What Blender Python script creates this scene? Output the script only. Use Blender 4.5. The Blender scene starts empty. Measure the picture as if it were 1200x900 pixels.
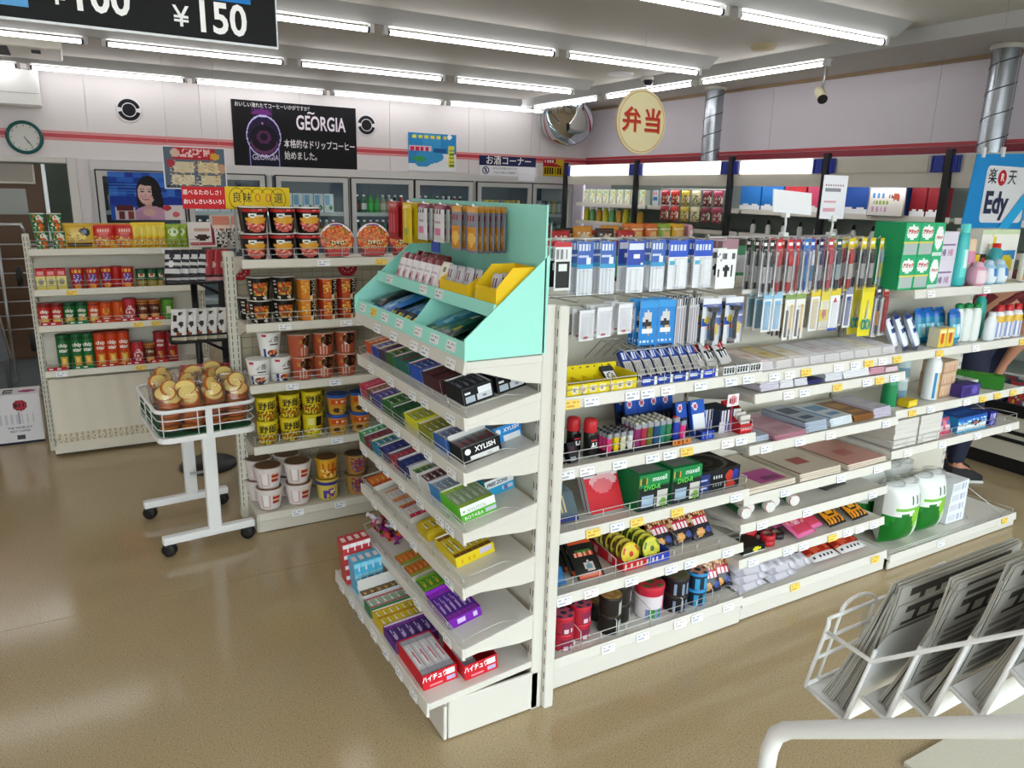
import bpy, bmesh, math, random
from mathutils import Vector, Matrix

S = bpy.context.scene
COL = S.collection
PI = math.pi
R_ = math.radians
rnd = random.Random(7)

# ---------------------------------------------------------------- camera
cam_d = bpy.data.cameras.new('camera'); cam = bpy.data.objects.new('camera', cam_d); COL.objects.link(cam)
cam_d.sensor_width = 36; cam_d.lens = 876 / 1200 * 36; cam_d.clip_start = .05; cam_d.clip_end = 200
def cam_matrix(yaw, pitch, roll, loc):
    f = Vector((math.sin(yaw) * math.cos(pitch), math.cos(yaw) * math.cos(pitch), -math.sin(pitch)))
    r = Vector((math.cos(yaw), -math.sin(yaw), 0)); u = r.cross(f)
    r2 = r * math.cos(roll) + u * math.sin(roll); u2 = u * math.cos(roll) - r * math.sin(roll)
    m = Matrix((r2, u2, -f)).transposed().to_4x4(); m.translation = loc
    return m
cam.matrix_world = cam_matrix(.5263, .2518, .0250, Vector((0, 0, 1.6)))
S.camera = cam
# ---------------------------------------------------------------- world, exposure
W = bpy.data.worlds.new('daylight'); S.world = W; W.use_nodes = True
nt = W.node_tree; bgn = nt.nodes['Background']
tc = nt.nodes.new('ShaderNodeTexCoord'); sp = nt.nodes.new('ShaderNodeSeparateXYZ'); rp = nt.nodes.new('ShaderNodeValToRGB')
nt.links.new(tc.outputs['Generated'], sp.inputs[0]); nt.links.new(sp.outputs['Z'], rp.inputs[0]); nt.links.new(rp.outputs[0], bgn.inputs[0])
rp.color_ramp.elements[0].position = .0; rp.color_ramp.elements[0].color = (.30, .29, .27, 1)
rp.color_ramp.elements[1].position = .06; rp.color_ramp.elements[1].color = (.88, .93, 1, 1)
SKY = 6.8
bgn.inputs[1].default_value = SKY
S.view_settings.view_transform = 'Standard'; S.view_settings.look = 'None'
S.view_settings.exposure = 0.2; S.view_settings.gamma = 1; S.view_settings.use_curve_mapping = False
TUBE = 11.0      # emission of the fluorescent tubes
SIGN = 2.6      # emission of the lit canopy panels

# ---------------------------------------------------------------- materials
def lin(h):
    h = h.lstrip('#')
    if len(h) == 3: h = ''.join(c * 2 for c in h)
    o = []
    for i in (0, 2, 4):
        c = int(h[i:i + 2], 16) / 255
        o.append(c / 12.92 if c <= .04045 else ((c + .055) / 1.055) ** 2.4)
    return (*o, 1.0)
_lc = {}
def LC(h):
    if h not in _lc: _lc[h] = lin(h)
    return _lc[h]
def newmat(name):
    m = bpy.data.materials.new(name); m.use_nodes = True
    return m, m.node_tree, m.node_tree.nodes['Principled BSDF']
def pmat(name, col, rough=.5, metal=0, spec=.5, noise=0, nscale=30, bump=0, emit=0, alpha=1, trans=0):
    m, t, b = newmat(name)
    b.inputs['Base Color'].default_value = LC(col); b.inputs['Roughness'].default_value = rough
    b.inputs['Metallic'].default_value = metal; b.inputs['Specular IOR Level'].default_value = spec
    if emit: b.inputs['Emission Color'].default_value = LC(col); b.inputs['Emission Strength'].default_value = emit
    b.inputs['Alpha'].default_value = alpha; b.inputs['Transmission Weight'].default_value = trans
    if noise or bump:
        c = t.nodes.new('ShaderNodeTexCoord'); n = t.nodes.new('ShaderNodeTexNoise'); n.inputs['Scale'].default_value = nscale; n.inputs['Detail'].default_value = 4
        t.links.new(c.outputs['Object'], n.inputs['Vector'])
        if noise:
            x = t.nodes.new('ShaderNodeMix'); x.data_type = 'RGBA'
            a = LC(col); x.inputs[6].default_value = tuple(v * (1 - noise) for v in a[:3]) + (1,); x.inputs[7].default_value = tuple(min(1, v * (1 + noise)) for v in a[:3]) + (1,)
            t.links.new(n.outputs[0], x.inputs[0]); t.links.new(x.outputs[2], b.inputs['Base Color'])
        if bump:
            bp = t.nodes.new('ShaderNodeBump'); bp.inputs['Strength'].default_value = bump; bp.inputs['Distance'].default_value = .01
            t.links.new(n.outputs[0], bp.inputs['Height']); t.links.new(bp.outputs[0], b.inputs['Normal'])
    return m
def printmat(name, rough, spec=.5, coat=0):
    m, t, b = newmat(name)
    a = t.nodes.new('ShaderNodeAttribute'); a.attribute_name = 'Col'
    b.inputs['Roughness'].default_value = rough
    t.links.new(a.outputs['Color'], b.inputs['Base Color']); b.inputs['Specular IOR Level'].default_value = spec
    b.inputs['Coat Weight'].default_value = coat; b.inputs['Coat Roughness'].default_value = .1
    return m
def clearmat(name, tint, gloss, rough=.1, opac=0, ocol='#ffffff'):
    m = bpy.data.materials.new(name); m.use_nodes = True; t = m.node_tree; t.nodes.clear()
    o = t.nodes.new('ShaderNodeOutputMaterial'); tr = t.nodes.new('ShaderNodeBsdfTransparent'); tr.inputs[0].default_value = LC(tint)
    g = t.nodes.new('ShaderNodeBsdfGlossy'); g.inputs['Roughness'].default_value = rough
    mx = t.nodes.new('ShaderNodeMixShader'); lw = t.nodes.new('ShaderNodeLayerWeight'); lw.inputs[0].default_value = .35
    mu = t.nodes.new('ShaderNodeMath'); mu.operation = 'MULTIPLY_ADD'; mu.inputs[1].default_value = gloss; mu.inputs[2].default_value = gloss * .06
    t.links.new(lw.outputs['Fresnel'], mu.inputs[0]); t.links.new(mu.outputs[0], mx.inputs[0])
    src = tr
    if opac:
        d = t.nodes.new('ShaderNodeBsdfDiffuse'); d.inputs[0].default_value = LC(ocol); m2 = t.nodes.new('ShaderNodeMixShader'); m2.inputs[0].default_value = opac
        t.links.new(tr.outputs[0], m2.inputs[1]); t.links.new(d.outputs[0], m2.inputs[2]); src = m2
    t.links.new(src.outputs[0], mx.inputs[1]); t.links.new(g.outputs[0], mx.inputs[2]); t.links.new(mx.outputs[0], o.inputs[0])
    return m
CARD = printmat('printed_card', .55, .25)
GLOSS = printmat('printed_gloss', .28, .32)
FOIL = printmat('printed_foil', .24, .45)
MATTE = printmat('printed_paper', .75, .3)
FILM = clearmat('clear_film', '#ffffff', .5, .12, .02)
CLEAR = clearmat('clear_plastic', '#ffffff', .3, .1, .03)
GLASS = clearmat('door_glass', '#f4f9f9', .12, .03)
STEEL_W = pmat('white_painted_steel', '#ddd9cf', .42, noise=.04, nscale=6)
CREAM = pmat('cream_painted_steel', '#d9d4c4', .45, noise=.05, nscale=5)
WIRE = pmat('chrome_wire', '#c9c8c4', .3, metal=.6)
WHITE = pmat('white_enamel', '#f2f2f0', .35)
BLACK = pmat('black_enamel', '#151517', .4)
RUBBER = pmat('black_rubber', '#141414', .6)
INK = {}
def ink(h, emit=0):
    k = (h, emit)
    if k not in INK: INK[k] = pmat('ink_' + h.lstrip('#'), h, .5, emit=emit)
    return INK[k]

# ---------------------------------------------------------------- mesh builder
class MB:
    def __init__(s): s.v = []; s.f = []; s.c = []; s.s = []; s.X = None
    def vert(s, p):
        s.v.append(tuple(s.X @ Vector(p)) if s.X else tuple(p)); return len(s.v) - 1
    def face(s, idx, col, sm=0): s.f.append(tuple(idx)); s.c.append(LC(col)); s.s.append(bool(sm))
    def poly(s, pts, col, sm=0): s.face([s.vert(p) for p in pts], col, sm); return s
    def box(s, x0, x1, y0, y1, z0, z1, col='#ccc', skip='', cols=None):
        i = [s.vert(p) for p in ((x0, y0, z0), (x1, y0, z0), (x1, y1, z0), (x0, y1, z0), (x0, y0, z1), (x1, y0, z1), (x1, y1, z1), (x0, y1, z1))]
        cols = cols or {}
        for k, q in (('f', (0, 1, 5, 4)), ('b', (2, 3, 7, 6)), ('l', (3, 0, 4, 7)), ('r', (1, 2, 6, 5)), ('t', (4, 5, 6, 7)), ('d', (3, 2, 1, 0))):
            if k not in skip: s.face([i[j] for j in q], cols.get(k, col))
        return s
    def cbox(s, c, d, col='#ccc', skip='', cols=None):
        return s.box(c[0] - d[0] / 2, c[0] + d[0] / 2, c[1] - d[1] / 2, c[1] + d[1] / 2, c[2] - d[2] / 2, c[2] + d[2] / 2, col, skip, cols)
    def panel(s, o, ux, uv, nu, nv, paint, sm=0):
        o = Vector(o); ux = Vector(ux); uv = Vector(uv)
        g = [[s.vert(o + ux * (i / nu) + uv * (j / nv)) for i in range(nu + 1)] for j in range(nv + 1)]
        for j in range(nv):
            for i in range(nu): s.face((g[j][i], g[j][i + 1], g[j + 1][i + 1], g[j + 1][i]), paint((i + .5) / nu, (j + .5) / nv), sm)
        return s
    def pbox(s, w, d, h, nu, nv, front, col, top=None, back=False, nt=4):
        """box standing on z=0, centred in x and y, printed front (and top)"""
        s.panel((-w / 2, -d / 2, 0), (w, 0, 0), (0, 0, h), nu, nv, front)
        if top:
            s.panel((-w / 2, -d / 2, h), (w, 0, 0), (0, d, 0), nu, nt, top); s.box(-w / 2, w / 2, -d / 2, d / 2, 0, h, col, 'ft')
        else: s.box(-w / 2, w / 2, -d / 2, d / 2, 0, h, col, 'f')
        return s
    def lathe(s, prof, n, paint, cap0=None, cap1=None, sm=1, c=(0, 0)):
        rows = []
        for r, z in prof:
            rows.append([s.vert((c[0] + r * math.sin(2 * PI * (i / n - .5)), c[1] - r * math.cos(2 * PI * (i / n - .5)), z)) for i in range(n)])
        for j in range(len(prof) - 1):
            for i in range(n):
                k = (i + 1) % n
                s.face((rows[j][i], rows[j][k], rows[j + 1][k], rows[j + 1][i]), paint((i + .5) / n, j) if callable(paint) else paint, sm)
        if cap0: s.face(list(reversed(rows[0])), cap0)
        if cap1: s.face(rows[-1], cap1)
        return s
    def tube(s, pts, r, col='#ccc', n=6, closed=False, caps=True):
        P = [Vector(p) for p in pts]; L = len(P); rings = []
        prev = None
        for i, p in enumerate(P):
            a = P[(i - 1) % L] if (i or closed) else None; b = P[(i + 1) % L] if (i < L - 1 or closed) else None
            d1 = (p - a).normalized() if a is not None else (b - p).normalized()
            d2 = (b - p).normalized() if b is not None else d1
            t = (d1 + d2); t = t.normalized() if t.length > 1e-6 else d1
            if prev is None:
                up = Vector((0, 0, 1)) if abs(t.z) < .9 else Vector((1, 0, 0)); x = t.cross(up).normalized()
            else:
                x = prev - t * prev.dot(t); x = x.normalized() if x.length > 1e-6 else t.orthogonal().normalized()
            prev = x; y = t.cross(x); k = 1 / max(.5, math.sqrt(max(.0, (1 + d1.dot(d2)) / 2)))
            rings.append([s.vert(p + (x * math.cos(2 * PI * q / n) + y * math.sin(2 * PI * q / n)) * r * k) for q in range(n)])
        m = L if closed else L - 1
        for i in range(m):
            A = rings[i]; Bq = rings[(i + 1) % L]
            for q in range(n): s.face((A[q], A[(q + 1) % n], Bq[(q + 1) % n], Bq[q]), col, 1)
        if not closed and caps: s.face(list(reversed(rings[0])), col); s.face(rings[-1], col)
        return s
    def prism(s, pts, a, b, axis='y', col='#ccc', cols=None):
        """polygon (p, q) swept along an axis: y -> (x,z), x -> (y,z), z -> (x,y)"""
        def P(p, t): return {'y': (p[0], t, p[1]), 'x': (t, p[0], p[1]), 'z': (p[0], p[1], t)}[axis]
        A = [s.vert(P(p, a)) for p in pts]; Bq = [s.vert(P(p, b)) for p in pts]; n = len(pts); cols = cols or {}
        s.face(A, cols.get('a', col)); s.face(list(reversed(Bq)), cols.get('b', col))
        for i in range(n): s.face((A[i], Bq[i], Bq[(i + 1) % n], A[(i + 1) % n]), cols.get(i, col))
        return s
    def pillow(s, w, h, t, nu, nv, paint, col=None, crimp=.06, y0=0, back=True):
        """a bag standing upright, its front towards -y"""
        def th(u, v):
            e = min(v, 1 - v) / crimp if crimp else 1
            a = max(0, 1 - abs(2 * u - 1) ** 3); b = min(1, max(0, e - 1) * .5 + .0) if crimp else 1
            bb = max(0, 1 - abs(2 * v - 1) ** 4)
            return t / 2 * (a ** .6) * (bb ** .6) * (1 if e > 1 else 0) + .0008
        for sg in ((-1, 1) if back else (-1,)):
            g = [[s.vert(((i / nu - .5) * w, y0 + sg * th(i / nu, j / nv), j / nv * h)) for i in range(nu + 1)] for j in range(nv + 1)]
            for j in range(nv):
                for i in range(nu):
                    q = (g[j][i], g[j][i + 1], g[j + 1][i + 1], g[j + 1][i])
                    c = paint((i + .5) / nu, (j + .5) / nv) if (sg < 0 or col is None) else col
                    s.face(q if sg < 0 else tuple(reversed(q)), c, 1)
        return s
    def mesh(s, name, mat):
        me = bpy.data.meshes.new(name); me.from_pydata(s.v, [], s.f)
        me.polygons.foreach_set('use_smooth', s.s)
        a = me.color_attributes.new('Col', 'FLOAT_COLOR', 'CORNER'); buf = []
        for f, c in zip(s.f, s.c): buf.extend(c * len(f))
        a.data.foreach_set('color', buf)
        me.materials.append(mat); me.update()
        return me
    def obj(s, name, mat, parent=None, loc=None, bevel=0, seg=1):
        o = bpy.data.objects.new(name, s.mesh(name, mat)); COL.objects.link(o)
        if parent: o.parent = parent
        if loc: o.location = loc
        if bevel:
            m = o.modifiers.new('bevel', 'BEVEL'); m.width = bevel; m.segments = seg; m.limit_method = 'ANGLE'
        return o
def put(name, me, parent=None, loc=(0, 0, 0), rot=(0, 0, 0)):
    o = bpy.data.objects.new(name, me); COL.objects.link(o); o.location = loc; o.rotation_euler = rot
    if parent: o.parent = parent
    return o
def tag(o, label=None, cat=None, group=None, kind=None):
    if label: o['label'] = label
    if cat: o['category'] = cat
    if group: o['group'] = group
    if kind: o['kind'] = kind
    return o
def thing(name, label, cat, loc=(0, 0, 0), rz=0, group=None, rx=0):
    o = bpy.data.objects.new(name, None); COL.objects.link(o); o.empty_display_size = .05
    o.location = loc; o.rotation_euler = (rx, 0, rz)
    return tag(o, label, cat, group)
def dup(root, loc=None, rot=None, label=None, group=None):
    def cp(o, par):
        c = o.copy(); COL.objects.link(c)
        if par: c.parent = par
        for ch in KIDS.get(o.name, ()): cp(ch, c)
        return c
    KIDS = {}
    for o in root.children_recursive: KIDS.setdefault(o.parent.name, []).append(o)
    r = cp(root, None)
    if loc is not None: r.location = loc
    if rot is not None: r.rotation_euler = rot
    if label: r['label'] = label
    if group: r['group'] = group
    return r
def struct(o): o['kind'] = 'structure'; return o
ORD = ['first', 'second', 'third', 'fourth', 'fifth', 'sixth', 'seventh', 'eighth', 'ninth', 'tenth', 'eleventh', 'twelfth']
def nth(i, n, a='leftmost', b='rightmost'):
    if n == 1: return 'only'
    if i == 0: return a
    if i == n - 1: return b
    return ORD[i]
# ---------------------------------------------------------------- lettering
_tx = {}
def txt_mesh(s, size, bold=0, sx=1, align='CENTER', shear=0, space=1, line=1.1):
    k = (s, size, bold, sx, align, shear, space)
    if k in _tx: return _tx[k]
    cu = bpy.data.curves.new('lettering', 'FONT'); cu.body = s; cu.size = size; cu.align_x = align; cu.align_y = 'CENTER'; cu.offset = bold * size; cu.shear = shear
    cu.space_character = space; cu.resolution_u = 3; cu.space_line = line
    o = bpy.data.objects.new('lettering', cu); COL.objects.link(o)
    me = bpy.data.meshes.new_from_object(o.evaluated_get(bpy.context.evaluated_depsgraph_get()))
    me.transform(Matrix.Diagonal((sx, 1, 1, 1)))
    me.materials.clear()
    bpy.data.objects.remove(o); bpy.data.curves.remove(cu)
    _tx[k] = me
    return me
def txt(s, size, col, parent, loc, rot=(PI / 2, 0, 0), bold=0, sx=1, align='CENTER', shear=0, emit=0, space=1, bend=None, line=1.1, name='lettering'):
    """lettering in the x-z plane facing -y (rot default); bend = radius of the round body it is printed on"""
    me = txt_mesh(s, size, bold, sx, align, shear, space, line)
    if not len(me.polygons): return None
    key = ('m', s, size, bold, sx, align, shear, space, col, emit, bend)
    if key in _tx: me2 = _tx[key]
    else:
        me2 = me.copy(); me2.materials.append(ink(col, emit))
        if bend:
            for v in me2.vertices:
                a = v.co.x / bend; d = bend * (1 - math.cos(a))
                v.co.x = bend * math.sin(a); v.co.z = -d
        _tx[key] = me2
    return put(name, me2, parent, loc, rot)

# ---------------------------------------------------------------- flat print: layered shapes evaluated per cell
class P:
    def __init__(s, base): s.b = base; s.L = []
    def r(s, u0, v0, u1, v1, c): s.L.append((0, u0, v0, u1, v1, c)); return s
    def e(s, u, v, a, b, c): s.L.append((1, u, v, a, b, c)); return s
    def bars(s, u0, v0, u1, v1, n, c, vert=True, fill=.5): s.L.append((2, u0, v0, u1, v1, c, n, vert, fill)); return s
    def spk(s, u0, v0, u1, v1, cs, dens=.5, n=40): s.L.append((3, u0, v0, u1, v1, cs, dens, n)); return s
    def tri(s, u0, v0, u1, v1, c, k=1): s.L.append((4, u0, v0, u1, v1, c, k)); return s
    def __call__(s, u, v):
        for l in reversed(s.L):
            if l[0] == 1:
                if ((u - l[1]) / l[3]) ** 2 + ((v - l[2]) / l[4]) ** 2 <= 1: return l[5]
                continue
            if not (l[1] <= u <= l[3] and l[2] <= v <= l[4]): continue
            if l[0] == 0: return l[5]
            a = (u - l[1]) / (l[3] - l[1]); b = (v - l[2]) / (l[4] - l[2])
            if l[0] == 2:
                q = (a if l[7] else b) * l[6]
                if q % 1 < l[8]: return l[5]
            elif l[0] == 3:
                h = hash((int(a * l[7]), int(b * l[7] * .8), l[7])) % 1009 / 1009
                if h < l[6]: return l[5][int(h / l[6] * len(l[5])) % len(l[5])]
            elif l[0] == 4:
                if (a if l[6] > 0 else 1 - a) + b <= 1: return l[5]
        return s.b
# ================================================================ the room
XR, XL, YB, YF, ZC = 5.65, -2.7, 8.0, -1.7, 2.60
def floor_mat():
    m, t, b = newmat('speckled_vinyl_floor')
    c = t.nodes.new('ShaderNodeTexCoord')
    n = t.nodes.new('ShaderNodeTexNoise'); n.inputs['Scale'].default_value = 240; n.inputs['Detail'].default_value = 3
    n2 = t.nodes.new('ShaderNodeTexNoise'); n2.inputs['Scale'].default_value = 1.6; n2.inputs['Detail'].default_value = 2
    n3 = t.nodes.new('ShaderNodeTexNoise'); n3.inputs['Scale'].default_value = 190; n3.inputs['Detail'].default_value = 1
    for q in (n, n2, n3): t.links.new(c.outputs['Object'], q.inputs['Vector'])
    r = t.nodes.new('ShaderNodeValToRGB'); e = r.color_ramp.elements
    e[0].position = .28; e[0].color = LC('#8b7756'); e[1].position = .70; e[1].color = LC('#c0ae8c')
    k = r.color_ramp.elements.new(.45); k.color = LC('#aa9571')
    t.links.new(n.outputs[0], r.inputs[0])
    r2 = t.nodes.new('ShaderNodeValToRGB'); r2.color_ramp.elements[0].position = .27; r2.color_ramp.elements[0].color = (.35, .31, .25, 1); r2.color_ramp.elements[1].position = .36; r2.color_ramp.elements[1].color = (1, 1, 1, 1)
    t.links.new(n3.outputs[0], r2.inputs[0])
    r3 = t.nodes.new('ShaderNodeValToRGB'); r3.color_ramp.elements[0].position = .3; r3.color_ramp.elements[0].color = (.93, .91, .88, 1); r3.color_ramp.elements[1].position = .7; r3.color_ramp.elements[1].color = (1.0, 1.0, 1.0, 1)
    t.links.new(n2.outputs[0], r3.inputs[0])
    m1 = t.nodes.new('ShaderNodeMix'); m1.data_type = 'RGBA'; m1.blend_type = 'MULTIPLY'; m1.inputs[0].default_value = 1
    m2 = t.nodes.new('ShaderNodeMix'); m2.data_type = 'RGBA'; m2.blend_type = 'MULTIPLY'; m2.inputs[0].default_value = .8
    t.links.new(r.outputs[0], m1.inputs[6]); t.links.new(r3.outputs[0], m1.inputs[7]); t.links.new(m1.outputs[2], m2.inputs[6]); t.links.new(r2.outputs[0], m2.inputs[7])
    t.links.new(m2.outputs[2], b.inputs['Base Color'])
    b.inputs['Roughness'].default_value = .13
    bp = t.nodes.new('ShaderNodeBump'); bp.inputs['Strength'].default_value = .05; bp.inputs['Distance'].default_value = .006
    n4 = t.nodes.new('ShaderNodeTexNoise'); n4.inputs['Scale'].default_value = 6; n4.inputs['Detail'].default_value = 3; t.links.new(c.outputs['Object'], n4.inputs['Vector'])
    t.links.new(n4.outputs[0], bp.inputs['Height']); t.links.new(bp.outputs[0], b.inputs['Normal'])
    return m
FLOORM = floor_mat()
WALLM = pmat('white_wall_panel', '#e4dfe0', .5, noise=.03, nscale=2)
WALLR = pmat('lilac_grey_wall_panel', '#eae4ee', .5, noise=.03, nscale=2)
CEILM = pmat('pale_grey_ceiling', '#bcb9b2', .7, noise=.03, nscale=1.5)
floor = struct(MB().box(XL, XR, YF, 3.0, -.1, 0).obj('floor', FLOORM))
for y0, y1 in ((3.003, 6.6), (6.603, 9.4)): MB().box(XL, XR, y0, y1, -.1, 0).obj('sheet', FLOORM, floor)
struct(MB().box(XL, XR, YF, 9.4, ZC, ZC + .1).obj('ceiling', CEILM))
# back wall of jointed panels, red double stripe; a doorway at its end
wb = struct(MB().box(.06, .2, YB + .012, YB + .06, 0, 1.73).box(5.42, XR, YB + .012, YB + .06, 0, 1.73).box(.06, XR, YB + .012, YB + .06, 1.73, ZC).box(XL, -1.0, YB + .012, YB + .06, 0, ZC).box(-1.0, .06, YB + .012, YB + .06, 1.78, ZC).obj('wall_back', WALLR))
xs = [-2.7, -1.7, -.75, .2, 1.15, 2.1, 3.05, 4.0, 4.95, XR]
for a, b in zip(xs, xs[1:]):
    MB().box(a + .002, b - .002, YB, YB + .012, 1.79, ZC).obj('panel', WALLM, wb)
MB().box(.062, .2, YB, YB + .012, 0, 1.787).obj('panel', WALLM, wb)
REDM = pmat('red_stripe', '#c63a45', .4, noise=.05, nscale=3); PINKM = pmat('pale_red_stripe', '#dd8e92', .4)
tr = struct(MB().box(XL, XR - .012, YB - .003, YB, 1.965, 2.0).obj('trim_1', REDM))
MB().box(XL, XR - .012, YB - .002, YB, 2.002, 2.022).obj('stripe', PINKM, tr); MB().box(XL, XR - .012, YB - .002, YB, 1.942, 1.963).obj('stripe', PINKM, tr)
wr = struct(MB().box(XR, XR + .06, YF, YB, 0, ZC).obj('wall_right', WALLR))
ys = [YF, .3, 1.9, 3.55, 5.1, 6.7, YB]
for a, b in zip(ys, ys[1:]): MB().box(XR - .012, XR, a + .002, b - .002, 0, ZC).obj('panel', WALLR, wr)
tr = struct(MB().box(XR - .016, XR - .0125, YF, YB - .004, 1.95, 2.0).obj('trim_2', pmat('dark_red_stripe', '#9c2438', .4)))
MB().box(XR - .016, XR - .0125, YF, YB - .004, 2.003, 2.03).obj('stripe', REDM, tr)
struct(MB().box(XR - .05, XR - .013, YF, YB, 2.575, ZC).obj('trim_3', pmat('beige_ceiling_bead', '#a48b6a', .5)))
struct(MB().box(XL - .06, XL, YF, 9.4, 0, ZC).obj('wall_left', WALLM))
# store front behind the camera: low wall, mullions, panes
wf = struct(MB().box(XL, XR, YF - .1, YF, 0, .35).box(XL, XR, YF - .1, YF, 2.35, ZC).obj('wall_front', WALLM))
fx = [XL, -1.05, .6, 2.25, 3.9, XR]
ALU = pmat('brushed_aluminium', '#b9bbbd', .35, metal=.9)
for i, (a, b) in enumerate(zip(fx, fx[1:])):
    w = struct(MB().box(a, a + .05, YF - .08, YF - .02, .35, 2.35).box(b - .05, b, YF - .08, YF - .02, .35, 2.35).box(a + .05, b - .05, YF - .08, YF - .02, .35, .4).box(a + .05, b - .05, YF - .08, YF - .02, 2.3, 2.35).obj('window_%d' % (i + 1), ALU))
    MB().box(a + .05, b - .05, YF - .055, YF - .047, .4, 2.3).obj('pane', clearmat('window_glass', '#f6faf9', .25, .02) if i == 0 else bpy.data.materials['window_glass'], w)
pl = bpy.data.lights.new('window_portal', 'AREA'); pl.shape = 'RECTANGLE'; pl.size = XR - XL; pl.size_y = 2.0; pl.cycles.is_portal = True
po = bpy.data.objects.new('window_portal', pl); COL.objects.link(po); po.location = ((XR + XL) / 2, YF - .12, 1.35); po.rotation_euler = (PI / 2, 0, PI); po.rotation_euler = (-PI / 2, 0, 0)
struct(MB().box(XL - 8, XR + 8, YF - 16, YF - .1, -.16, -.06).obj('pavement', pmat('grey_asphalt', '#8d8a85', .8, noise=.15, nscale=40)))
# doorway to the back room
GRN = pmat('grey_green_back_wall', '#8d9c8d', .6, noise=.05, nscale=3); BRN = pmat('brown_door_board', '#5a3f26', .5, noise=.15, nscale=5)
struct(MB().box(XL, .1, 9.34, 9.4, 0, ZC).box(.1, .16, YB + .06, 9.4, 0, ZC).obj('wall_store_room', GRN))
dj = struct(MB().box(.0, .075, YB - .03, YB + .09, 0, 1.80).box(-1.02, .0, YB - .03, YB + .09, 1.745, 1.80).obj('trim_4', pmat('white_door_jamb', '#d8d6d0', .4), bevel=.006))
dl = struct(MB().box(-1.0, -.2, YB + .02, YB + .05, .01, 1.735).obj('door_1', BRN))
MB().box(-.95, -.265, YB + .005, YB + .02, 1.56, 1.73).obj('upper_panel', pmat('grey_framed_panel', '#9a9389', .4), dl)
MB().tube([(-.95, YB + .004, 1.57), (-.262, YB + .004, 1.57), (-.262, YB + .004, 1.73)], .01, n=4).obj('panel_frame', STEEL_W, dl)
MB().box(-.75, -.335, YB + .008, YB + .02, 1.3, 1.52).obj('pane', pmat('grey_door_window', '#858a84', .1), dl)
MB().box(-.20, -.17, YB + .0, YB + .055, .01, 1.735).obj('door_edge', ALU, dl)
# ---------------------------------------------------------------- ceiling battens and tubes
def tubemat():
    m, t, b = newmat('lit_fluorescent_tube')
    b.inputs['Base Color'].default_value = (1, 1, 1, 1); b.inputs['Emission Color'].default_value = (1, .985, .985, 1); b.inputs['Emission Strength'].default_value = TUBE
    return m
TUBEM = tubemat()
BATT = pmat('white_light_batten', '#b6b7b7', .5)
tubeb = MB()
tubeb.lathe([(.0135, -.585), (.0135, .585)], 10, '#ffffff', '#ffffff', '#ffffff')
capb = MB(); capb.lathe([(.017, -.61), (.017, -.583)], 8, '#3a3f4c', '#333333', '#333333'); capb.lathe([(.017, .583), (.017, .61)], 8, '#3a3f4c', '#333333', '#333333')
tube_me = tubeb.mesh('tube', TUBEM)
holder = MB().box(-.022, .022, -.012, .012, -.018, .05, '#cfcfcc').mesh('lamp_holder', CARD)
cap_me = MB().lathe([(.0165, -.592), (.0165, -.572)], 8, '#3d4250').mesh('tube_cap', CARD)
cap2_me = MB().lathe([(.0165, .572), (.0165, .592)], 8, '#3d4250').mesh('tube_cap', CARD)
def batten(axis, at, c0, c1, centres, label, half=.13):
    t = thing('ceiling_light', label, 'ceiling light', (0, 0, 0), 0, 'rows of tube lights under the ceiling')
    b = MB(); pr = [(-half, ZC), (half, ZC), (.03, 2.527), (-.03, 2.527)]
    if axis == 'x': b.prism([(at + p, q) for p, q in pr], c0, c1, 'x', '#d9dad8')
    else: b.prism([(at + p, q) for p, q in pr], c0, c1, 'y', '#d9dad8')
    b.obj('housing', BATT, t)
    for c in centres:
        loc = (c, at, 2.497) if axis == 'x' else (at, c, 2.497); rot = (0, PI / 2, 0) if axis == 'x' else (PI / 2, 0, 0)
        f = put('tube', tube_me, t, loc, rot); put('tube_cap', cap_me, f); put('tube_cap', cap2_me, f)
        for q in (-.6, .6): put('lamp_holder', holder, t, (loc[0] + (q if axis == 'x' else 0), loc[1] + (0 if axis == 'x' else q), loc[2]), (0, 0, PI / 2 if axis == 'x' else 0))
    return t
batten('x', 3.04, -2.4, 4.29, [3.63 - 1.285 * k for k in range(5)], 'white batten light row nearest the camera, its end hanging over the shelves')
batten('x', 4.55, -2.4, 4.27, [3.6 - 1.285 * k for k in range(5)], 'white batten light row across the ceiling behind the yellow round sign')
batten('x', 6.10, -2.4, 4.27, [3.51 - 1.305 * k for k in range(5)], 'white batten light row between the ceiling ducting box and the corner mirror')
batten('x', 7.74, -2.4, 4.5, [4.22 - 1.27 * k for k in range(6)], 'white batten light row along the top of the back wall', .1)
batten('x', 1.5, -2.4, 4.29, [3.63 - 1.285 * k for k in range(5)], 'white batten light row above the front of the gum rack')
batten('x', 0.0, -2.4, 4.29, [3.63 - 1.285 * k for k in range(5)], 'white batten light row close to the store front windows')
batten('y', 4.56, -1.6, 7.85, [6.9, 5.58, 4.29], 'white batten light row running in front of the open coolers', .09)

srl = thing('ceiling_light', 'added tube light, out of view, brightening the store room behind the doorway', 'ceiling light', (-.6, 8.75, 2.497)); put('tube', tube_me, srl, (0, 0, 0), (0, PI / 2, 0)); MB().box(-.62, .62, -.04, .04, .03, .103).obj('housing', BATT, srl)  # unseen lamp added to brighten the dark gap at the doorway
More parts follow.
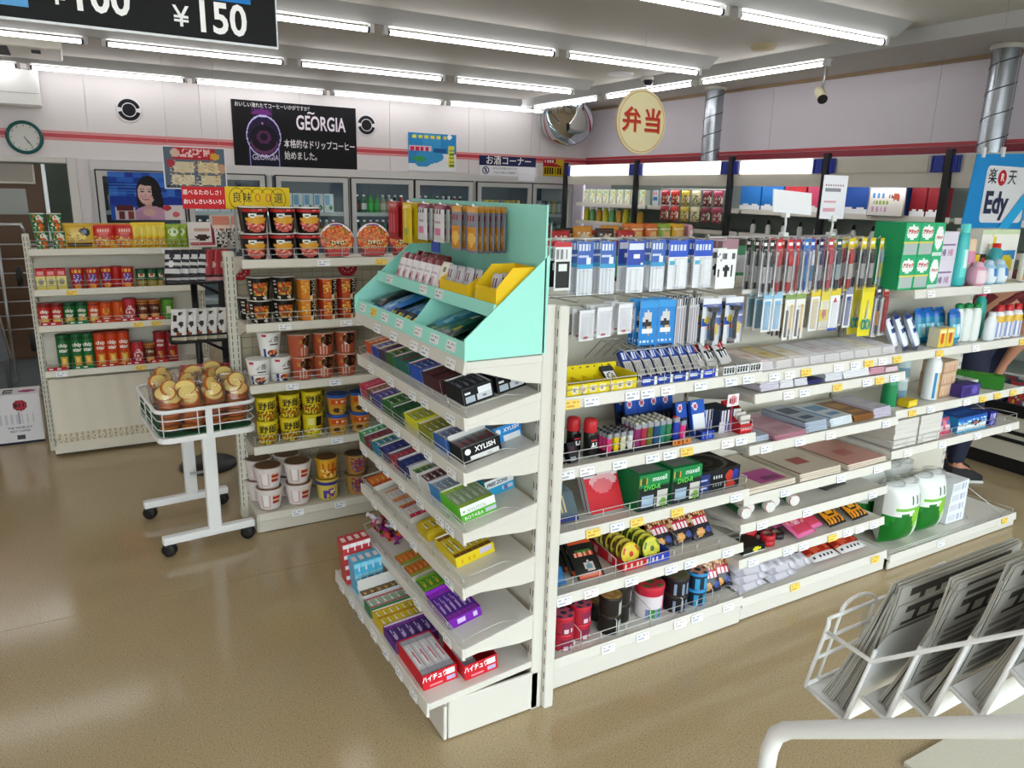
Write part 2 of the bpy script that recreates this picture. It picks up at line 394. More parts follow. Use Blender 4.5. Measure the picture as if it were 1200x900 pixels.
# ================================================================ shop shelving
def tag_me(cols, base='#f4f4f2'):
    return MB().panel((-.028, 0, -.014), (.056, 0, 0), (0, 0, .028), 10, 5, P(base).bars(.08, .55, .92, .85, 6, cols, True, .6).r(.1, .15, .6, .4, cols)).box(-.028, .028, 0, .0012, -.014, .014, base, 'f').mesh('price_tag', CARD)
TAGW = [tag_me('#aeb4c0'), tag_me('#c9bab8'), tag_me('#a4b0c6')]
TAGY = tag_me('#d8a23a', '#f1d36a')
rail_cache = {}
def shelf(parent, x0, x1, y0, y1, zl, mat, tilt=0, guard=.045, tags='', base=False, name='shelf', rail=.034, dividers=0):
    """board with its lip at y0 (front), back at y1; zl = top of the lip; tilt rises towards the back"""
    o = thing(name, None, None); o.parent = parent; o.location = (0, y0, zl - .004); o.rotation_euler = (tilt, 0, 0)
    d = y1 - y0; w = x1 - x0
    b = MB(); b.box(x0 + .002, x1 - .002, .004, d, -.022, 0, '#ddd8c8')
    b.obj('board', mat, o, bevel=.002)
    b = MB(); b.prism([(-.006, -rail + .004), (.004, -rail - .002), (.006, .004), (.0, .006)], x0 + .002, x1 - .002, 'x', '#e6e2d4'); b.obj('price_rail', mat, o, bevel=.0015)
    if not base:
        for xs_ in (x0 + .004, x1 - .012):
            MB().prism([(.005, -.02), (d, -.02), (d, -.085), (d * .75, -.075), (d * .2, -.034), (.005, -.03)], xs_, xs_ + .008, 'x', '#ddd8c8').obj('bracket', mat, o)
    if guard:
        g = MB(); r = .0017
        for z in (guard, guard * .5): g.tube([(x0 + .01, .012, z), (x1 - .01, .012, z)], r, n=4)
        n = max(3, int(w / .11))
        for i in range(n + 1):
            x = x0 + .012 + (w - .024) * i / n; g.tube([(x, .012, 0), (x, .012, guard)], r, n=4)
        for x in (x0 + .01, x1 - .01): g.tube([(x, .012, guard), (x, min(d, .14), guard * .9), (x, d * .8, .004)], r, n=4)
        tag(g.obj('wire_guard', WIRE, o), kind='stuff')
        for i in range(dividers):
            x = x0 + w * (i + 1) / (dividers + 1)
            q = MB(); q.tube([(x, .014, .004), (x, .016, guard + .02), (x, d * .45, guard + .045), (x, d * .75, .005)], .0017, n=4); q.obj('wire_divider', WIRE, o)
    for i, c in enumerate(tags):
        if c in ' .': continue
        x = x0 + .04 + (w - .08) * (i + .5) / len(tags) + rnd.uniform(-.01, .01)
        put('price_tag', TAGY if c == 'y' else TAGW[(i * 7 + len(tags)) % 3], o, (x, -.0085, -rail / 2 + .001), (-.2, 0, 0))
    return o
def post_me(h, w=.03, d=.05):
    b = MB(); b.box(-w / 2, w / 2, -d / 2, d / 2, 0, h, '#ddd9cb')
    return b
def upright(parent, x, y, h, mat, w=.03, d=.05, step=.05, z0=.06):
    p = post_me(h, w, d).obj('post', mat, parent, (x, y, 0), bevel=.003)
    s = MB()
    z = z0
    while z < h - .03:
        for sx in (-w * .24, w * .24): s.box(sx - .0016, sx + .0016, -d / 2 - .0006, -d / 2 + .001, z, z + .022, '#2b2a28', 'b')
        for sy in (-d * .24, d * .24): s.box(-w / 2 - .0006, -w / 2 + .001, sy - .0016, sy + .0016, z, z + .022, '#2b2a28', 'r')
        z += step
    tag(s.obj('slot_row', CARD, p), kind='stuff')
    return p
def kick(parent, x0, x1, y0, z1, mat, name='kick_panel'):
    return MB().box(x0 + .002, x1 - .002, y0, y0 + .012, .004, z1, '#e2ded0').obj(name, mat, parent, bevel=.003)
# ---- island unit: three back-to-back modules facing the camera
UNITS = [(1.182, 2.08, 'white shelving unit with stationery and tinned snacks behind the gum rack'),
         (2.084, 2.985, 'white shelving unit of envelopes and pens, middle of the island'),
         (2.99, 4.03, 'white shelving unit of detergents and tissues at the island far end')]
SPEC = [
  [(1.000, 1.80, .045, 'yw.www.w.ww', 0), (.772, 1.80, .05, 'ww.w.wwy..ww', 0), (.552, 1.80, .05, '.ywy.y..w', 0), (.332, 1.80, .05, 'ww.w.ww.w', 2), (.118, 1.775, .045, '..w.w.ww.w', 5)],
  [(.985, 1.83, 0, 'wwy.wwywy', 0), (.905, 1.83, 0, '.ww.y.wyw', 0), (.706, 1.83, 0, 'w.w.w...w', 0), (.503, 1.83, 0, '.w..w.w', 0), (.388, 1.83, 0, 'w.w..w', 0), (.245, 1.82, 0, 'w.ww.ywww', 0), (.098, 1.785, 0, '..y....y', 0)],
  [(1.245, 1.85, 0, 'w..w..w', 0), (.978, 1.85, 0, '.y.w..y', 0), (.722, 1.85, 0, 'yw.wyyy', 0), (.540, 1.84, .045, 'w.w.w.w', 0), (.075, 1.77, .02, '..w...y', 0)]]
units = []
for (x0, x1, lab), sp_, k in zip(UNITS, SPEC, range(3)):
    t = thing('shelving_unit', lab, 'shelving unit', (x0, 0, 0), 0, 'island shelving units'); w = x1 - x0; units.append(t)
    for i, (z, y, g, tg, dv) in enumerate(sp_):
        last = i == len(sp_) - 1
        shelf(t, 0, w, y, 2.172, z, STEEL_W, 0, g, tg, last, dividers=dv)
    kick(t, 0, w, sp_[-1][1] + .003, sp_[-1][0] - .03, STEEL_W)
    htop = (1.29, 1.29, 1.29)[k]
    MB().box(.012, w - .012, 2.174, 2.204, .02, htop, '#d9d3c3').obj('back_panel', CREAM, t)
    for z in (.33, .66, .98):
        MB().box(.012, w - .012, 2.1725, 2.1745, z, z + .003, '#8d887a').obj('panel_joint', CREAM, t)
    upright(t, .014, 2.19, 1.30, STEEL_W, .026, .04)
    if k == 2: upright(t, w - .014, 2.19, 1.30, STEEL_W, .028, .04)
    # the far side of the island
    MB().box(0.01, w - .01, 2.204, 2.60, .09, .118, '#ddd8c8').obj('rear_base', CREAM, t)
    for z in (.45, .80, 1.12): MB().box(0.01, w - .01, 2.206, 2.53, z - .02, z, '#ddd8c8').obj('rear_shelf', CREAM, t)
    MB().box(0.005, w - .005, 2.585, 2.6, .0, .09, '#ddd8c8').obj('rear_kick', CREAM, t)
# ---- gum rack at the end of the island, its shelves sloping to the front
gum = thing('gum_rack', 'white end rack of sloping shelves filled with gum and sweets', 'display rack', (.86, 2.63, 0), -PI / 2)
GUMZ = [(1.163, '..w.w.ww.w', 0), (1.003, '.w.w.ww.w', .03), (.845, 'w.w.w.ww.w', .03), (.665, 'w.ww.w.w.ww', .03), (.492, '.w.w.w..w', .03), (.293, 'w...w.w', .03)]
GT = R_(12)
for z, tg, g in GUMZ:
    shelf(gum, 0, .9, 0, .25, z, STEEL_W, 0 if z > 1.1 else GT, g, tg, False, rail=.036)
shelf(gum, 0, .9, -.112, .262, .150, STEEL_W, R_(5), 0, 'wwwwwww', True, rail=.045)
MB().box(.0, .9, -.06, -.048, .004, .12, '#e2ded0').obj('kick_panel', STEEL_W, gum, bevel=.003)
MB().box(.888, .9, -.044, .268, .004, .135, '#e2ded0').obj('side_panel', STEEL_W, gum, bevel=.003)
MB().box(.0, .012, -.044, .268, .004, .135, '#e2ded0').obj('side_panel', STEEL_W, gum, bevel=.003)
MB().box(.86, .888, -.05, -.044, .01, .13, '#c9c4b6').obj('corner_post', STEEL_W, gum)
MB().box(.012, .888, .266, .28, .02, 1.29, '#c9c5b8').obj('back_panel', CREAM, gum)
upright(gum, .885, .262, 1.30, STEEL_W, .03, .04, z0=.1); upright(gum, .015, .285, 1.30, STEEL_W, .03, .05)
# front post that hides the joint between the gum rack and the island
upright(gum, .902, .300, 1.296, STEEL_W, .03, .034)
# ---- noodle unit
noo = thing('shelving_unit', 'cream shelving unit of cup noodles behind the bread trolley', 'shelving unit', (.61, 0, 0))
for z, y, g, tg in ((1.285, 3.40, .05, '...w..y..'), (1.003, 3.40, .05, '.w..ww..w'), (.722, 3.40, .05, '.w.w...w'), (.430, 3.40, .05, '...w....'), (.098, 3.395, .0, '.w.w..w.')):
    shelf(noo, 0, .9, y, 3.64, z, CREAM, 0, g, tg, z < .2)
kick(noo, 0, .9, 3.399, .066, CREAM)
MB().box(-.004, .008, 3.405, 3.64, .004, .09, '#d9d4c4').obj('side_panel', CREAM, noo)
MB().box(.0, .9, 3.645, 3.655, .03, 1.28, '#b5ab95').obj('back_panel', pmat('tan_pegboard', '#b3a78e', .6, noise=.06, nscale=20), noo)
gr_ = MB()
for i in range(18): gr_.tube([(.02 + .05 * i, 3.643, .1), (.02 + .05 * i, 3.643, 1.27)], .0014, '#8f8672', 3, caps=False)
for i in range(24): gr_.tube([(.0, 3.642, .1 + .05 * i), (.9, 3.642, .1 + .05 * i)], .0014, '#8f8672', 3, caps=False)
tag(gr_.obj('wire_mesh', MATTE, noo), kind='stuff')
upright(noo, -.012, 3.64, 1.305, CREAM, .048, .05, .03); upright(noo, .9, 3.64, 1.305, CREAM, .03, .05)
n2 = thing('shelving_unit', 'cream shelving unit hidden behind the island, snacks along its top', 'shelving unit', (1.53, 0, 0))
for z in (1.285, 1.0, .72, .43, .098): shelf(n2, 0, 1.75, 3.40, 3.64, z, CREAM, 0, 0, '', z < .2)
kick(n2, 0, 1.75, 3.399, .066, CREAM); MB().box(0, 1.75, 3.645, 3.655, .03, 1.28, '#b5ab95').obj('back_panel', CREAM, n2)
upright(n2, 1.75, 3.64, 1.305, CREAM, .03, .05)
# ---- snack can unit
chi = thing('shelving_unit', 'cream shelving unit of canned potato snacks with a cloth skirt', 'shelving unit', (-.235, 0, 0))
for z, y, g, tg in ((1.226, 4.95, .05, '......w.'), (1.0, 4.95, .05, '.y......'), (.795, 4.95, .04, '....yy..'), (.53, 4.95, .04, 'w...y...')):
    shelf(chi, 0, .9, y, 5.13, z, CREAM, 0, g, tg)
MB().box(0, .9, 5.135, 5.145, .03, 1.2, '#cbc3b0').obj('back_panel', CREAM, chi)
upright(chi, -.012, 5.14, 1.30, CREAM, .035, .04, .03); upright(chi, .9, 5.14, 1.30, CREAM, .035, .04, .03)
MB().box(.0, .9, 4.98, 5.13, .02, .07, '#5e5648').obj('base', CREAM, chi)
cl = MB(); n = 60; V = []
for j in range(9):
    V.append([cl.vert((.012 + .88 * i / n, 4.955 + .004 * math.sin(i * .9 + j * .3) - .003 * math.sin(i * .35) + .01 * (8 - j) / 8, .035 + .445 * j / 8 + .004 * math.sin(i * .5) * (j == 0))) for i in range(n + 1)])
for j in range(8):
    for i in range(n):
        lace = j == 1
        cl.face((V[j][i], V[j][i + 1], V[j + 1][i + 1], V[j + 1][i]), ('#b9ac90' if i % 2 else '#d8cdb4') if lace else '#ddd5c2', 1)
sk = cl.obj('cloth_skirt', MATTE, chi)
lc = MB()
for i in range(24):
    a = .03 + .86 * i / 23
    pts = [(a + .012 * math.cos(q * PI / 4), 4.952, .118 + .012 * math.sin(q * PI / 4)) for q in range(8)]
    lc.tube(pts, .0028, '#efe8d6', 4, True)
tag(lc.obj('lace_band', MATTE, sk), kind='stuff')
# ================================================================ goods: makers
PROTO = {}
def place(key, maker, loc, rz=0, label=None, group=None, rx=0, ry=0):
    if key not in PROTO: o = PROTO[key] = maker()
    else:
        o = dup(PROTO[key])
        if 'group' in o and not group: del o['group']
    o.location = loc; o.rotation_euler = (rx, ry, rz)
    if label: o['label'] = label
    if group: o['group'] = group
    return o
def cup(cat, name, h, r0, r1, paint, lid='#e9e6e0', rim='#efece6', n=36, rows=12, extra=None, mat=GLOSS):
    def mk():
        t = thing(name, None, cat)
        MB().lathe([(r0 + (r1 - r0) * (j / rows) ** .9, h * .97 * j / rows) for j in range(rows + 1)], n, lambda u, j: paint(u, (j + .5) / rows), '#ddd').obj('body', mat, t)
        MB().lathe([(r1 * 1.02, h * .962), (r1 * 1.05, h * .97), (r1 * 1.05, h * .985), (r1 * 1.0, h * .995), (r1 * .9, h)], n, rim, rim, lid).obj('lid', mat, t)
        if extra: extra(t)
        return t
    return mk
def can(name, h, r, paint, lid, n=24, rows=16, text=None, tcol='#ffffff', tz=.6, ts=.028):
    def mk():
        t = thing(name, None, 'snack can')
        MB().lathe([(r, h * .93 * j / rows) for j in range(rows + 1)], n, lambda u, j: paint(u, (j + .5) / rows), '#b9b9b9').obj('tube', GLOSS, t)
        MB().lathe([(r * 1.03, h * .925), (r * 1.04, h * .935), (r * 1.04, h * .985), (r * .98, h)], n, lid, lid, lid).obj('lid', GLOSS, t)
        if text:
            for i, ln in enumerate(text): txt(ln, ts, tcol, t, (0, -r * 1.012, h * tz - i * ts * .95), bold=.03, sx=1.0, bend=r)
        return t
    return mk
def pouch(name, cat, w, h, t, nu, nv, paint, back='#bbb', mat=FOIL, crimp=.07, extra=None):
    def mk():
        o = thing(name, None, cat)
        MB().pillow(w, h, t, nu, nv, paint, back, crimp).obj('bag', mat, o)
        if extra: extra(o)
        return o
    return mk
def carton(name, cat, w, d, h, front, col, nu=12, nv=14, top=None, mat=CARD, extra=None, nt=6):
    def mk():
        o = thing(name, None, cat)
        MB().pbox(w, d, h, nu, nv, front, col, top, nt=nt).obj('box', mat, o)
        if extra: extra(o)
        return o
    return mk
# ---------------------------------------------------------------- cup noodles on the cream unit
pb = P('#15110f').r(.3, .86, .7, .97, '#c22a26').spk(.32, .87, .68, .96, ['#e88', '#c22a26'], .35, 26).e(.5, .42, .145, .36, '#c95a4e').r(.33, .42, .67, .80, '#15110f').e(.5, .53, .145, .17, '#e3a63c').spk(.37, .1, .63, .4, ['#f0a29a', '#8e231d', '#d86a5e'], .6, 30).e(.45, .70, .045, .10, '#f4f2ee').e(.45, .70, .018, .045, '#2e7a52').r(.51, .66, .6, .74, '#d8d3cc')
def k_red(o): pass
BIGCUP = cup('cup noodles', 'noodle_cup', .113, .047, .058, pb, '#d9d4cc', '#f1eee8', 40, 18)
for i, x in enumerate((.683, .803, .918)):
    for j in (0, 1):
        place('bigcup', BIGCUP, (x + .006 * j, 3.475, 1.283 + .1135 * j), 0, '%s large black noodle cup with red band, %s row, on the noodle unit top' % (nth(i, 3), ('lower', 'upper')[j]), 'large black noodle cups')
for j in (0, 1): place('bigcup', BIGCUP, (.70, 3.595, 1.283 + .1135 * j), .1, 'large black noodle cup with red band standing behind the leftmost pair, %s row' % ('lower', 'upper')[j], 'large black noodle cups')
pnb = P('#c9542a').spk(0, 0, 1, 1, ['#e8a24c', '#d2622a', '#8e2f16', '#f2c27a', '#5e7a2c'], .85, 34).spk(0, 0, 1, 1, ['#e0b060', '#b84a1e'], .4, 21).r(.3, .36, .7, .50, '#1c1512').bars(.36, .40, .64, .47, 5, '#e6d7a2', True, .55)
def bowl():
    t = thing('noodle_bowl', None, 'cup noodles')
    b = MB(); n = 32
    # lid disc facing the front, printed; bowl behind it
    b.X = Matrix.Rotation(PI / 2, 4, 'X')
    n = 44; rings = [0, .008, .016, .024, .032, .04, .048, .056, .063, .070, .076, .081]; R9 = random.Random(5)
    V = [[b.vert((r * math.cos(2 * PI * i / n), r * math.sin(2 * PI * i / n) * .92, .004 - (r / .081) ** 2 * .012 + .006)) for i in range(n)] for r in rings]
    for j in range(len(rings) - 1):
        for i in range(n):
            k = (i + 1) % n; r = (rings[j] + rings[j + 1]) / 2; a = 2 * PI * (i + .5) / n; u, v = r * math.cos(a) / .081, r * math.sin(a) / .081
            c = R9.choice(('#d9702a', '#e08a3a', '#c2501c', '#e9a85a', '#b8401c', '#d8622a', '#6d7a2c', '#c8301f', '#d9702a', '#e08a3a'))
            if j == 10: c = '#efe9e2' if v > .1 else '#b5281e'
            if j == 9 and v > .5: c = '#2f459c' if v > .8 else '#efe9e2'
            if abs(u) < .42 and -.34 < v < -.12: c = '#1d1512' if abs(u) > .36 or int(u * 14) % 2 else '#e0c890'
            if v < -.42: c = ('#c22a1c', '#e6c860', '#c22a1c', '#efe2b0')[(i + j) % 4] if j < 10 else '#b5281e'
            b.face((V[j][i], V[j][k], V[j + 1][k], V[j + 1][i]), c, 1)
    b.obj('lid', GLOSS, t, (0, -.04, .078))
    b = MB(); b.X = Matrix.Rotation(PI / 2, 4, 'X')
    b.lathe([(.045, -.072), (.052, -.07), (.072, -.012), (.079, -.008), (.079, .0)], n, lambda u, j: '#2c3f9a' if j == 3 else '#b5281e', '#b5281e')
    b.obj('bowl', GLOSS, t, (0, -.04, .078))
    MB().prism([(-.046, 0), (.046, 0), (.054, .03), (-.054, .03)], -.052, .012, 'y', '#b3281d').obj('foot', GLOSS, t)
    return t
for i, x in enumerate((1.056, 1.232, 1.392)):
    place('bowl', bowl, (x, 3.50, 1.284), 0, '%s of the round fried noodle bowls standing on edge on the noodle unit top' % nth(i, 3), 'round fried noodle bowls', R_(-7))
p2 = P('#16130f').e(.5, .52, .125, .30, '#a03220').spk(.39, .25, .61, .8, ['#d9762e', '#b8341e', '#e3b25a', '#6d7a2e'], .8, 30).r(.30, .2, .37, .95, '#1d1a18').bars(.31, .3, .355, .9, 5, '#cfcac2', False, .5).e(.57, .10, .04, .09, '#e8d8cc').e(.40, .10, .03, .07, '#d7d2c8')
CUPB = cup('cup noodles', 'noodle_cup', .103, .040, .052, p2, '#cfcabf', '#dcd8d0', 36, 14)
for i, x in enumerate((.69, .797)):
    for j in (0, 1): place('cupb', CUPB, (x, 3.47, 1.0 + .1035 * j), 0, '%s black noodle cup with a red stew picture, %s of its pair, second shelf' % (('first', 'second')[i], ('lower', 'upper')[j]), 'black stew noodle cups')
place('cupb', CUPB, (.665, 3.585, 1.0), .3, 'black noodle cup half hidden behind the first pair on the second shelf', 'black stew noodle cups')
def susumu(base, band):
    pp = P(base).r(.36, .0, .50, 1, band).spk(.36, .3, .5, .9, ['#e9a23a', '#f3c65a', band], .8, 24).r(.50, .0, .62, .97, '#171310').r(.5, .03, .56, .2, '#e9d8b0').r(.57, .03, .62, .3, '#d98f3a')
    return cup('cup noodles', 'noodle_cup', .095, .042, .047, pp, '#d8d2c6', '#e2d8c0', 36, 14, lambda t: [txt(c, .027, '#f3eee2', t, (.0477 * math.sin(R_(21)), -.0477 * math.cos(R_(21)), .076 - .024 * q), (PI / 2, 0, R_(21)), bend=.046) for q, c in enumerate('ススム')])
for i, (x, a, b_) in enumerate(((.902, '#c9771f', '#e2862a'), (1.003, '#a8321f', '#d2622a'), (1.092, '#9a2c1f', '#c9542a'))):
    for j in (0, 1): place('sus%d' % i, susumu(a, b_), (x, 3.47, 1.0 + .0955 * j), .12, '%s noodle cup with white on black lettering, %s one of the %s stack' % (('orange', 'red', 'dark red')[i], ('lower', 'upper')[j], ('first', 'middle', 'end')[i]), 'noodle cups with black lettering bands')
pw = P('#f1f0ec').e(.52, .16, .09, .15, '#2a2f52').e(.52, .20, .075, .11, '#a8361f').spk(.45, .12, .59, .28, ['#d9622e', '#7a1f12', '#e9a05a'], .8, 30).r(.37, .0, .42, .35, '#3b4d8a').r(.36, .85, .44, .93, '#c8344a').r(.47, .5, .62, .53, '#22262e')
WCUP = cup('cup noodles', 'noodle_cup', .115, .040, .054, pw, '#ecebe6', '#f4f3ef', 44, 20, lambda t: txt('拉香', .030, '#1d1b1a', t, (.006, -.0515, .082), bend=.051, shear=.15))
place('wcup', WCUP, (.668, 3.465, .72), -.2, 'white noodle cup with brush strokes, front one at the end of the third shelf', 'white brush stroke noodle cups')
place('wcup', WCUP, (.768, 3.49, .72), .25, 'white noodle cup with brush strokes, lower one beside the brown cups', 'white brush stroke noodle cups')
place('wcup', WCUP, (.728, 3.50, .8365), .0, 'white noodle cup with brush strokes, balanced on top of two others', 'white brush stroke noodle cups')
pbr = P('#b5573a').r(.36, 0, .64, .48, '#b4553a').bars(.40, .05, .62, .42, 4, '#e0b09a', True, .35).r(.44, .45, .56, .95, '#e6ddd0').e(.53, .72, .10, .26, '#2a150f').spk(.46, .6, .6, .9, ['#6a3a1e', '#3a1d12', '#8e5a2a'], .6, 26).e(.4, .7, .035, .09, '#c9823a')
BCUP = cup('cup noodles', 'noodle_cup', .108, .043, .052, pbr, '#c9b8a4', '#d9c0aa', 40, 18)
for i, (x, dz) in enumerate(((.868, 0), (.972, 0), (1.082, 0))):
    for j in (0, 1): place('bcup', BCUP, (x - .012 * j * (i == 0), 3.475, .72 + .1085 * j), (.1, .0, -.1)[i] + (.5 if (i, j) == (0, 1) else 0), '%s brown noodle cup with a dark soup picture, %s row, third shelf' % (nth(i, 3), ('lower', 'upper')[j]), 'brown soup noodle cups')
py = P('#e2c81f').spk(.0, .0, 1, .45, ['#b08a1a', '#e9dc5a', '#7a5a1a', '#d8b02a', '#a83a22', '#4c5a1c'], .85, 40).r(.35, .86, .65, .97, '#e8d23a')
def yaro(t):
    for q in (-1.3, 0, 1.3): txt('野郎', .046, '#100e0c', t, (.001 * q, -.0487 - .00012 * q, .073 + .0006 * q), bend=.047, sx=.95)
YCUP = cup('cup noodles', 'noodle_cup', .113, .041, .050, py, '#cdbb3a', '#d9c531', 40, 18, yaro)
for i, x in enumerate((.69, .80, .91)):
    for j in (0, 1):
        if (i, j) == (2, 0): continue
        place('ycup', YCUP, (x, 3.47 + .012 * i, .427 + .1135 * j), .08 * (i - 1), '%s yellow noodle cup with thick black characters, %s row, fourth shelf' % (nth(i, 3), ('lower', 'upper')[j]), 'yellow noodle cups')
    for j in (0, 1): place('ycup', YCUP, (x + .04, 3.585, .427 + .1135 * j), .5, 'yellow noodle cup in the back row behind the %s front stack, %s' % (('first', 'second', 'third')[i], ('lower', 'upper')[j]), 'yellow noodle cups')
pl2 = P('#dccb24').r(.36, .55, .46, .9, '#e8de86').r(.50, .5, .62, .92, '#1c1a12').spk(.36, .05, .66, .45, ['#c8332a', '#6c8a2a', '#efe6b0', '#b8a020'], .6, 24)
place('lcup', cup('cup noodles', 'noodle_cup', .113, .041, .050, pl2, '#cdbb3a', '#d9c531', 36, 16), (.91, 3.49, .427), .1, 'lemon yellow noodle cup under the third yellow cup, with a black patch', None)
pcu = P('#d98a2c').r(0, .0, 1, .42, '#d3a13a').e(.42, .25, .05, .15, '#4a2a1c').spk(.46, .02, .62, .4, ['#e8c25a', '#b8762a', '#6d7a2e'], .7, 22).r(.34, .55, .66, .80, '#c9531f').bars(.38, .60, .62, .75, 6, '#f1d9b4', True, .55).r(0, .9, 1, 1, '#2d57a8')
OCUP = cup('cup noodles', 'noodle_cup', .100, .040, .050, pcu, '#2a55b0', '#3a68bd', 36, 16)
for i, x in enumerate((1.028, 1.142)):
    for j in (0, 1): place('ocup', OCUP, (x, 3.47, .427 + .1005 * j), .1, '%s orange noodle cup with blue lid, %s one, fourth shelf' % (('first', 'second')[i], ('lower', 'upper')[j]), 'orange noodle cups with blue lids')
pwd = P('#e6ddd8').r(.49, .35, .6, .80, '#b4342a').bars(.5, .4, .59, .75, 3, '#ecc9a2', False, .35).r(.36, .15, .47, .8, '#d8b7b4').bars(.38, .2, .46, .75, 3, '#f2ece6', True, .5).r(.3, .0, .7, .09, '#c9a9a2')
WIDE = cup('cup noodles', 'noodle_cup', .108, .047, .066, pwd, '#7a5a3a', '#e8dcd4', 40, 14)
for i, x in enumerate((.683, .822)):
    for j in (0, 1): place('wide', WIDE, (x, 3.475, .095 + .109 * j), .05, '%s wide pale noodle cup with a red panel, %s one, bottom shelf' % (('first', 'second')[i], ('lower', 'upper')[j]), 'wide pale noodle cups')
    place('wide', WIDE, (x - .02, 3.60, .204), .3, 'wide pale noodle cup standing behind the %s stack on the bottom shelf' % ('first', 'second')[i], 'wide pale noodle cups')
    place('wide', WIDE, (x - .02, 3.60, .095), .3, 'wide pale noodle cup underneath the one behind the %s stack' % ('first', 'second')[i], 'wide pale noodle cups')
pya = P('#e0a32a').bars(.38, .2, .62, .85, 3, '#c8641f', True, .5).spk(.36, .1, .64, .5, ['#f0d480', '#b0461e'], .5, 18)
place('yw', cup('cup noodles', 'noodle_cup', .105, .045, .055, pya, '#7a5433', '#d8b04a'), (.966, 3.475, .205), 0, 'yellow noodle cup stacked on a purple banded cup, bottom shelf')
ppu = P('#d9c25a').r(0, .72, 1, .95, '#3d3a8e').e(.52, .40, .07, .22, '#8e3f96').spk(.4, .1, .64, .6, ['#efe2a2', '#5a3a9a', '#c8a03a'], .5, 22).r(.38, .1, .44, .5, '#4a48a0')
place('pu', cup('cup noodles', 'noodle_cup', .109, .047, .056, ppu, '#5a4a3a', '#c9b04a'), (.966, 3.475, .095), 0, 'yellow and purple noodle cup supporting the plain yellow cup')
pbb = P('#b58a4a').bars(.38, .35, .6, .85, 5, '#6a3f6e', True, .5).spk(.36, .2, .64, .9, ['#3f56a0', '#c8622a', '#a03a3a'], .5, 20)
for j in (0, 1): place('bb', cup('cup noodles', 'noodle_cup', .105, .045, .055, pbb, '#4a3a2c', '#8a7350'), (1.115, 3.475, .095 + .106 * j), .1, 'brown and blue noodle cup, %s one of the end stack, bottom shelf' % ('lower', 'upper')[j], 'brown and blue noodle cups')
# header boards clipped above the noodle unit
hs = thing('header_sign', 'red and yellow shop sign board above the noodle cups', 'sign', (0, 3.66, 0))
MB().box(.425, .605, -.004, 0, 1.492, 1.588, '#cf2328').obj('red_board', CARD, hs); MB().box(.606, .892, -.004, 0, 1.492, 1.592, '#e9c81c').obj('yellow_board', CARD, hs)
MB().box(.64, .65, 0, .012, 1.30, 1.55, '#bbb').obj('clip_post', WIRE, hs); MB().box(.86, .87, 0, .012, 1.30, 1.55, '#bbb').obj('clip_post', WIRE, hs)
txt('選べるたのしさ！', .0245, '#ffffff', hs, (.515, -.0055, 1.562), bold=.0, sx=.9); txt('おいしさいろいろ！', .0225, '#ffffff', hs, (.520, -.0055, 1.522), bold=.02, sx=.9)
for i, (c, col) in enumerate(zip('良味００選', ('#17130c', '#17130c', '#d2401f', '#d2401f', '#17130c'))): txt(c, .050, col, hs, (.655 + .046 * i, -.0055, 1.541), bold=.0, sx=.85)
rg = MB()
for i in range(5): rg.tube([(.655 + .046 * i + .034 * math.cos(q * PI / 12), -.006, 1.541 + .045 * math.sin(q * PI / 12)) for q in (range(24) if 0 else range(0, 25))], .0011, '#2a210c', 4) if i in (0, 4) else rg.tube([(.655 + .046 * i + .034 * math.cos(q * PI / 12), -.006, 1.541 + .045 * math.sin(q * PI / 12)) for q in range(2, 11)], .0011, '#2a210c', 4)
tag(rg.obj('ring_print', MATTE, hs), kind='stuff')
for x, z, r in ((.645, 1.215, .045), (1.155, 1.222, .05)):
    o = thing('round_sticker', 'round red sticker on the noodle unit back panel, %s' % ('near the post' if x < 1 else 'beside the green display'), 'sticker', (x, 3.641, z)); 
    b = MB(); b.X = Matrix.Rotation(PI / 2, 4, 'X'); n = 20
    b.lathe([(r, .0), (r, .002), (r * .62, .0021), (r * .5, .0022), (r * .2, .0023)], n, lambda u, j: '#b3202c' if j in (0, 1, 3) or int(u * 20) % 2 else '#c9b6a6', None, '#c9b6a6', sm=0); b.obj('disc', CARD, o)
# ---------------------------------------------------------------- canned snacks
def chip_paint(base, dark):
    return P(base).e(.5, .24, .11, .15, '#dfae4a').e(.5, .24, .08, .09, '#edc869').r(.40, .02, .62, .12, '#c98f33').r(0, .9, 1, 1, dark)
REDC = chip_paint('#c02b24', '#7a1a1a'); GRNC = chip_paint('#1f6a33', '#12401f'); ORGC = chip_paint('#d4491c', '#8e2a14')
def star(p_, lid, h, r=.033, tall=0): return can('snack_can', h, r, p_, lid, 24, 18, ('chip', 'star'), '#f4f1e6', .63 if not tall else .70, .027 if not tall else .028)
SH = {'r': star(REDC, '#7c2222', .128), 'g': star(GRNC, '#14512a', .128), 'o': star(ORGC, '#b2401c', .125)}
for i, (x, k) in enumerate(zip((-.198, -.137, -.075, -.012, .05), 'rrggo')):
    place('s' + k, SH[k], (x, 5.005, .792), 0, '%s short %s chip can on the third snack shelf' % ({0: 'first', 1: 'second', 2: 'first', 3: 'second', 4: 'only'}[i], {'r': 'red', 'g': 'green', 'o': 'orange lettered'}[k]), 'short chip cans')
pf = P('#d4531c').e(.5, .6, .09, .18, '#e8a23a').e(.5, .6, .06, .13, '#c9641f').r(.42, .05, .6, .22, '#e6e0d8')
place('sf', can('snack_can', .122, .033, pf, '#b8441c'), (.112, 5.005, .792), 0, 'orange chip can showing a round picture, no lettering, third snack shelf')
place('sf', None, (.176, 5.02, .792), .9, 'orange chip can turned to its side print, third snack shelf')
ppk = P('#b82d3a').e(.5, .45, .11, .3, '#e8c7c4').spk(.4, .2, .6, .7, ['#d86a72', '#f2e4e0', '#a8283a'], .7, 18)
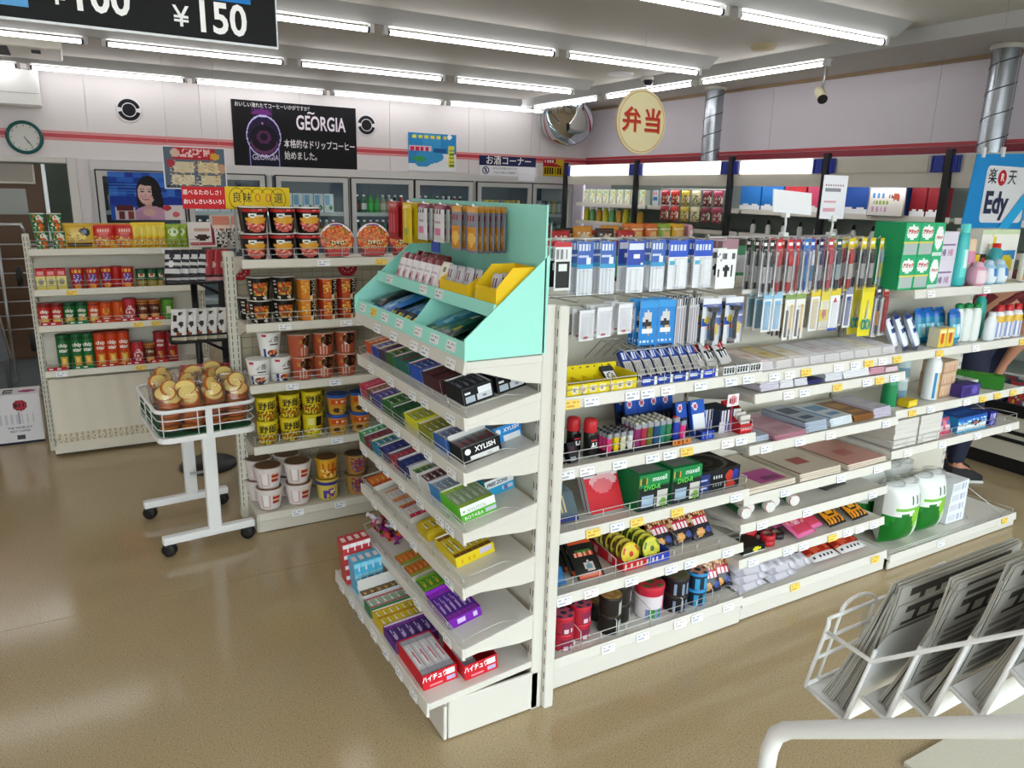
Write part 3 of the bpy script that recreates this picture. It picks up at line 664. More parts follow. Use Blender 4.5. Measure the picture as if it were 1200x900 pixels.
def crisp(t): txt('Crisp', .022, '#efe4d0', t, (0, -.0335, .082), bold=.02, bend=.033)
place('pk', can('snack_can', .135, .035, ppk, '#a82434'), (.24, 5.005, .792), 0, 'pink capped chip can with a speckled label, third snack shelf')
pbw = P('#5a2a18').e(.5, .22, .12, .16, '#d9802e').e(.5, .26, .09, .08, '#efb45a').r(.40, .42, .6, .66, '#6a3018').r(0, .86, 1, .93, '#c8742a')
def crisp2(t): txt('Crisp', .023, '#f3e6c8', t, (0, -.034, .075), bold=.03, bend=.033)
def brown():
    o = can('snack_can', .122, .034, pbw, '#c47a35')(); crisp2(o); return o
place('bw', brown, (.310, 5.005, .792), 0, 'first of two brown chip cans with an orange cap, third snack shelf'); place('bw', None, (.374, 5.005, .792), 0, 'second of two brown chip cans with an orange cap, third snack shelf')
place('gl', can('snack_can', .125, .034, P('#5f9a2e').e(.52, .5, .08, .2, '#e6efc8'), '#3f7a22'), (.446, 5.01, .792), 0, 'light green chip can beside the black wire stand, third snack shelf')
TL = {'g': can('snack_can', .208, .034, P('#1f6a33').e(.5, .30, .10, .13, '#e2ae44').e(.5, .2, .09, .2, '#d79a38').e(.5, .28, .06, .09, '#efca6c').r(.3, .92, .7, 1, '#164d27'), '#14602f', 24, 22, ('chip', 'star'), '#f4f1e6', .70, .031),
      'o': can('snack_can', .212, .035, P('#cf451c').e(.5, .30, .10, .13, '#e2ae44').e(.5, .2, .09, .2, '#dd9a38').e(.5, .28, .06, .09, '#efca6c'), '#a83a1e', 24, 22, ('chip', 'star'), '#f4f1e6', .70, .031),
      'c': can('snack_can', .19, .033, P('#a8242c').e(.5, .25, .1, .16, '#c9783a').spk(.4, .1, .6, .4, ['#8e1f22', '#e0a45a', '#b83a2a'], .6, 20), '#8e1c26', 24, 22, ('chip', 'star'), '#f0e2dc', .72, .027)}
for i, (x, k) in enumerate(zip((-.128, -.058, -.004, .063, .124, .186, .385, .452), 'gggooocc')):
    place('t' + k, TL[k], (x, 5.0, .527), .0, '%s tall %s chip can on the lowest snack shelf' % ({0: 'first', 1: 'second', 2: 'third', 3: 'first', 4: 'second', 5: 'third', 6: 'first', 7: 'second'}[i], {'g': 'green', 'o': 'orange', 'c': 'crimson'}[k]), 'tall chip cans')
place('pk', None, (.258, 5.0, .527), .1, 'pink capped chip can with a speckled label, lowest snack shelf'); place('bw', None, (.325, 5.0, .527), 0, 'brown chip can with an orange cap, lowest snack shelf')
for z, l in ((.792, 'third'), (.527, 'lowest')):
    for q in range(5): 
        x = -.17 + .135 * q
        b = MB(); b.panel((-.05, 0, 0), (.1, 0, 0), (0, 0, .022), 10, 3, P(('#b8283a', '#1f7a46', '#c03a24', '#b8283a', '#c8302c')[q]).bars(.1, .3, .9, .7, 6, '#efe6e0', True, .5)).box(-.05, .05, 0, .002, 0, .022, '#999', 'f')
        o = b.obj('price_card', CARD, None, (x, 4.957, z + .002)); tag(o, '%s small coloured price strip on the %s snack shelf rail' % (nth(q, 5), l), 'price card', 'coloured price strips')
# second snack shelf
pcr = P('#e6d98a').r(0, .68, 1, 1, '#c8242e').r(.15, .74, .85, .9, '#e8a0a0').e(.5, .4, .3, .16, '#b9b49a').r(.25, .3, .75, .42, '#8e8a6e').r(0, 0, 1, .15, '#d6c257')
for i, x in enumerate((-.193, -.143, -.092)): place('cr', carton('snack_carton', 'snack', .047, .06, .118, pcr, '#d8c56a', 12, 18, P('#c8242e')), (x, 4.995, .997), 0, '%s red and cream snack carton on the second snack shelf' % nth(i, 3), 'red and cream snack cartons')
ppo = P('#c22a26').e(.5, .52, .11, .24, '#6a3a96').spk(.4, .35, .6, .68, ['#e6e0ee', '#46307a', '#8e6ab8'], .7, 24).bars(.38, .8, .62, .97, 5, '#edbe52', True, .55).e(.5, .12, .1, .14, '#e58a2a').r(.54, .02, .57, .2, '#f0c05a')
PCUP = cup('snack', 'snack_cup', .118, .030, .036, ppo, '#a8242a', '#b52a26', 32, 20)
for i, x in enumerate((-.013, .062, .137, .243)): place('pcup', PCUP, (x, 4.998 + (.03 if i == 2 else 0), .997), 0, '%s red and purple potato stick cup on the second snack shelf' % nth(i, 4), 'red and purple potato stick cups')
place('pcup', None, (.19, 5.05, .997), 1.6, 'red and purple potato stick cup turned away in the back row', 'red and purple potato stick cups')
pgn = P('#4a5f2a').r(0, .42, 1, 1, '#1d5a34').e(.5, .68, .1, .14, '#e3dcb8').e(.5, .68, .06, .08, '#a8342a').r(0, .0, 1, .35, '#a08c3a')
for i, x in enumerate((.318, .374, .43)): place('gnc', can('snack_can', .105, .029, pgn, '#2c3a26', 20, 14), (x, 5.0, .997), 0, '%s small dark green chip can on the second snack shelf' % nth(i, 3), 'small green chip cans')
# top shelf of the snack unit
pveg = P('#1f7a3f').e(.55, .75, .09, .18, '#e6efe0').e(.52, .45, .06, .25, '#d24a2a').e(.58, .2, .08, .2, '#e07a2e').spk(.36, .05, .66, .95, ['#1f7a3f', '#f0f2e6', '#d8472a', '#e9862e', '#2c5a2a'], .55, 20).e(.44, .4, .025, .09, '#eaf0e0')
VEG = cup('snack', 'snack_cup', .098, .029, .036, pveg, '#e8efe4', '#dfe8da', 30, 16)
for i, x in enumerate((-.172, -.092)):
    for j in (0, 1): place('veg', VEG, (x + .01 * (1 - j), 5.0, 1.223 + .0985 * j), .0, '%s green and orange vegetable snack cup, %s row, snack unit top' % (('first', 'second')[i], ('lower', 'upper')[j]), 'vegetable snack cups')
def bagp(base, *ops):
    p_ = P(base)
    for f_ in ops: f_(p_)
    return p_
pgold = P('#d9b23e').r(0, .86, 1, 1, '#caa030').e(.68, .66, .17, .17, '#1c2430').e(.68, .66, .09, .08, '#6c7a8a').e(.42, .48, .3, .16, '#e9cf5a').spk(.12, .3, .66, .62, ['#b8862a', '#e9c95a', '#a06a1e'], .5, 16).r(.1, .12, .9, .26, '#3a2416').r(.14, .0, .86, .07, '#b98f2a')
place('gold', pouch('snack_bag', 'snack', .155, .145, .05, 20, 20, pgold, '#c9a23a'), (.02, 5.0, 1.222), 0, 'gold snack bag with a dark round badge on the snack unit top')
pred = P('#c4241f').r(0, .0, 1, .40, '#d99a2e').spk(.0, .08, 1, .5, ['#e9b24a', '#c8541f', '#b8281e', '#d8c24a'], .7, 22).e(.5, .7, .36, .15, '#d8483a').bars(.2, .64, .8, .78, 5, '#f0c8b0', True, .5).r(0, .92, 1, 1, '#b8962e')
for i, x in enumerate((.155, .265)): place('redb', pouch('snack_bag', 'snack', .115, .145, .045, 18, 18, pred, '#b8281e'), (x - .01, 5.0, 1.222), 0, '%s red snack bag with a golden lower half on the snack unit top' % ('first', 'second')[i], 'red snack bags')
pyel = P('#e3c21f').bars(.15, .5, .85, .9, 3, '#eedc62', True, .4).r(.2, .25, .8, .42, '#d99a1f').spk(.1, .05, .9, .3, ['#c8301f', '#f0e09a', '#d9a81f'], .5, 12)
for i in range(5): place('yelb', pouch('snack_bag', 'snack', .05, .15, .05, 8, 16, pyel, '#d8b21f'), (.312 + .034 * i, 5.0, 1.222), .15, '%s narrow yellow snack bag in the row on the snack unit top' % nth(i, 5), 'narrow yellow snack bags')
pgre = P('#8fae2e').e(.5, .68, .3, .18, '#dfe8c0').bars(.28, .62, .72, .74, 4, '#5a8a2a', True, .5).spk(.1, .05, .9, .4, ['#6d8a1f', '#c4d26a', '#8a6a3a'], .5, 14)
for i in range(3): place('greb', pouch('snack_bag', 'snack', .085, .14, .045, 12, 16, pgre, '#7a9a2a'), (.515 + .038 * i, 4.99 + .02 * i, 1.222), -.1, '%s lime green snack bag on the snack unit top' % nth(i, 3), 'lime green snack bags')
pchc = P('#e6dcd6').r(.08, .08, .92, .2, '#b8525a').r(.82, .1, .92, .95, '#7a2028').e(.5, .38, .26, .11, '#3a2420').r(.2, .62, .8, .72, '#c9a08a')
place('chc', carton('snack_box', 'snack', .16, .03, .15, pchc, '#d8cfc8', 18, 16), (.675, 4.98, 1.224), 0, 'pale snack box with a chocolate picture, end of the snack unit top', rx=R_(-10))
pgry = P('#c4beb6').r(.1, .55, .9, .95, '#c9745a').spk(.05, .05, .95, .6, ['#2a2724', '#8a857e', '#e8e4de', '#5a5650'], .7, 20).r(.12, .6, .88, .72, '#e8c9b4')
for i in range(3): place('gryb', pouch('snack_bag', 'snack', .13, .21, .045, 16, 20, pgry, '#8a857e'), (.79 + .05 * i, 5.0 + .03 * i, 1.21), .0, '%s grey and salmon snack bag between the snack unit and the noodle unit' % nth(i, 3), 'grey and salmon snack bags')
# ---------------------------------------------------------------- black wire stand with tilted snack packs
st = thing('wire_stand', 'black metal stand of tilted snack packs on a round foot', 'display stand', (.54, 4.45, 0))
MB().tube([(0, 0, .03), (0, 0, 1.15)], .018, n=10).obj('pole', BLACK, st); MB().lathe([(.16, 0), (.16, .012), (.15, .025), (.02, .035)], 24, '#222').obj('foot', BLACK, st)
MB().box(.125, .16, -.01, .025, .35, 1.2).obj('side_post', BLACK, st)
for z in (1.10, .78, .46):
    b = MB(); b.tube([(-.15, -.12, z + .02), (.15, -.12, z + .02), (.15, .05, z + .02), (-.15, .05, z + .02)], .004, n=5, closed=True); b.tube([(-.15, -.12, z - .02), (.15, -.12, z - .02)], .004, n=5)
    for x in (-.15, .15): b.tube([(x, -.12, z + .02), (x, -.12, z - .02), (x, .05, z - .02)], .004, n=5)
    b.obj('basket', BLACK, st); MB().box(-.15, .15, -.11, .05, z - .024, z - .016).obj('tray', BLACK, st); MB().tube([(.0, 0, z - .02), (.14, 0, z - .1)], .008, n=6).obj('brace', BLACK, st)
pbw2 = P('#e7e4e0').e(.3, .7, .16, .12, '#1f1a18').e(.68, .52, .14, .1, '#2a2320').e(.35, .32, .15, .08, '#231d1a').e(.6, .86, .12, .06, '#1c1816').r(.1, .02, .9, .14, '#cfc4a2').e(.55, .2, .18, .08, '#8a4a2c')
pzb = P('#2a2a32').bars(0, .05, 1, .95, 4, '#d8d6d8', False, .55).e(.45, .55, .2, .12, '#f0eeec').e(.5, .8, .2, .08, '#20202a')
prs = P('#a8242e').bars(0, .0, 1, 1, 3, '#c9545a', True, .3).e(.5, .5, .3, .1, '#e2b8b4').r(0, .0, 1, .1, '#d8a0a0')
def packs(z, key, p_, n, x0, dx, lab, grp, rzv=.35):
    for i in range(n): place(key, pouch('snack_pack', 'snack', .085, .17, .022, 12, 20, p_, '#999'), (.54 + x0 + dx * i, 4.37, z), rzv - PI / 2 * .55, '%s %s' % (nth(i, n), lab), grp, R_(-14))
packs(1.09, 'zb', pzb, 4, -.115, .042, 'black and white striped snack pack in the top basket of the black stand', 'striped packs on the black stand')
packs(1.09, 'rs', prs, 3, .045, .042, 'red snack pack in the top basket of the black stand', 'red packs on the black stand')
packs(.77, 'sp', pbw2, 5, -.11, .052, 'white snack pack with black spots in the middle basket of the black stand', 'spotted packs on the black stand')
packs(.455, 'rs', prs, 5, -.09, .045, 'red snack pack in the lowest basket of the black stand', 'red packs on the black stand')
# ---------------------------------------------------------------- bread trolley
tr = thing('bread_trolley', 'white trolley with a wire basket of bagged toast beside the noodle unit', 'trolley', (0, 0, 0))
X0, X1, Y0, Y1 = .225, .60, 3.375, 3.86
for y in (3.385, 3.845):
    MB().box(X0 - .02, X1 + .0, y - .02, y + .02, .06, .095).obj('foot_bar', WHITE, tr, bevel=.004)
    MB().box(.40, .455, y - .018, y + .018, .09, .535).obj('leg', WHITE, tr, bevel=.004)
    for x in (X0 + .005, X1 - .03):
        c = MB(); c.X = Matrix.Rotation(R_(50), 4, 'Z') @ Matrix.Rotation(PI / 2, 4, 'Y'); c.lathe([(.012, -.018), (.029, -.017), (.032, -.004), (.024, 0), (.032, .004), (.029, .017), (.012, .018)], 16, '#161616', '#222', '#222'); w_ = c.obj('caster', RUBBER, tr, (x, y, .033))
        MB().box(-.02, .02, -.016, .016, .018, .031, '#1b1b1b').obj('fork', BLACK, w_)
MB().tube([(.427, 3.40, .36), (.427, 3.83, .2)], .007, n=6).obj('brace', ALU, tr)
MB().box(.41, .445, 3.40, 3.83, .50, .53).obj('spine', WHITE, tr)
def rrect(x0, x1, y0, y1, z, r=.05, q=4):
    o = []
    for cx, cy, a in ((x1 - r, y0 + r, -90), (x1 - r, y1 - r, 0), (x0 + r, y1 - r, 90), (x0 + r, y0 + r, 180)):
        o += [(cx + r * math.cos(R_(a + 90 * k / q)), cy + r * math.sin(R_(a + 90 * k / q)), z) for k in range(q + 1)]
    return o
BX0, BX1, BY0, BY1 = .225, .635, 3.35, 3.88
b = MB(); b.prism([(p_[0], p_[1]) for p_ in rrect(BX0, BX1, BY0, BY1, 0)], .525, .55, 'z', '#f0f0ee'); b.obj('tray', WHITE, tr)
b = MB(); b.prism([(p_[0], p_[1]) for p_ in rrect(BX0 + .012, BX1 - .012, BY0 + .012, BY1 - .012, 0)], .551, .556, 'z', '#16492c'); b.obj('green_mat', pmat('green_mat', '#14502e', .7, noise=.1, nscale=30), tr)
b = MB(); b.tube(rrect(BX0, BX1, BY0, BY1, .665), .009, n=6, closed=True); b.obj('top_rim', WHITE, tr)
for z in (.585, .625):
    b = MB(); b.tube(rrect(BX0 + .003, BX1 - .003, BY0 + .003, BY1 - .003, z), .0028, n=4, closed=True); b.obj('side_wire', WHITE, tr)
for x, y in [(x, BY0 + .002) for x in (BX0 + .02, .385, .475)] + [(x, BY1 - .002) for x in (.3, .43, .56)] + [(BX0 + .002, y) for y in (3.5, 3.65, 3.8)] + [(BX1 - .002, y) for y in (3.5, 3.65, 3.8)]:
    MB().tube([(x, y, .55), (x, y, .665)], .0028, n=4).obj('upright_wire', WHITE, tr)
MB().box(.416, .444, BY0 - .006, BY0 + .004, .53, .668).obj('front_strap', WHITE, tr)
b = MB(); b.box(BX0 + .01, BX0 + .014, BY0 + .05, BY1 - .05, .556, .64, '#1c5a36'); b.obj('side_liner', bpy.data.materials['green_mat'], tr)
def toast(bm, c, r, tilt, rz, col):
    bm.X = Matrix.Translation(c) @ Matrix.Rotation(rz, 4, 'Z') @ Matrix.Rotation(tilt, 4, 'X') @ Matrix.Diagonal((1.18, .88, 1, 1))
    bm.lathe([(r * .97, -.006), (r, -.003), (r, .004), (r * .9, .006)], 12, lambda u, j: '#b8561e' if j < 2 else '#cf7a2a', '#c9752a', col)
    bm.X = None
def bread():
    t = thing('toast_bag', None, 'bread')
    r2 = random.Random(len(PROTO) * 7 + 3)
    for k in range(9):
        a = MB(); toast(a, (r2.uniform(-.012, .012), r2.uniform(-.012, .012), .02 + .013 * k), .038, R_(90) * 0 + r2.uniform(-.15, .15), 0, '#d8a84a'); a.obj('toast_slice', MATTE, t)
    for k in range(3):
        a = MB(); toast(a, (r2.uniform(-.02, .02), r2.uniform(-.025, -.005), .15 + .022 * k), .038, R_(60 + 10 * k), r2.uniform(-.7, .7), '#ecd07e'); a.obj('toast_slice', MATTE, t)
    MB().pillow(.115, .225, .10, 10, 12, lambda u, v: '#fff', '#fff', .12).obj('film_bag', FILM, t)
    return t
br = []
for i, (x, y, rz) in enumerate(((.29, 3.42, .1), (.38, 3.43, -.3), (.475, 3.42, .25), (.57, 3.43, -.1), (.30, 3.56, .5), (.40, 3.57, .0), (.50, 3.57, .4), (.585, 3.58, .2), (.33, 3.70, .2), (.45, 3.71, -.4), (.56, 3.72, .1))):
    k = 'toast%d' % (i % 3)
    place(k, bread, (x, y, .557), rz, 'clear bag of golden toast, %s in the %s row of the trolley basket' % ((nth(i, 4), 'front') if i < 4 else (nth(i - 4, 4), 'middle') if i < 8 else (nth(i - 8, 3), 'back')), 'bags of toast in the trolley', R_((-7, 4, -5, -9)[i % 4]))
ofs = P('#dfe08a').r(.1, .1, .9, .9, '#d5d27a')
place('ylc', carton('card', 'card', .09, .002, .11, ofs, '#dcd98a', 2, 2), (.268, 3.52, .70), .25, 'pale yellow card inside the trolley basket among the toast bags', None, R_(-8)) if 0 else None

PV = Matrix.Translation((.60, 3.36, 0)) @ Matrix.Rotation(R_(5), 4, 'Z') @ Matrix.Translation((-.61, -3.36, 0))
for o in [tr] + [o for o in COL.objects if o.get('group') == 'bags of toast in the trolley']:
    o.location = PV @ o.location; o.rotation_euler.z += R_(5)
# ================================================================ gum rack goods
SHN = ['first', 'second', 'third', 'fourth', 'fifth', 'sixth', 'bottom']
def gpos(lx, dep, k, h=0):
    if k == 6: t, z, x0 = R_(5), .150, .748
    else: t, z, x0 = (GT if k else 0), GUMZ[k][0], .86
    return (x0 + dep * math.cos(t) - h * math.sin(t), 2.63 - lx, z - .003 + dep * math.sin(t) + h * math.cos(t)), -t
def tray(name, dx, ly, h, col, end=None, inner='#d9d6d0', extra=None, back=0, tmat=CARD):
    """open-topped counter box; its printed end faces -y"""
    t = thing(name, None, 'sweets box'); w = .0014
    b = MB()
    b.panel((-dx / 2, -ly / 2, 0), (dx, 0, 0), (0, 0, h), 16, 8, end or (lambda u, v: col))
    b.box(-dx / 2, dx / 2, -ly / 2, -ly / 2 + w, 0, h, inner, 'f')
    b.obj('end_flap', tmat, t)
    b = MB().box(-dx / 2, dx / 2, ly / 2 - w, ly / 2, 0, h + back, col, cols={'f': inner}); b.obj('rear_flap', tmat, t)
    b = MB().box(-dx / 2, -dx / 2 + w, -ly / 2 + w, ly / 2 - w, 0, h, col, cols={'r': inner}); b.obj('side_flap', tmat, t)
    b = MB().box(dx / 2 - w, dx / 2, -ly / 2 + w, ly / 2 - w, 0, h, col, cols={'l': inner}); b.obj('side_flap', tmat, t)
    MB().box(-dx / 2 + w, dx / 2 - w, -ly / 2 + w, ly / 2 - w, 0, w, inner).obj('base', tmat, t)
    if extra: extra(t)
    return t
def stick(cols, dx, ly, h):
    p_ = P(cols[0])
    p_.r(0, .0, 1, .16, cols[1]).r(0, .86, 1, 1, cols[1])
    if len(cols) > 2:
        lum = lambda h: sum(LC(h)[:3]); hi = cols[2] if lum(cols[2]) > lum(cols[0]) else '#e4e4e6'
        p_.r(.22, .24, .42, .78, hi).r(.6, .3, .78, .66, cols[2]).r(.22, .5, .42, .56, cols[0]).r(.46, .2, .54, .5, hi)
    b = MB(); b.panel((-dx / 2, -ly / 2, h), (dx, 0, 0), (0, ly, 0), 7, 14, p_); b.box(-dx / 2, dx / 2, -ly / 2, ly / 2, 0, h, cols[0], 't', {'f': cols[1], 'b': cols[1]})
    return tag(b.obj('gum_pack', GLOSS), None, 'gum')
nbox = [0]
def gumbox(k, lx0, lx1, d0, d1, h, col, lab, pack=None, n=5, end=None, extra=None, rows=1, fill=1.0, packh=None, inner='#d9d6d0', kind='gum', back=0):
    ly = lx1 - lx0 - .003; dx = d1 - d0; c = ((lx0 + lx1) / 2, (d0 + d1) / 2)
    loc, ry = gpos(c[0], c[1], k)
    t = tray('sweets_box', dx, ly, h, col, end, inner, extra, back); t.location = loc; t.rotation_euler = (0, ry, 0)
    t['label'] = lab + ' on the %s shelf of the gum rack' % SHN[k]
    if pack:
        nbox[0] += 1; key = 'pk%d' % nbox[0]; pw_ = (dx - .006) / n; ph = packh or h - .006; pl_ = (ly - .006) / rows
        for j in range(rows):
            for i in range(int(n * fill + .5)):
                l2, _ = gpos(lx0 + .003 + pl_ * (j + .5), d0 + .003 + pw_ * (i + .5), k, .002)
                if key not in PROTO:
                    def mkp():
                        return stick(pack, pw_ * .94, pl_ * .97, ph)
                else: mkp = None
                desc = ' '.join(w_ for w_ in lab.split(' ') if w_ not in ('open', 'box', 'tray', 'with', 'lettered', 'of'))
                place(key, mkp, l2, 0, '%s pack, %s from the rail%s, in the %s' % (kind, ORD[i], (', nearer half' if j else ', farther half') if rows > 1 else '', lab.replace('open ', '')), 'packs in the %s, %s shelf' % (lab, SHN[k]), 0, ry)
    return t
def x_end(word, base, under, tcol='#ffffff', size=.026, dx=.13, ly=.12, h=.05):
    def f(t):
        txt(word, size, tcol, t, (.012, -ly / 2 - .0012, h * .70), bold=.03, sx=.95, space=1.05)
        b = MB(); b.X = Matrix.Translation((-dx * .36, -ly / 2 - .001, h * .70)) @ Matrix.Rotation(PI / 2, 4, 'X'); b.lathe([(.005, 0), (.0095, .0004)], 14, tcol, None, tcol, 0); b.obj('round_mark', CARD, t)
    return f
def bars_end(base, white, x0=.45):
    return P(base).r(x0, .12, .96, .45, white).r(x0 + .02, .56, .92, .88, '#f2f2f2').bars(x0 + .05, .2, .9, .38, 8, '#8a8e96', True, .5).r(.08, .1, x0 - .05, .5, '#b9c2cc').r(.08, .62, .26, .78, '#f0f0f0')
# first sloping shelf below the green display
gumbox(1, .0, .065, .04, .15, .045, '#c9502a', 'open orange sweets box at the far end', ('#d8742e', '#a83a22', '#f0c25a'), 5)
gumbox(1, .067, .135, .04, .16, .04, '#2344a0', 'deep blue sweets box with yellow corners', ('#2a4fb5', '#d9b23a', '#16307a'), 5)
gumbox(1, .137, .215, .04, .17, .042, '#3a2c4e', 'dark purple sweets box with a yellow front', ('#46345e', '#d8b43a', '#7a5a9a'), 5)
gumbox(1, .217, .295, .04, .18, .046, '#2f6a26', 'leaf green gum box third along', ('#3f8a2c', '#e0a63a', '#2a5a1e'), 5)
gumbox(1, .297, .425, .04, .18, .046, '#1d6a5e', 'teal gum box with red patches', ('#237a6a', '#c0392f', '#3a9a7a'), 6, rows=2)
gumbox(1, .427, .535, .04, .18, .05, '#2456b8', 'bright blue gum box', ('#2a66cf', '#b83a5a', '#1d4aa0'), 6)
gumbox(1, .537, .675, .04, .18, .048, '#4a2227', 'maroon gum box', ('#5e2a30', '#3a191d', '#7a4048'), 6, rows=2)
for d0, d1, w_ in ((.045, .142, 'front'), (.156, .248, 'rear')):
    gumbox(1, .69, .815, d0, d1, .05, '#17181c', 'charcoal gum box with white panels, %s one' % w_, ('#2c2f38', '#4a505c', '#8a93a2'), 4, bars_end('#15161a', '#d8dade'))
# second
gumbox(2, .0, .075, .015, .14, .05, '#c21f4a', 'hot pink sweets box at the far end', ('#d22a58', '#a8183c', '#e0507a'), 5)
gumbox(2, .077, .135, .015, .14, .045, '#5a3a34', 'brown mixed sweets box', ('#8a4a3a', '#c9622e', '#d8b07a'), 6)
gumbox(2, .137, .235, .015, .15, .045, '#3a3f9a', 'violet blue gum box', ('#3a44a8', '#b8404a', '#c0b0dc'), 6)
gumbox(2, .237, .335, .015, .16, .048, '#1d6a2e', 'green gum box with a pale tag', ('#207a34', '#9ac26a', '#175a26'), 5)
gumbox(2, .337, .43, .015, .16, .045, '#1c5430', 'dark green gum box', ('#1f6136', '#123c22', '#2c7a44'), 5)
gumbox(2, .432, .545, .02, .16, .05, '#d9d41f', 'acid yellow gum box', ('#b9bf2a', '#e6e03a', '#6a7a1a'), 6)
gumbox(2, .547, .66, .02, .16, .045, '#8a9226', 'olive yellow gum box', ('#8e962a', '#c9a63a', '#5e661c'), 6)
gumbox(2, .662, .755, .022, .16, .05, '#2a62b0', 'blue and silver gum box', ('#7a86b0', '#c9ccd8', '#3a4a86'), 6)
gumbox(2, .757, .848, .028, .152, .05, '#141416', 'black lettered gum box', ('#4a4f56', '#8a9098', '#a83038'), 5, P('#131315').r(.2, .08, .92, .34, '#e9e9e9').bars(.5, .12, .9, .3, 8, '#c9c9cc', True, .5), x_end('XYLISH', 0, 0, '#f4f4f4', .021, .124, .088, .05), back=.012)
gumbox(2, .70, .80, .158, .25, .05, '#2a8fd8', 'sky blue lettered gum box', None, 5, P('#2b90dc').r(.3, .06, .95, .32, '#eef2f5').bars(.55, .1, .92, .28, 6, '#c9b9a0', True, .5), x_end('XYLISH', 0, 0, '#f4f8fb', .0165, .092, .097, .05), back=.01)
# third
gumbox(3, .0, .055, .005, .13, .042, '#1f8a4a', 'mint green gum box at the far end', ('#2a9a56', '#7ad0c0', '#c0e6c8'), 5)
gumbox(3, .057, .125, .005, .13, .042, '#6a1d2c', 'wine red gum box', ('#7a2434', '#3f6a7a', '#b04a5c'), 5)
gumbox(3, .127, .20, .01, .14, .042, '#167a9a', 'turquoise gum box with a lime corner', ('#1a86a8', '#c9d03a', '#126a86'), 5)
gumbox(3, .202, .285, .015, .14, .042, '#222a6a', 'navy gum box behind the red one', ('#2a3484', '#1a2058', '#5a64b8'), 5)
gumbox(3, .287, .36, .018, .14, .042, '#a83044', 'coral red gum box', ('#b83c4e', '#3a7a9a', '#d8707c'), 6)
gumbox(3, .362, .455, .02, .14, .045, '#1d2a66', 'dark navy gum box beside the white tray', ('#24347c', '#d8d8e6', '#4a58a8'), 5)
gumbox(3, .457, .53, .024, .14, .046, '#d9d7d2', 'white tray of green gum', ('#3a7a34', '#a0b83a', '#205a24'), 5, fill=.5, packh=.03)
gumbox(3, .532, .61, .028, .15, .046, '#cfccc8', 'pale tray of dark mint gum', ('#5a2c34', '#c9a0a8', '#2c4a46'), 5, fill=.8)
gumbox(3, .612, .70, .028, .16, .046, '#3a8ac8', 'blue striped gum box', ('#8ea2b8', '#c8ccd4', '#4a6aa0'), 6)
def e3(t): txt('XYLITOL', .0155, '#8fb59a', t, (-.005, -.0725, .034), bold=.0, sx=1.0, space=1.05); txt('BOTABA', .0145, '#eef6e8', t, (-.018, -.0725, .013), bold=.02, space=1.15)
gumbox(3, .702, .845, .026, .14, .05, '#5fc02a', 'white and lime lettered gum box', ('#9ab08a', '#a6cf3a', '#c9d4c4'), 5, P('#57b827').r(0, .5, 1, 1, '#f1f4ee').r(.66, .12, .97, .4, '#c9cbe0').e(.09, .68, .03, .1, '#7ac28a'), e3, fill=.9)
def e3b(t): txt('FREE ZONE', .0165, '#1c1f4a', t, (-.008, -.0375, .038), bold=.02, shear=.2, sx=.85)
gumbox(3, .69, .765, .15, .25, .052, '#2aa0d8', 'white and cyan lettered gum box', None, 5, P('#2fa9dd').r(0, .5, 1, 1, '#f2f3f6').r(.55, .08, .95, .42, '#c9cbe0').bars(.6, .14, .9, .36, 6, '#6a78b8', True, .5), e3b)
# fourth
gumbox(4, .02, .115, .015, .15, .022, '#dcd8d0', 'far low tray of orange sweets', ('#d8742a', '#b8481f', '#f0b04a'), 6, packh=.024)
gumbox(4, .19, .285, .03, .16, .022, '#d8d5ce', 'low tray of orange and white sweets, first', ('#d8d4d0', '#d8844a', '#a8aab0'), 7, packh=.024)
gumbox(4, .29, .345, .03, .16, .022, '#d8d5ce', 'low tray of orange and white sweets, second', ('#d0ccca', '#cf7a42', '#9aa0a8'), 7, packh=.024)
gumbox(4, .35, .44, .032, .17, .022, '#d8d5ce', 'low tray of white and crimson sweets', ('#d6d2d0', '#b82a46', '#d8844a'), 6, packh=.026)
gumbox(4, .50, .59, .03, .11, .03, '#d8ba1f', 'yellow caramel box with a flat lid, smaller', ('#ddc022', '#c9a81a', '#3a2c14'), 3, packh=.034)
gumbox(4, .635, .79, .036, .168, .035, '#e3c91f', 'bright yellow caramel tray with raised rim', ('#e0c424', '#8a5a1a', '#2c2210'), 6, P('#e4ca1f').r(.62, .35, .95, .85, '#c9c0d8').bars(.15, .3, .55, .6, 9, '#d9a81f', True, .5), rows=1, inner='#efe9d8')
# fifth: twist-wrapped sweets and low trays
tw = thing('candy_bag', 'clear bag of twist wrapped sweets in pink and purple', 'sweets'); l_, ry = gpos(.10, .10, 5, .0); tw.location = l_; tw.rotation_euler = (0, ry, 0)
for i in range(46):
    a = MB(); c = ('#c02a6a', '#8a2a7a', '#d8722e', '#7a8a3a', '#d8a8b8', '#b83a3a', '#cfc8d0')[rnd.randrange(7)]
    r = rnd.uniform(.008, .013); a.lathe([(.011, -.028), (.004, -.014), (r, -.009), (r, .009), (.004, .014), (.011, .028)], 7, c, None, None)
    put('wrapped_sweet', a.mesh('wrapped_sweet', FOIL), tw, (rnd.uniform(-.06, .06), rnd.uniform(-.085, .085), .016 + rnd.uniform(0, .055) * (1 - (i % 3) * .2)), (rnd.uniform(0, 3), rnd.uniform(0, 3), rnd.uniform(0, 3)))
gumbox(5, .305, .385, .02, .14, .022, '#e0dcd4', 'low tray of orange wafer packs, first', ('#d8642a', '#8a9a3a', '#c9a24a'), 6, packh=.024)
gumbox(5, .39, .475, .02, .14, .022, '#e0dcd4', 'low tray of orange wafer packs, second', ('#d05a26', '#96a040', '#d0b050'), 6, packh=.024)
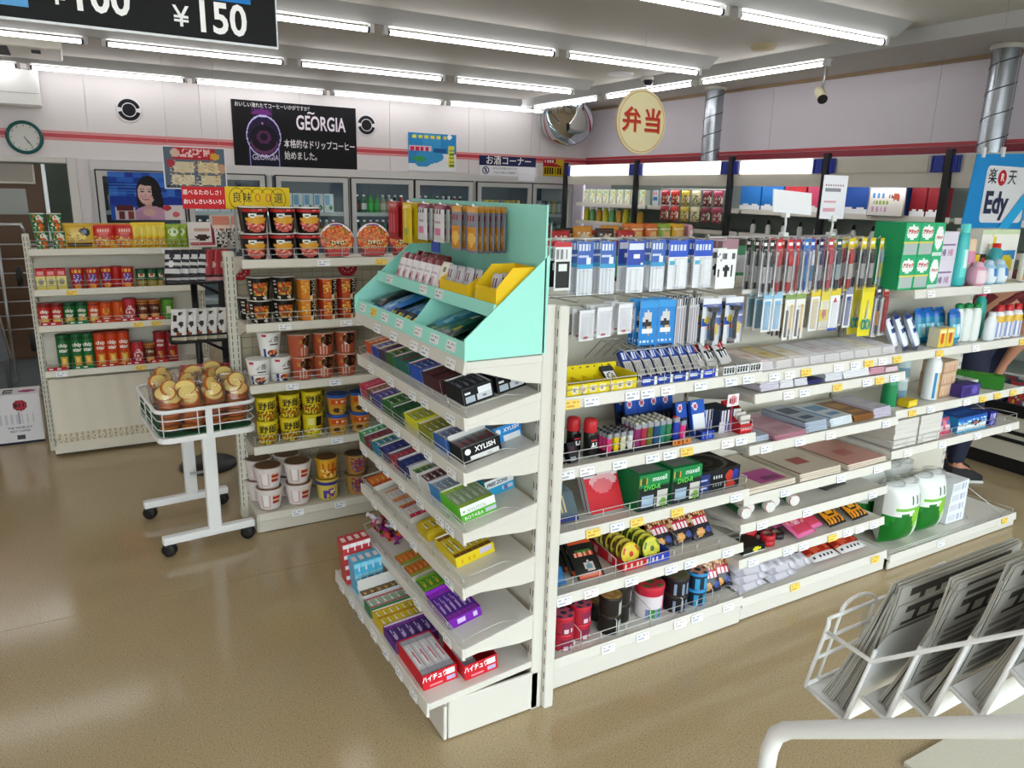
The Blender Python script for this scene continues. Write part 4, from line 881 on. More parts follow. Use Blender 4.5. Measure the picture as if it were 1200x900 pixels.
gumbox(5, .50, .60, .02, .14, .024, '#e0dcd4', 'white tray of green sweets', ('#4a9a2e', '#8ac23a', '#e0b83a'), 5, packh=.027)
gumbox(5, .615, .79, .014, .125, .034, '#7a1fa0', 'violet chew tray', ('#5a2c9a', '#a03ac0', '#c9b0e0'), 6, P('#7a22a8').bars(.1, .25, .9, .7, 11, '#d8c2ea', True, .5), inner='#8a2ab0', back=.01)
# bottom shelf
for j, (c, lab) in enumerate((('#c23a40', 'red'), ('#4fb2d8', 'sky blue'))):
    o = thing('sweets_stack', 'upright block of %s wrapped sweets at the gum rack bottom shelf end' % lab, 'sweets'); l_, ry = gpos(.10 + .085 * j, .06 + .01 * j, 6); o.location = l_; o.rotation_euler = (0, ry, 0)
    for a in range(4):
        for b_ in range(3 if j else 4):
            q = P(c).r(.1, .55, .9, .9, '#efe6e6' if not j else '#8fd4ea').bars(.2, .1, .8, .45, 4, '#f4e0e0', True, .5)
            put('sweets_pack', MB().pbox(.026, .07, .042, 5, 8, q, c, P(c).r(.2, .2, .8, .8, '#e9d4d4')).mesh('sweets_pack', GLOSS) if (a, b_) == (0, 0) else o.children[0].data, o, (-.04 + .027 * a, 0, .0425 * b_ + .001))
gumbox(6, .265, .315, .01, .15, .045, '#d8d8da', 'clear white tray of brown chocolate bars', ('#6a4a24', '#3a2814', '#c9a24a'), 5, back=.04)
gumbox(6, .317, .395, .01, .17, .04, '#3a7a4a', 'mixed box of green and pink cartons', ('#a8b09a', '#c23a5a', '#3aa05a'), 6)
gumbox(6, .398, .505, .012, .16, .034, '#d9b81f', 'yellow fruit chew tray', ('#e0c022', '#c9962a', '#7a9a2a'), 6, rows=2)
gumbox(6, .508, .632, .012, .16, .036, '#5a2a7a', 'grape purple chew tray', ('#4a2a78', '#8a3aa0', '#c0b0d8'), 5, rows=1)
def hc(t, dx=.112, ly=.2):
    txt('ハイチュウ', .023, '#ffffff', t, (-.018, -.1022, .036), bold=.03, shear=.15, sx=.72)
def hc2(t): txt('ハイチュウ', .023, '#ffffff', t, (-.018, -.0772, .036), bold=.03, shear=.15, sx=.72)
rp = P('#cf1f2c').r(.66, .5, .95, .92, '#f0f0f0').r(.66, .1, .95, .42, '#b9b4d8').r(.2, .14, .58, .24, '#e89098')
gumbox(6, .636, .840, .015, .127, .052, '#cf1f2c', 'red strawberry chew box, nearer the rail', ('#c9c4c8', '#9a9aa2', '#c8283a'), 4, rp, hc, inner='#b81d28', packh=.048)
gumbox(6, .715, .868, .140, .252, .052, '#cf1f2c', 'red strawberry chew box, farther from the rail', ('#b8b4ba', '#8a8a92', '#b8242e'), 5, rp, hc2, fill=.4, inner='#b81d28')
# ---------------------------------------------------------------- green card display on the top shelf
MINT = pmat('mint_card', '#a2ecdb', .55, noise=.03, nscale=8); MINT_SHADE = pmat('shaded_mint_card', '#39a76f', .6, noise=.03, nscale=8)  # second, darker green paints the shade inside the bays into the mint card
gd = thing('card_display', 'mint green card display of snacks on top of the gum rack', 'display', (0, 0, 1.1625))
def zz(p_): return [(a, b - 1.1625) for a, b in p_]
SIDE = zz([(.857, 1.163), (1.108, 1.163), (1.108, 1.54), (1.118, 1.535), (1.114, 1.438), (.857, 1.221)])
SIDE = zz([(.857, 1.163), (1.108, 1.163), (1.116, 1.525), (1.113, 1.438), (.857, 1.221)])
for y in (1.727, 2.625): MB().prism(SIDE, y, y + .005, 'y', '#8fe0c8').obj('side_panel', MINT, gd)
MB().box(1.098, 1.103, 1.727, 2.66, .003, .405).obj('back_panel', MINT, gd)
MB().box(.948, 1.0975, 1.7325, 2.6245, .120, .125).obj('middle_shelf', MINT, gd)
MB().prism([(.940, .111), (.946, .111), (.952, .146), (.946, .146)], 1.7325, 2.6245, 'y').obj('shelf_lip', MINT, gd)
MB().prism([(.858, .003), (.864, .003), (.872, .046), (.866, .046)], 1.7325, 2.6245, 'y').obj('front_lip', MINT, gd)
MB().box(.865, 1.0975, 1.7325, 2.6245, .003, .006).obj('floor_panel', MINT_SHADE, gd)
MB().box(1.06, 1.064, 1.7325, 2.6245, .0065, .1195).obj('shaded_inner_back', MINT_SHADE, gd)  # darker sheet standing in for shade at the back of the bays
MB().prism([(.873, .007), (.873, .03), (.948, .1195), (1.0595, .1195), (1.0595, .007)], 2.13, 2.134, 'y').obj('divider', MINT, gd)
for i, y in enumerate((2.55, 2.44, 2.33, 2.2, 2.05, 1.93, 1.82)): put('price_tag', TAGY if i == 1 else TAGW[i % 3], gd, (.8605, y, .025), (-.2, 0, -PI / 2))
for i, y in enumerate((2.5, 2.2, 2.08)): put('price_tag', TAGW[i % 3], gd, (.9425, y, .13), (-.17, 0, -PI / 2))
for i, y in enumerate((2.58, 2.43, 2.30, 2.17, 2.05, 1.945)):
    MB().tube([(1.098, y, .385), (.99, y, .392), (.985, y, .40)], .0035, '#eef', 6).obj('hook', WHITE, gd)
# lower tier packs
def laid(col, c2, w=.09): return P(col).e(.5, .55, .3, .25, c2).bars(.15, .1, .85, .3, 4, c2, True, .4)
for i in range(5):
    place('bluebag', pouch('snack_bag', 'snack', .10, .15, .022, 8, 10, laid('#3f7ec4', '#8fb4dc'), '#2a5a9a'), (.885 + .004 * i, 2.56 - .07 * i, 1.172 + .012 * (i % 3)), -PI / 2, '%s blue snack bag lying in the far lower bay of the green display' % nth(i, 5), 'blue bags in the green display', R_(-72))
place('blackbag', pouch('snack_bag', 'snack', .12, .15, .022, 8, 10, laid('#1c1c22', '#4a4a52'), '#1a1a1e'), (.9, 2.52, 1.205), -PI / 2, 'black snack bag lying on top of the blue bags', None, R_(-75))
for i in range(4): place('ylb', carton('snack_pack', 'snack', .055, .012, .06, P('#1d2446').r(.1, .3, .9, .8, '#d8cf3a').bars(.2, .4, .8, .7, 4, '#6a7a2a', True, .5), '#2a2f5a', 8, 8), (.874 + .003 * i, 2.36 - .06 * i, 1.172), -PI / 2, '%s navy and yellow pack behind the green display front lip' % nth(i, 4), 'navy and yellow packs', R_(-55))
for i in range(5): place('dgb', pouch('snack_bag', 'snack', .10, .15, .02, 8, 10, laid('#14332e', '#2f6a5a').r(.3, .7, .5, .88, '#e6e6e0').r(.6, .2, .8, .4, '#c9b43a'), '#10241f'), (.885 + .003 * i, 2.08 - .07 * i, 1.172 + .01 * (i % 3)), -PI / 2, '%s dark green snack bag lying in the near lower bay of the green display' % nth(i, 5), 'dark green bags in the green display', R_(-72))
place('ltb', pouch('snack_bag', 'snack', .10, .15, .022, 8, 10, laid('#3a86a8', '#8fc4d8'), '#2a5a7a'), (.93, 2.05, 1.20), -PI / 2, 'teal snack bag lying behind the dark green bags', None, R_(-74))
# middle tier
pwm = P('#e9e4e6').r(0, .82, 1, 1, '#7a1f2c').r(.2, .12, .8, .42, '#d8a8b4').bars(.25, .18, .75, .36, 3, '#7a4a5a', True, .4).r(.15, .5, .85, .54, '#c9b8c0')
for i in range(6): place('wpk', pouch('snack_pack', 'snack', .058, .105, .022, 8, 14, pwm, '#7a2a34'), (.968, 2.475 - .056 * i, 1.288), -PI / 2, '%s white pack with a wine red top in the row on the green display' % nth(i, 6), 'white packs with wine red tops', R_(-20))
for i in range(5): place('wpk', None, (1.02, 2.46 - .056 * i, 1.29), -PI / 2, '%s white pack with a wine red top in the second row of the green display' % nth(i, 5), 'white packs with wine red tops', R_(-14))
place('cream', pouch('snack_pack', 'snack', .07, .10, .02, 8, 12, P('#e8e2cc').e(.6, .35, .2, .16, '#d0606a').bars(.2, .7, .8, .85, 5, '#6a5a3a', True, .5), '#d8d0b8'), (.965, 2.125, 1.288), -PI / 2, 'cream pack with a pink dot beside the white packs on the green display', None, R_(-18))
def ybox(w, d, h, lx, ly, hf, lab, panel=None):
    t = thing('yellow_box', lab, 'snack box'); b = MB(); 
    b.prism([(0, 0), (d, 0), (d, h), (d * .4, h), (0, hf)], -w / 2, -w / 2 + .002, 'y', '#efc41a').obj('side_flap', CARD, t)
    MB().prism([(0, 0), (d, 0), (d, h), (d * .4, h), (0, hf)], w / 2 - .002, w / 2, 'y', '#efc41a', {'b': '#f2d41c'}).obj('side_flap', CARD, t)
    MB().box(0, .002, -w / 2 + .002, w / 2 - .002, 0, hf, '#f0c81e').obj('front_flap', CARD, t)
    MB().box(d - .002, d, -w / 2 + .002, w / 2 - .002, 0, h, '#e6b81c').obj('rear_flap', CARD, t)
    t.location = (lx, ly, 1.288); return t
ybox(.19, .10, .075, .955, 2.005, .05, 'yellow tray of grey snack packs on the green display middle shelf')
pgs = P('#bdbcc4').r(.15, .0, .85, .42, '#b8742a').bars(.2, .6, .8, .85, 3, '#6a2a2a', True, .5).e(.5, .2, .25, .14, '#8a3a1e')
for i in range(6): place('gsp', pouch('snack_pack', 'snack', .05, .092, .02, 8, 14, pgs, '#8a8a94'), (.972 + .012 * (i % 2), 2.075 - .029 * i, 1.29), -PI / 2, '%s grey and amber pack in the yellow tray on the green display' % nth(i, 6), 'grey packs in the yellow tray', R_(-12))
MB_ = MB().prism([(0, 0), (.10, 0), (.10, .10), (.0, .035)], 0, .002, 'y', '#ecebe8'); o = MB_.obj('white_divider_card', CARD, None, (.965, 1.882, 1.288)); tag(o, 'white slanted card between the two yellow boxes on the green display', 'card')
bb = ybox(.12, .125, .115, .955, 1.80, .06, 'large yellow lettered box beside the green display side panel')
for i in range(4): place('gsp', None, (.985 + .022 * i, 1.81, 1.29), -PI / 2, 'grey and amber pack inside the large yellow box, %s row' % ORD[i], 'grey packs in the large yellow box', R_(-10))
# hanging packs
def hang(cx, h, w, p_, back, n, y, dxs, lab, grp, key, z=1.556):
    for i in range(n):
        place(key, pouch('hanging_pack', 'snack', w, h, .010, 8, 16, p_, back), (cx + dxs * i, y + .002 * i, z - h), -PI / 2 + .05, '%s %s' % (nth(i, n, 'front', 'rear'), lab), grp)
hang(.985, .13, .085, P('#b3202a').bars(.1, .2, .9, .7, 3, '#d8485a', True, .4), '#9a1a22', 6, 2.56, .018, 'red snack pack hanging on the far hook of the green display', 'red hanging packs', 'hr')
hang(.985, .135, .075, P('#e6c81f').bars(.2, .3, .8, .8, 3, '#efe07a', True, .4).e(.5, .3, .25, .1, '#a8b83a'), '#d8b81f', 5, 2.43, .02, 'yellow snack pack hanging on the green display', 'yellow hanging packs', 'hy')
pws = P('#dcdadc').r(0, .9, 1, 1, '#8a2a44').bars(.15, .72, .85, .86, 3, '#3a3a44', True, .5).r(.2, .2, .8, .4, '#d87aa8').r(.2, .5, .8, .56, '#b8a0b0')
hang(.985, .115, .07, pws, '#6a7a76', 5, 2.30, .02, 'white and pink snack pack hanging on the green display, third hook', 'white hanging packs', 'hw')
hang(.985, .115, .06, pws, '#6a7a76', 5, 2.17, .02, 'white and pink snack pack hanging on the green display, fourth hook', 'white hanging packs on the fourth hook', 'hw')
pos_ = P('#8a8a96').r(0, .9, 1, 1, '#d89a2e').bars(.1, .66, .9, .84, 3, '#a03038', True, .5).r(.08, .05, .92, .55, '#d98f2a').e(.5, .3, .34, .16, '#efc05a')
hang(.985, .13, .062, pos_, '#8a5a24', 5, 2.045, .02, 'amber snack pack hanging on the fifth hook of the green display', 'amber hanging packs, fifth hook', 'ho')
hang(.985, .13, .062, pos_, '#8a5a24', 6, 1.94, .019, 'amber snack pack hanging on the last hook of the green display', 'amber hanging packs, last hook', 'ho')
tagb = MB().box(-.03, .03, 0, .004, 0, .035, '#2a4aa8').obj('blue_hang_tag', GLOSS, None, (1.0, 2.235, 1.405)); tag(tagb, 'small blue tag under the white hanging packs', 'tag'); tagb.rotation_euler = (0, 0, -PI / 2)
# ================================================================ island goods, first unit
def hookbar(u, x0, x1, z, y=2.165, xs_=(), reach=.17):
    MB().tube([(x0, y, z), (x1, y, z)], .006, '#bbb', 6).obj('hook_bar', WIRE, u)
    if z > 1.3:
        for x in (x0 + .01, x1 - .01): MB().box(x - .006, x + .006, y + .006, y + .018, 1.28, z + .01).obj('bar_support', WIRE, u)
    for x in xs_: MB().tube([(x, y, z), (x, y - reach, z + .002), (x, y - reach - .008, z + .012)], .0026, '#bbb', 5).obj('hook', WIRE, u)
def blister(name, cat, w, h, p_, nu=12, nv=20, bub=None, body=None, hdr=0, thick=.0016):
    """flat card with print, an optional clear bubble and what it holds; its top edge is at z=0"""
    def mk():
        t = thing(name, None, cat)
        b = MB(); b.panel((-w / 2, 0, -h), (w, 0, 0), (0, 0, h), nu, nv, p_); b.box(-w / 2, w / 2, 0, thick, -h, 0, '#e6e6e6', 'f'); b.obj('card', GLOSS, t)
        if body: body(t)
        if bub:
            x0, x1, z0, z1, d = bub
            q = MB(); q.prism([(x0, z0), (x1, z0), (x1, z1), (x0, z1)], -d, -.0004, 'y', '#fff'); q.obj('bubble', CLEAR, t, bevel=.003)
        return t
    return mk
def rod(t, name, x, z0, z1, r, segs, y=-.007, mat=GLOSS):
    """a pen-like body made of coloured lengths from top to bottom"""
    b = MB(); n = len(segs)
    prof = []; cs = []
    for i, (f0, f1, c, k) in enumerate(segs):
        prof += [(r * k, z1 + (z0 - z1) * f0), (r * k, z1 + (z0 - z1) * f1)]; cs += [c, c]
    b.lathe(prof, 7, lambda u, j: cs[j], cs[0], cs[-1], c=(x, y)); b.obj(name, mat, t)
def row(key, mk, x, z, n, y0, dy, lab, grp, rz=0, jit=.0, rx=0):
    for i in range(n):
        place(key, mk, (x + jit * i, y0 + dy * i, z), rz, lab if n == 1 else '%s, %s on its hook' % (lab, 'foremost' if i == 0 else ORD[i]), grp, rx)
X1 = [1.315, 1.40, 1.49, 1.605, 1.70, 1.79, 1.905, 2.01]
hookbar(units[0], .03, .86, 1.447, 2.165, [x - 1.182 for x in X1], .19)
hookbar(units[0], .05, .86, 1.252, 2.162, [x - 1.182 for x in (1.40, 1.55, 1.67, 1.745, 1.82, 1.88, 1.95, 2.05)], .16)
MB().box(.04, .24, 1.978, 1.99, 1.222, 1.238).obj('hook_rail', WIRE, units[0]); MB().box(.24, .44, 1.978, 1.99, 1.232, 1.248).obj('hook_rail', WIRE, units[0])
pcab = P('#eceaea').r(.08, .05, .92, .6, '#1d1d20').r(.25, .42, .75, .55, '#f0f0f0').r(0, .9, 1, 1, '#c8323f').bars(.1, .66, .9, .84, 3, '#8a8a90', True, .5)
row('cab', blister('cable_pack', 'charging cable', .062, .15, pcab), 1.315, 1.452, 3, 1.965, .035, 'white pack with a black cable nearest the post', 'black cable packs')
pblu = P('#dfe3ea').r(0, .5, 1, 1, '#3f66b8').bars(.1, .84, .9, .94, 4, '#dfe6f4', True, .6).r(.1, .7, .7, .74, '#c9d6ee').r(.55, .6, .85, .72, '#e8edf5').r(0, .5, 1, .58, '#3f9fd0').bars(.15, .0, .85, .48, 3, '#c2c8d2', True, .4)
pblu2 = P('#e6e8ee').r(0, .48, 1, 1, '#2f4ab0').r(.1, .84, .9, .94, '#e0e6f4').r(.35, .66, .7, .74, '#f0f0f0').r(.8, .5, .9, .6, '#eee').r(0, .48, 1, .56, '#2f86cc').bars(.15, 0, .85, .46, 2, '#d2d8e0', True, .45)
for i, (x, k, w) in enumerate(((1.40, 'blA', .056), (1.49, 'blA', .056), (1.605, 'blB', .072), (1.70, 'blA', .066))):
    row(k, blister('cable_pack', 'charging cable', .06 if k == 'blA' else .072, .17, pblu if k == 'blA' else pblu2, 14, 24, (-.02, .02, -.165, -.09, .012)), x, 1.452, 2, 1.965, .05, '%s blue headed cable pack along the top hooks' % ('first', 'second', 'third', 'fourth')[i], 'blue headed cable packs')
pbl3 = P('#e8eaf0').r(0, .68, 1, 1, '#2a55c8').bars(.08, .8, .92, .92, 5, '#d8e2f6', True, .6).r(.3, .0, .62, .62, '#cfd3da').r(.36, .1, .46, .5, '#7a6a52').r(.05, .5, .4, .58, '#4fb0d0')
for i, x in enumerate((1.79, 1.905)): row('blC', blister('charger_pack', 'charger', .085, .165, pbl3, 16, 24, (-.02, .035, -.16, -.06, .014)), x, 1.452, 2, 1.965, .05, '%s wide blue headed adapter pack on the top hooks' % ('first', 'second')[i], 'wide adapter packs')
pchg = P('#f1f1f1').e(.5, .48, .14, .12, '#1b1b1d').r(.42, .3, .62, .46, '#1b1b1d').e(.18, .82, .14, .1, '#8a8a90').e(.18, .82, .09, .06, '#f1f1f1').bars(.35, .76, .95, .9, 6, '#5a5a60', True, .5).r(.78, .3, .84, .58, '#3a3a40').r(.1, .28, .16, .5, '#3a3a40')
row('chg', blister('charger_pack', 'charger', .095, .14, pchg), 2.01, 1.42, 2, 1.955, .05, 'white charger card with a black plug, end hook', 'white charger cards')
pgg = P('#7a8a8a').r(0, .72, 1, 1, '#a8808a').r(0, 0, 1, .18, '#3f6a34').bars(.1, .25, .9, .65, 5, '#5a6a6e', True, .5)
for i, x in enumerate((2.10,)): row('ggp', blister('hosiery_pack', 'stockings', .08, .155, pgg), x, 1.45, 3, 2.03, .03, 'grey green pack hanging behind the pen hooks', 'grey green packs')
# second row
def earp(t): pass
pear = P('#e9e9ec').r(.3, .04, .62, .14, '#c9344a').r(.2, .2, .8, .8, '#dcdde2')
for i, x in enumerate((1.40, 1.47, 1.555)): row('ear', blister('earphone_pack', 'earphones', .066, .10, pear, 10, 14, (-.028, .028, -.09, -.012, .022)), x, 1.238 + .006 * i, 3, 1.94, .04, '%s clear earphone pack with a red dot' % nth(i, 3), 'clear earphone packs', R_(8))
pbat = P('#2a86d2').r(0, .86, 1, 1, '#3a9ae0').e(.45, .6, .26, .18, '#d6d2d0').e(.45, .5, .26, .08, '#2c2c30').e(.55, .36, .2, .09, '#d8b27a').r(.2, .3, .75, .4, '#efefef').bars(.1, .08, .9, .16, 6, '#d6e6f4', True, .5).r(.1, .0, .9, .05, '#12305a')
for i, x in enumerate((1.66, 1.74)): row('bat', blister('battery_pack', 'batteries', .072, .16, pbat), x, 1.255, 3, 1.945, .03, '%s blue battery card with a round animal picture' % ('first', 'second')[i], 'blue battery cards', R_(-6))
pblk = P('#cfcdd2').r(0, .84, 1, 1, '#23242a').bars(.05, .86, .95, .98, 4, '#e2e2e6', True, .5).bars(.05, .0, .95, .8, 4, '#8a8088', True, .35)
for i, x in enumerate((1.805, 1.865)): row('blk', blister('hanging_pack', 'accessory pack', .06, .165, pblk), x, 1.255, 4, 1.945, .028, '%s black headed pack of silver accessories' % ('first', 'second')[i], 'black headed packs', R_(14))
def razor(t):
    b = MB(); b.tube([(.0, -.012, -.15), (-.006, -.014, -.09), (.004, -.012, -.04)], .008, '#15151a', 7); b.obj('handle', GLOSS, t); MB().box(-.022, .018, -.02, -.004, -.045, -.03, '#15151a').obj('head', GLOSS, t)
praz = P('#e9eaee').r(.0, .42, 1, .86, '#1f4fae').tri(0, .6, 1, .86, '#dfe2ea').e(.3, .55, .16, .08, '#e3c81f').e(.82, .34, .14, .12, '#e3c81f').r(.3, .08, .75, .36, '#4a8ad0').r(.3, .34, .75, .4, '#d0482a').r(.25, .02, .7, .12, '#2a1a2c')
for i, x in enumerate((1.945, 2.055)): row('raz', blister('razor_pack', 'razor', .088, .17, praz, 16, 24, (-.03, .03, -.165, -.02, .024), razor), x, 1.25, 2, 1.94, .04, '%s blue and yellow razor card with a black razor' % ('first', 'second')[i], 'razor cards')
# shelf one: yellow tin tray, wire racked batteries
yt = thing('yellow_tray', 'yellow slotted tray on the upper shelf, one round pack left in it', 'tray', (1.385, 1.875, .997))
for nm, bx in (('front_wall', (-.135, .135, -.058, -.055, 0, .035)), ('rear_wall', (-.135, .135, .055, .058, 0, .065)), ('side_wall', (-.135, -.132, -.055, .055, 0, .05)), ('side_wall', (.132, .135, -.055, .055, 0, .05)), ('base', (-.132, .132, -.055, .055, 0, .003))):
    q = MB()
    if nm == 'front_wall':
        pf = P('#e8d41f')
        for i in range(7): pf.r(.06 + .13 * i, .2, .15 + .13 * i, .75, '#eadfb8').r(.08 + .13 * i, .3, .12 + .13 * i, .65, ('#7a6a8a', '#c98a6a', '#8a7a6a')[i % 3])
        q.panel((-.135, -.058, 0), (.27, 0, 0), (0, 0, .035), 44, 6, pf); q.box(*bx, '#dfc91c', 'f')
    elif nm == 'rear_wall':
        q.panel((-.135, .0545, 0), (.27, 0, 0), (0, 0, .065), 44, 12, P('#e3cd1d').bars(.02, .8, .98, .88, 9, '#6a5a14', True, .25)); q.box(*bx, '#dfc91c')
    else: q.box(*bx, '#e0c91c')
    q.obj(nm, GLOSS, yt)
for i in range(5): MB().box(-.09 + .045 * i, -.088 + .045 * i, -.055, .055, .003, .03, '#d8c21a').obj('rib', GLOSS, yt)
def tagm(o, l, c): tag(o, l, c); return o
place('wp', carton('watch_battery_card', 'battery', .05, .006, .075, P('#2c3034').r(.1, .05, .9, .55, '#e6e6e8').e(.5, .28, .3, .2, '#4a4f55').e(.5, .28, .2, .14, '#efefef'), '#222', 12, 16), (1.475, 1.88, 1.008), 0, 'grey card with a round battery lying in the yellow tray', None, R_(-52))
rk = MB()
rk2 = thing('wire_battery_rack', 'chrome wire rack with slanted bays on the upper shelf', 'rack', (0, 0, 0))
for i in range(9):
    x = 1.545 + .042 * i
    MB().tube([(x, 1.82, 1.0), (x, 1.835, 1.05), (x, 1.92, 1.095), (x, 2.05, 1.11), (x, 2.14, 1.03)], .0022, '#ccc', 5).obj('wire_divider', WIRE, rk2)
for y, z in ((1.835, 1.05), (1.92, 1.095), (2.05, 1.11)): MB().tube([(1.54, y, z), (1.885, y, z)], .0018, '#ccc', 5).obj('cross_wire', WIRE, rk2)
pb1 = P('#c9c4bc').r(0, .62, 1, 1, '#24429a').bars(.1, .68, .9, .92, 4, '#dfe4f2', True, .5).bars(.05, .05, .95, .55, 4, '#8e8a80', True, .55).r(0, 0, 1, .08, '#3a3a8a')
for i in range(8): place('bt', carton('battery_pack', 'batteries', .034, .018, .105, pb1, '#3a4a8a', 8, 16), (1.567 + .042 * i, 1.90, .999), 0, '%s upright blue and grey battery pack in the wire rack' % nth(i, 8), 'battery packs in the wire rack', R_(-38))
for i in range(5):
    q = MB(); q.panel((-.032, 0, 0), (.064, 0, 0), (0, 0, .028), 12, 5, P('#22409c' if i != 4 else '#1d3ec0').r(.1, .35, .6, .7, '#dfe4f4').r(.85, 0, 1, 1, '#eee')); q.box(-.032, .032, 0, .002, 0, .028, '#aaa', 'f')
    o = q.obj('shelf_label', CARD, None, (1.57 + .068 * i, 1.815, 1.0)); tag(o, '%s blue battery price label behind the wire on the upper shelf' % nth(i, 5), 'label', 'blue battery labels')
prb = P('#d9d4d2').r(.1, .2, .9, .5, '#26262a').e(.6, .7, .25, .18, '#c22c30').e(.3, .75, .14, .12, '#1c1c1e').bars(.1, .25, .9, .42, 5, '#efefef', True, .45)
for i in range(6): place('rb', pouch('sewing_pack', 'accessory pack', .05, .12, .014, 10, 14, prb, '#cfcac8', crimp=.05), (1.905 + .031 * i, 1.93 + .02 * (i % 2), 1.005), .1, '%s black, white and red pack heaped at the end of the upper shelf' % nth(i, 6), 'black white and red packs', R_(-42))
for i in range(3):
    q = MB(); q.panel((-.03, 0, 0), (.06, 0, 0), (0, 0, .03), 14, 6, P('#e9e9ea').bars(.08, .2, .92, .8, 4, '#1c1c20', True, .6)); q.box(-.03, .03, 0, .002, 0, .03, '#aaa', 'f')
    o = q.obj('shelf_label', CARD, None, (1.93 + .065 * i, 1.815, 1.0)); tag(o, '%s black and white label at the end of the upper shelf' % nth(i, 3), 'label', 'black and white labels')
# shelf two: bottles, lighters, blade packs
pbt = P('#141214').r(.3, .15, .7, .5, '#1c1a1c').r(.38, .36, .62, .46, '#f0eeee').r(.36, .52, .64, .58, '#c8323f').r(.36, .0, .64, .14, '#0e0d0e')
def bottle_red():
    t = thing('lighter_fluid_can', None, 'can')
    MB().lathe([(.021, .006), (.021, .085), (.019, .088)], 22, lambda u, j: pbt(u, .2 if j == 0 else .8), '#111').obj('body', GLOSS, t)
    MB().panel((-.016, -.0222, .02), (.032, 0, 0), (0, 0, .06), 8, 12, P('#141214').r(.1, .35, .9, .62, '#efefef').bars(.15, .4, .85, .58, 4, '#141214', True, .4).r(.1, .66, .9, .76, '#c8323f')).obj('label', GLOSS, t)
    MB().lathe([(.0215, .088), (.0225, .09), (.0225, .122), (.019, .13), (.008, .133)], 22, '#c22a30', None, '#c22a30').obj('cap', GLOSS, t)
    return t
for i, (x, y) in enumerate(((1.338, 1.90), (1.378, 1.862))): place('fl', bottle_red, (x, y, .769), .1, '%s black can with a red cap beside the lighters' % ('rear', 'front')[i], 'black cans with red caps')
for i, (x, y, rz) in enumerate(((1.235, 1.87, .2), (1.27, 1.90, -.2), (1.262, 1.845, .5), (1.30, 1.84, .1))): place('blb', carton('black_pack', 'accessory pack', .035, .02, .065, P('#1a181b').r(.2, .5, .8, .8, '#4a2a30').r(.1, .1, .7, .25, '#9aa0aa'), '#17161a', 8, 10), (x, y, .769), rz, '%s small black pack at the post end of the second shelf' % nth(i, 4, 'innermost', 'outermost'), 'small black packs', R_(-20))
MB_ = MB().box(1.41, 1.73, 1.836, 1.93, 0, .012, '#17161a').obj('lighter_tray', CARD, None, (0, 0, .769)); tag(MB_, 'low black tray carrying the coloured lighters', 'tray')
def lighter(col, cap='#2a2a2c', big=0):
    def mk():
        t = thing('lighter', None, 'lighter'); w, d, h = (.0105, .006, .045) if not big else (.013, .008, .062)
        b = MB(); n = 10
        b.prism([(w * math.cos(2 * PI * i / n), d * math.sin(2 * PI * i / n)) for i in range(n)], 0, h, 'z', col); b.obj('body', GLOSS, t)
        MB().box(-w * .8, w * .8, -d * .8, d * .8, h, h + .016, '#b9bbc0', cols={'f': '#9a9ca2'}).obj('hood', CARD, t); MB().box(-w * .9, -w * .1, -d * .7, d * .7, h + .016, h + .022, cap).obj('lever', CARD, t)
        return t
    return mk
LC1 = [('pink', '#d83a7a'), ('yellow', '#e0c21f'), ('cream', '#d8d3b0'), ('white', '#dcdad4')]
for i, (nm, c) in enumerate(LC1): 
    for j in range(4): place('lt' + nm, lighter(c), (1.445 + .029 * i, 1.846 + .02 * j, .7815), 0, '%s lighter of the front four columns, %s' % (nm, 'foremost' if j == 0 else ORD[j] + ' in its column'), nm + ' lighters in a column')
LC2 = [('plum', '#8a2a62'), ('crimson', '#a82a4a'), ('olive', '#6a6a24'), ('navy', '#1f4a7a'), ('teal', '#2a7a78'), ('green', '#2f7a4a')]
for i, (nm, c) in enumerate(LC2):
    for j in range(4): place('lt' + nm, lighter(c, '#c9c3b0', 1), (1.562 + .027 * i, 1.848 + .022 * j, .7815), 0, '%s tall lighter in the clear rack, %s' % (nm, 'foremost' if j == 0 else ORD[j] + ' in its column'), nm + ' tall lighters')
place('ltblue', lighter('#1f3fae', '#c8343a', 1), (1.735, 1.85, .782), 0, 'bright blue lighter with a red lever beside the tall lighters'); place('lthot', lighter('#e03a86', '#2a2a2c', 1), (1.762, 1.846, .769), 0, 'hot pink lighter at the end of the lighter row')
q = MB(); q.panel((-.04, 0, 0), (.08, 0, 0), (0, 0, .02), 12, 4, P('#d8822a').bars(.1, .3, .9, .7, 6, '#8a3a1a', True, .5)); q.box(-.04, .04, 0, .002, 0, .02, '#aaa', 'f'); tag(q.obj('shelf_label', CARD, None, (1.735, 1.815, .772)), 'orange label under the blue lighter', 'label')
pkn = P('#20305e').r(0, .55, 1, 1, '#1f4fae').e(.4, .84, .22, .11, '#d8d0d4').e(.4, .84, .14, .06, '#c8506a').r(.08, .02, .92, .5, '#23242c').bars(.1, .1, .9, .45, 2, '#5a6270', True, .4)
pwb = P('#1f58b8').e(.3, .84, .2, .11, '#e0d8da').e(.3, .84, .12, .06, '#c8506a').r(.05, .0, .95, .62, '#e9ebee')
for j in range(2):
    for i in range(4): place('kn', carton('blade_pack', 'accessory pack', .055, .014, .125, pkn, '#1c2a52', 12, 18), (1.665 + .056 * i, 2.0 + .05 * j, .769), 0, '%s navy blade pack in the %s row behind the lighters' % (nth(i, 4), ('front', 'rear')[j]), 'navy blade packs', R_(-12))
place('kn', None, (1.80, 1.885, .769), .1, 'navy blade pack leaning beside the white one', 'navy blade packs', R_(-12))
place('wb', carton('blade_pack', 'accessory pack', .068, .014, .125, pwb, '#1f4fae', 14, 18), (1.868, 1.872, .772), .05, 'blue topped pack with a white lower half among the navy packs', None, R_(-14))
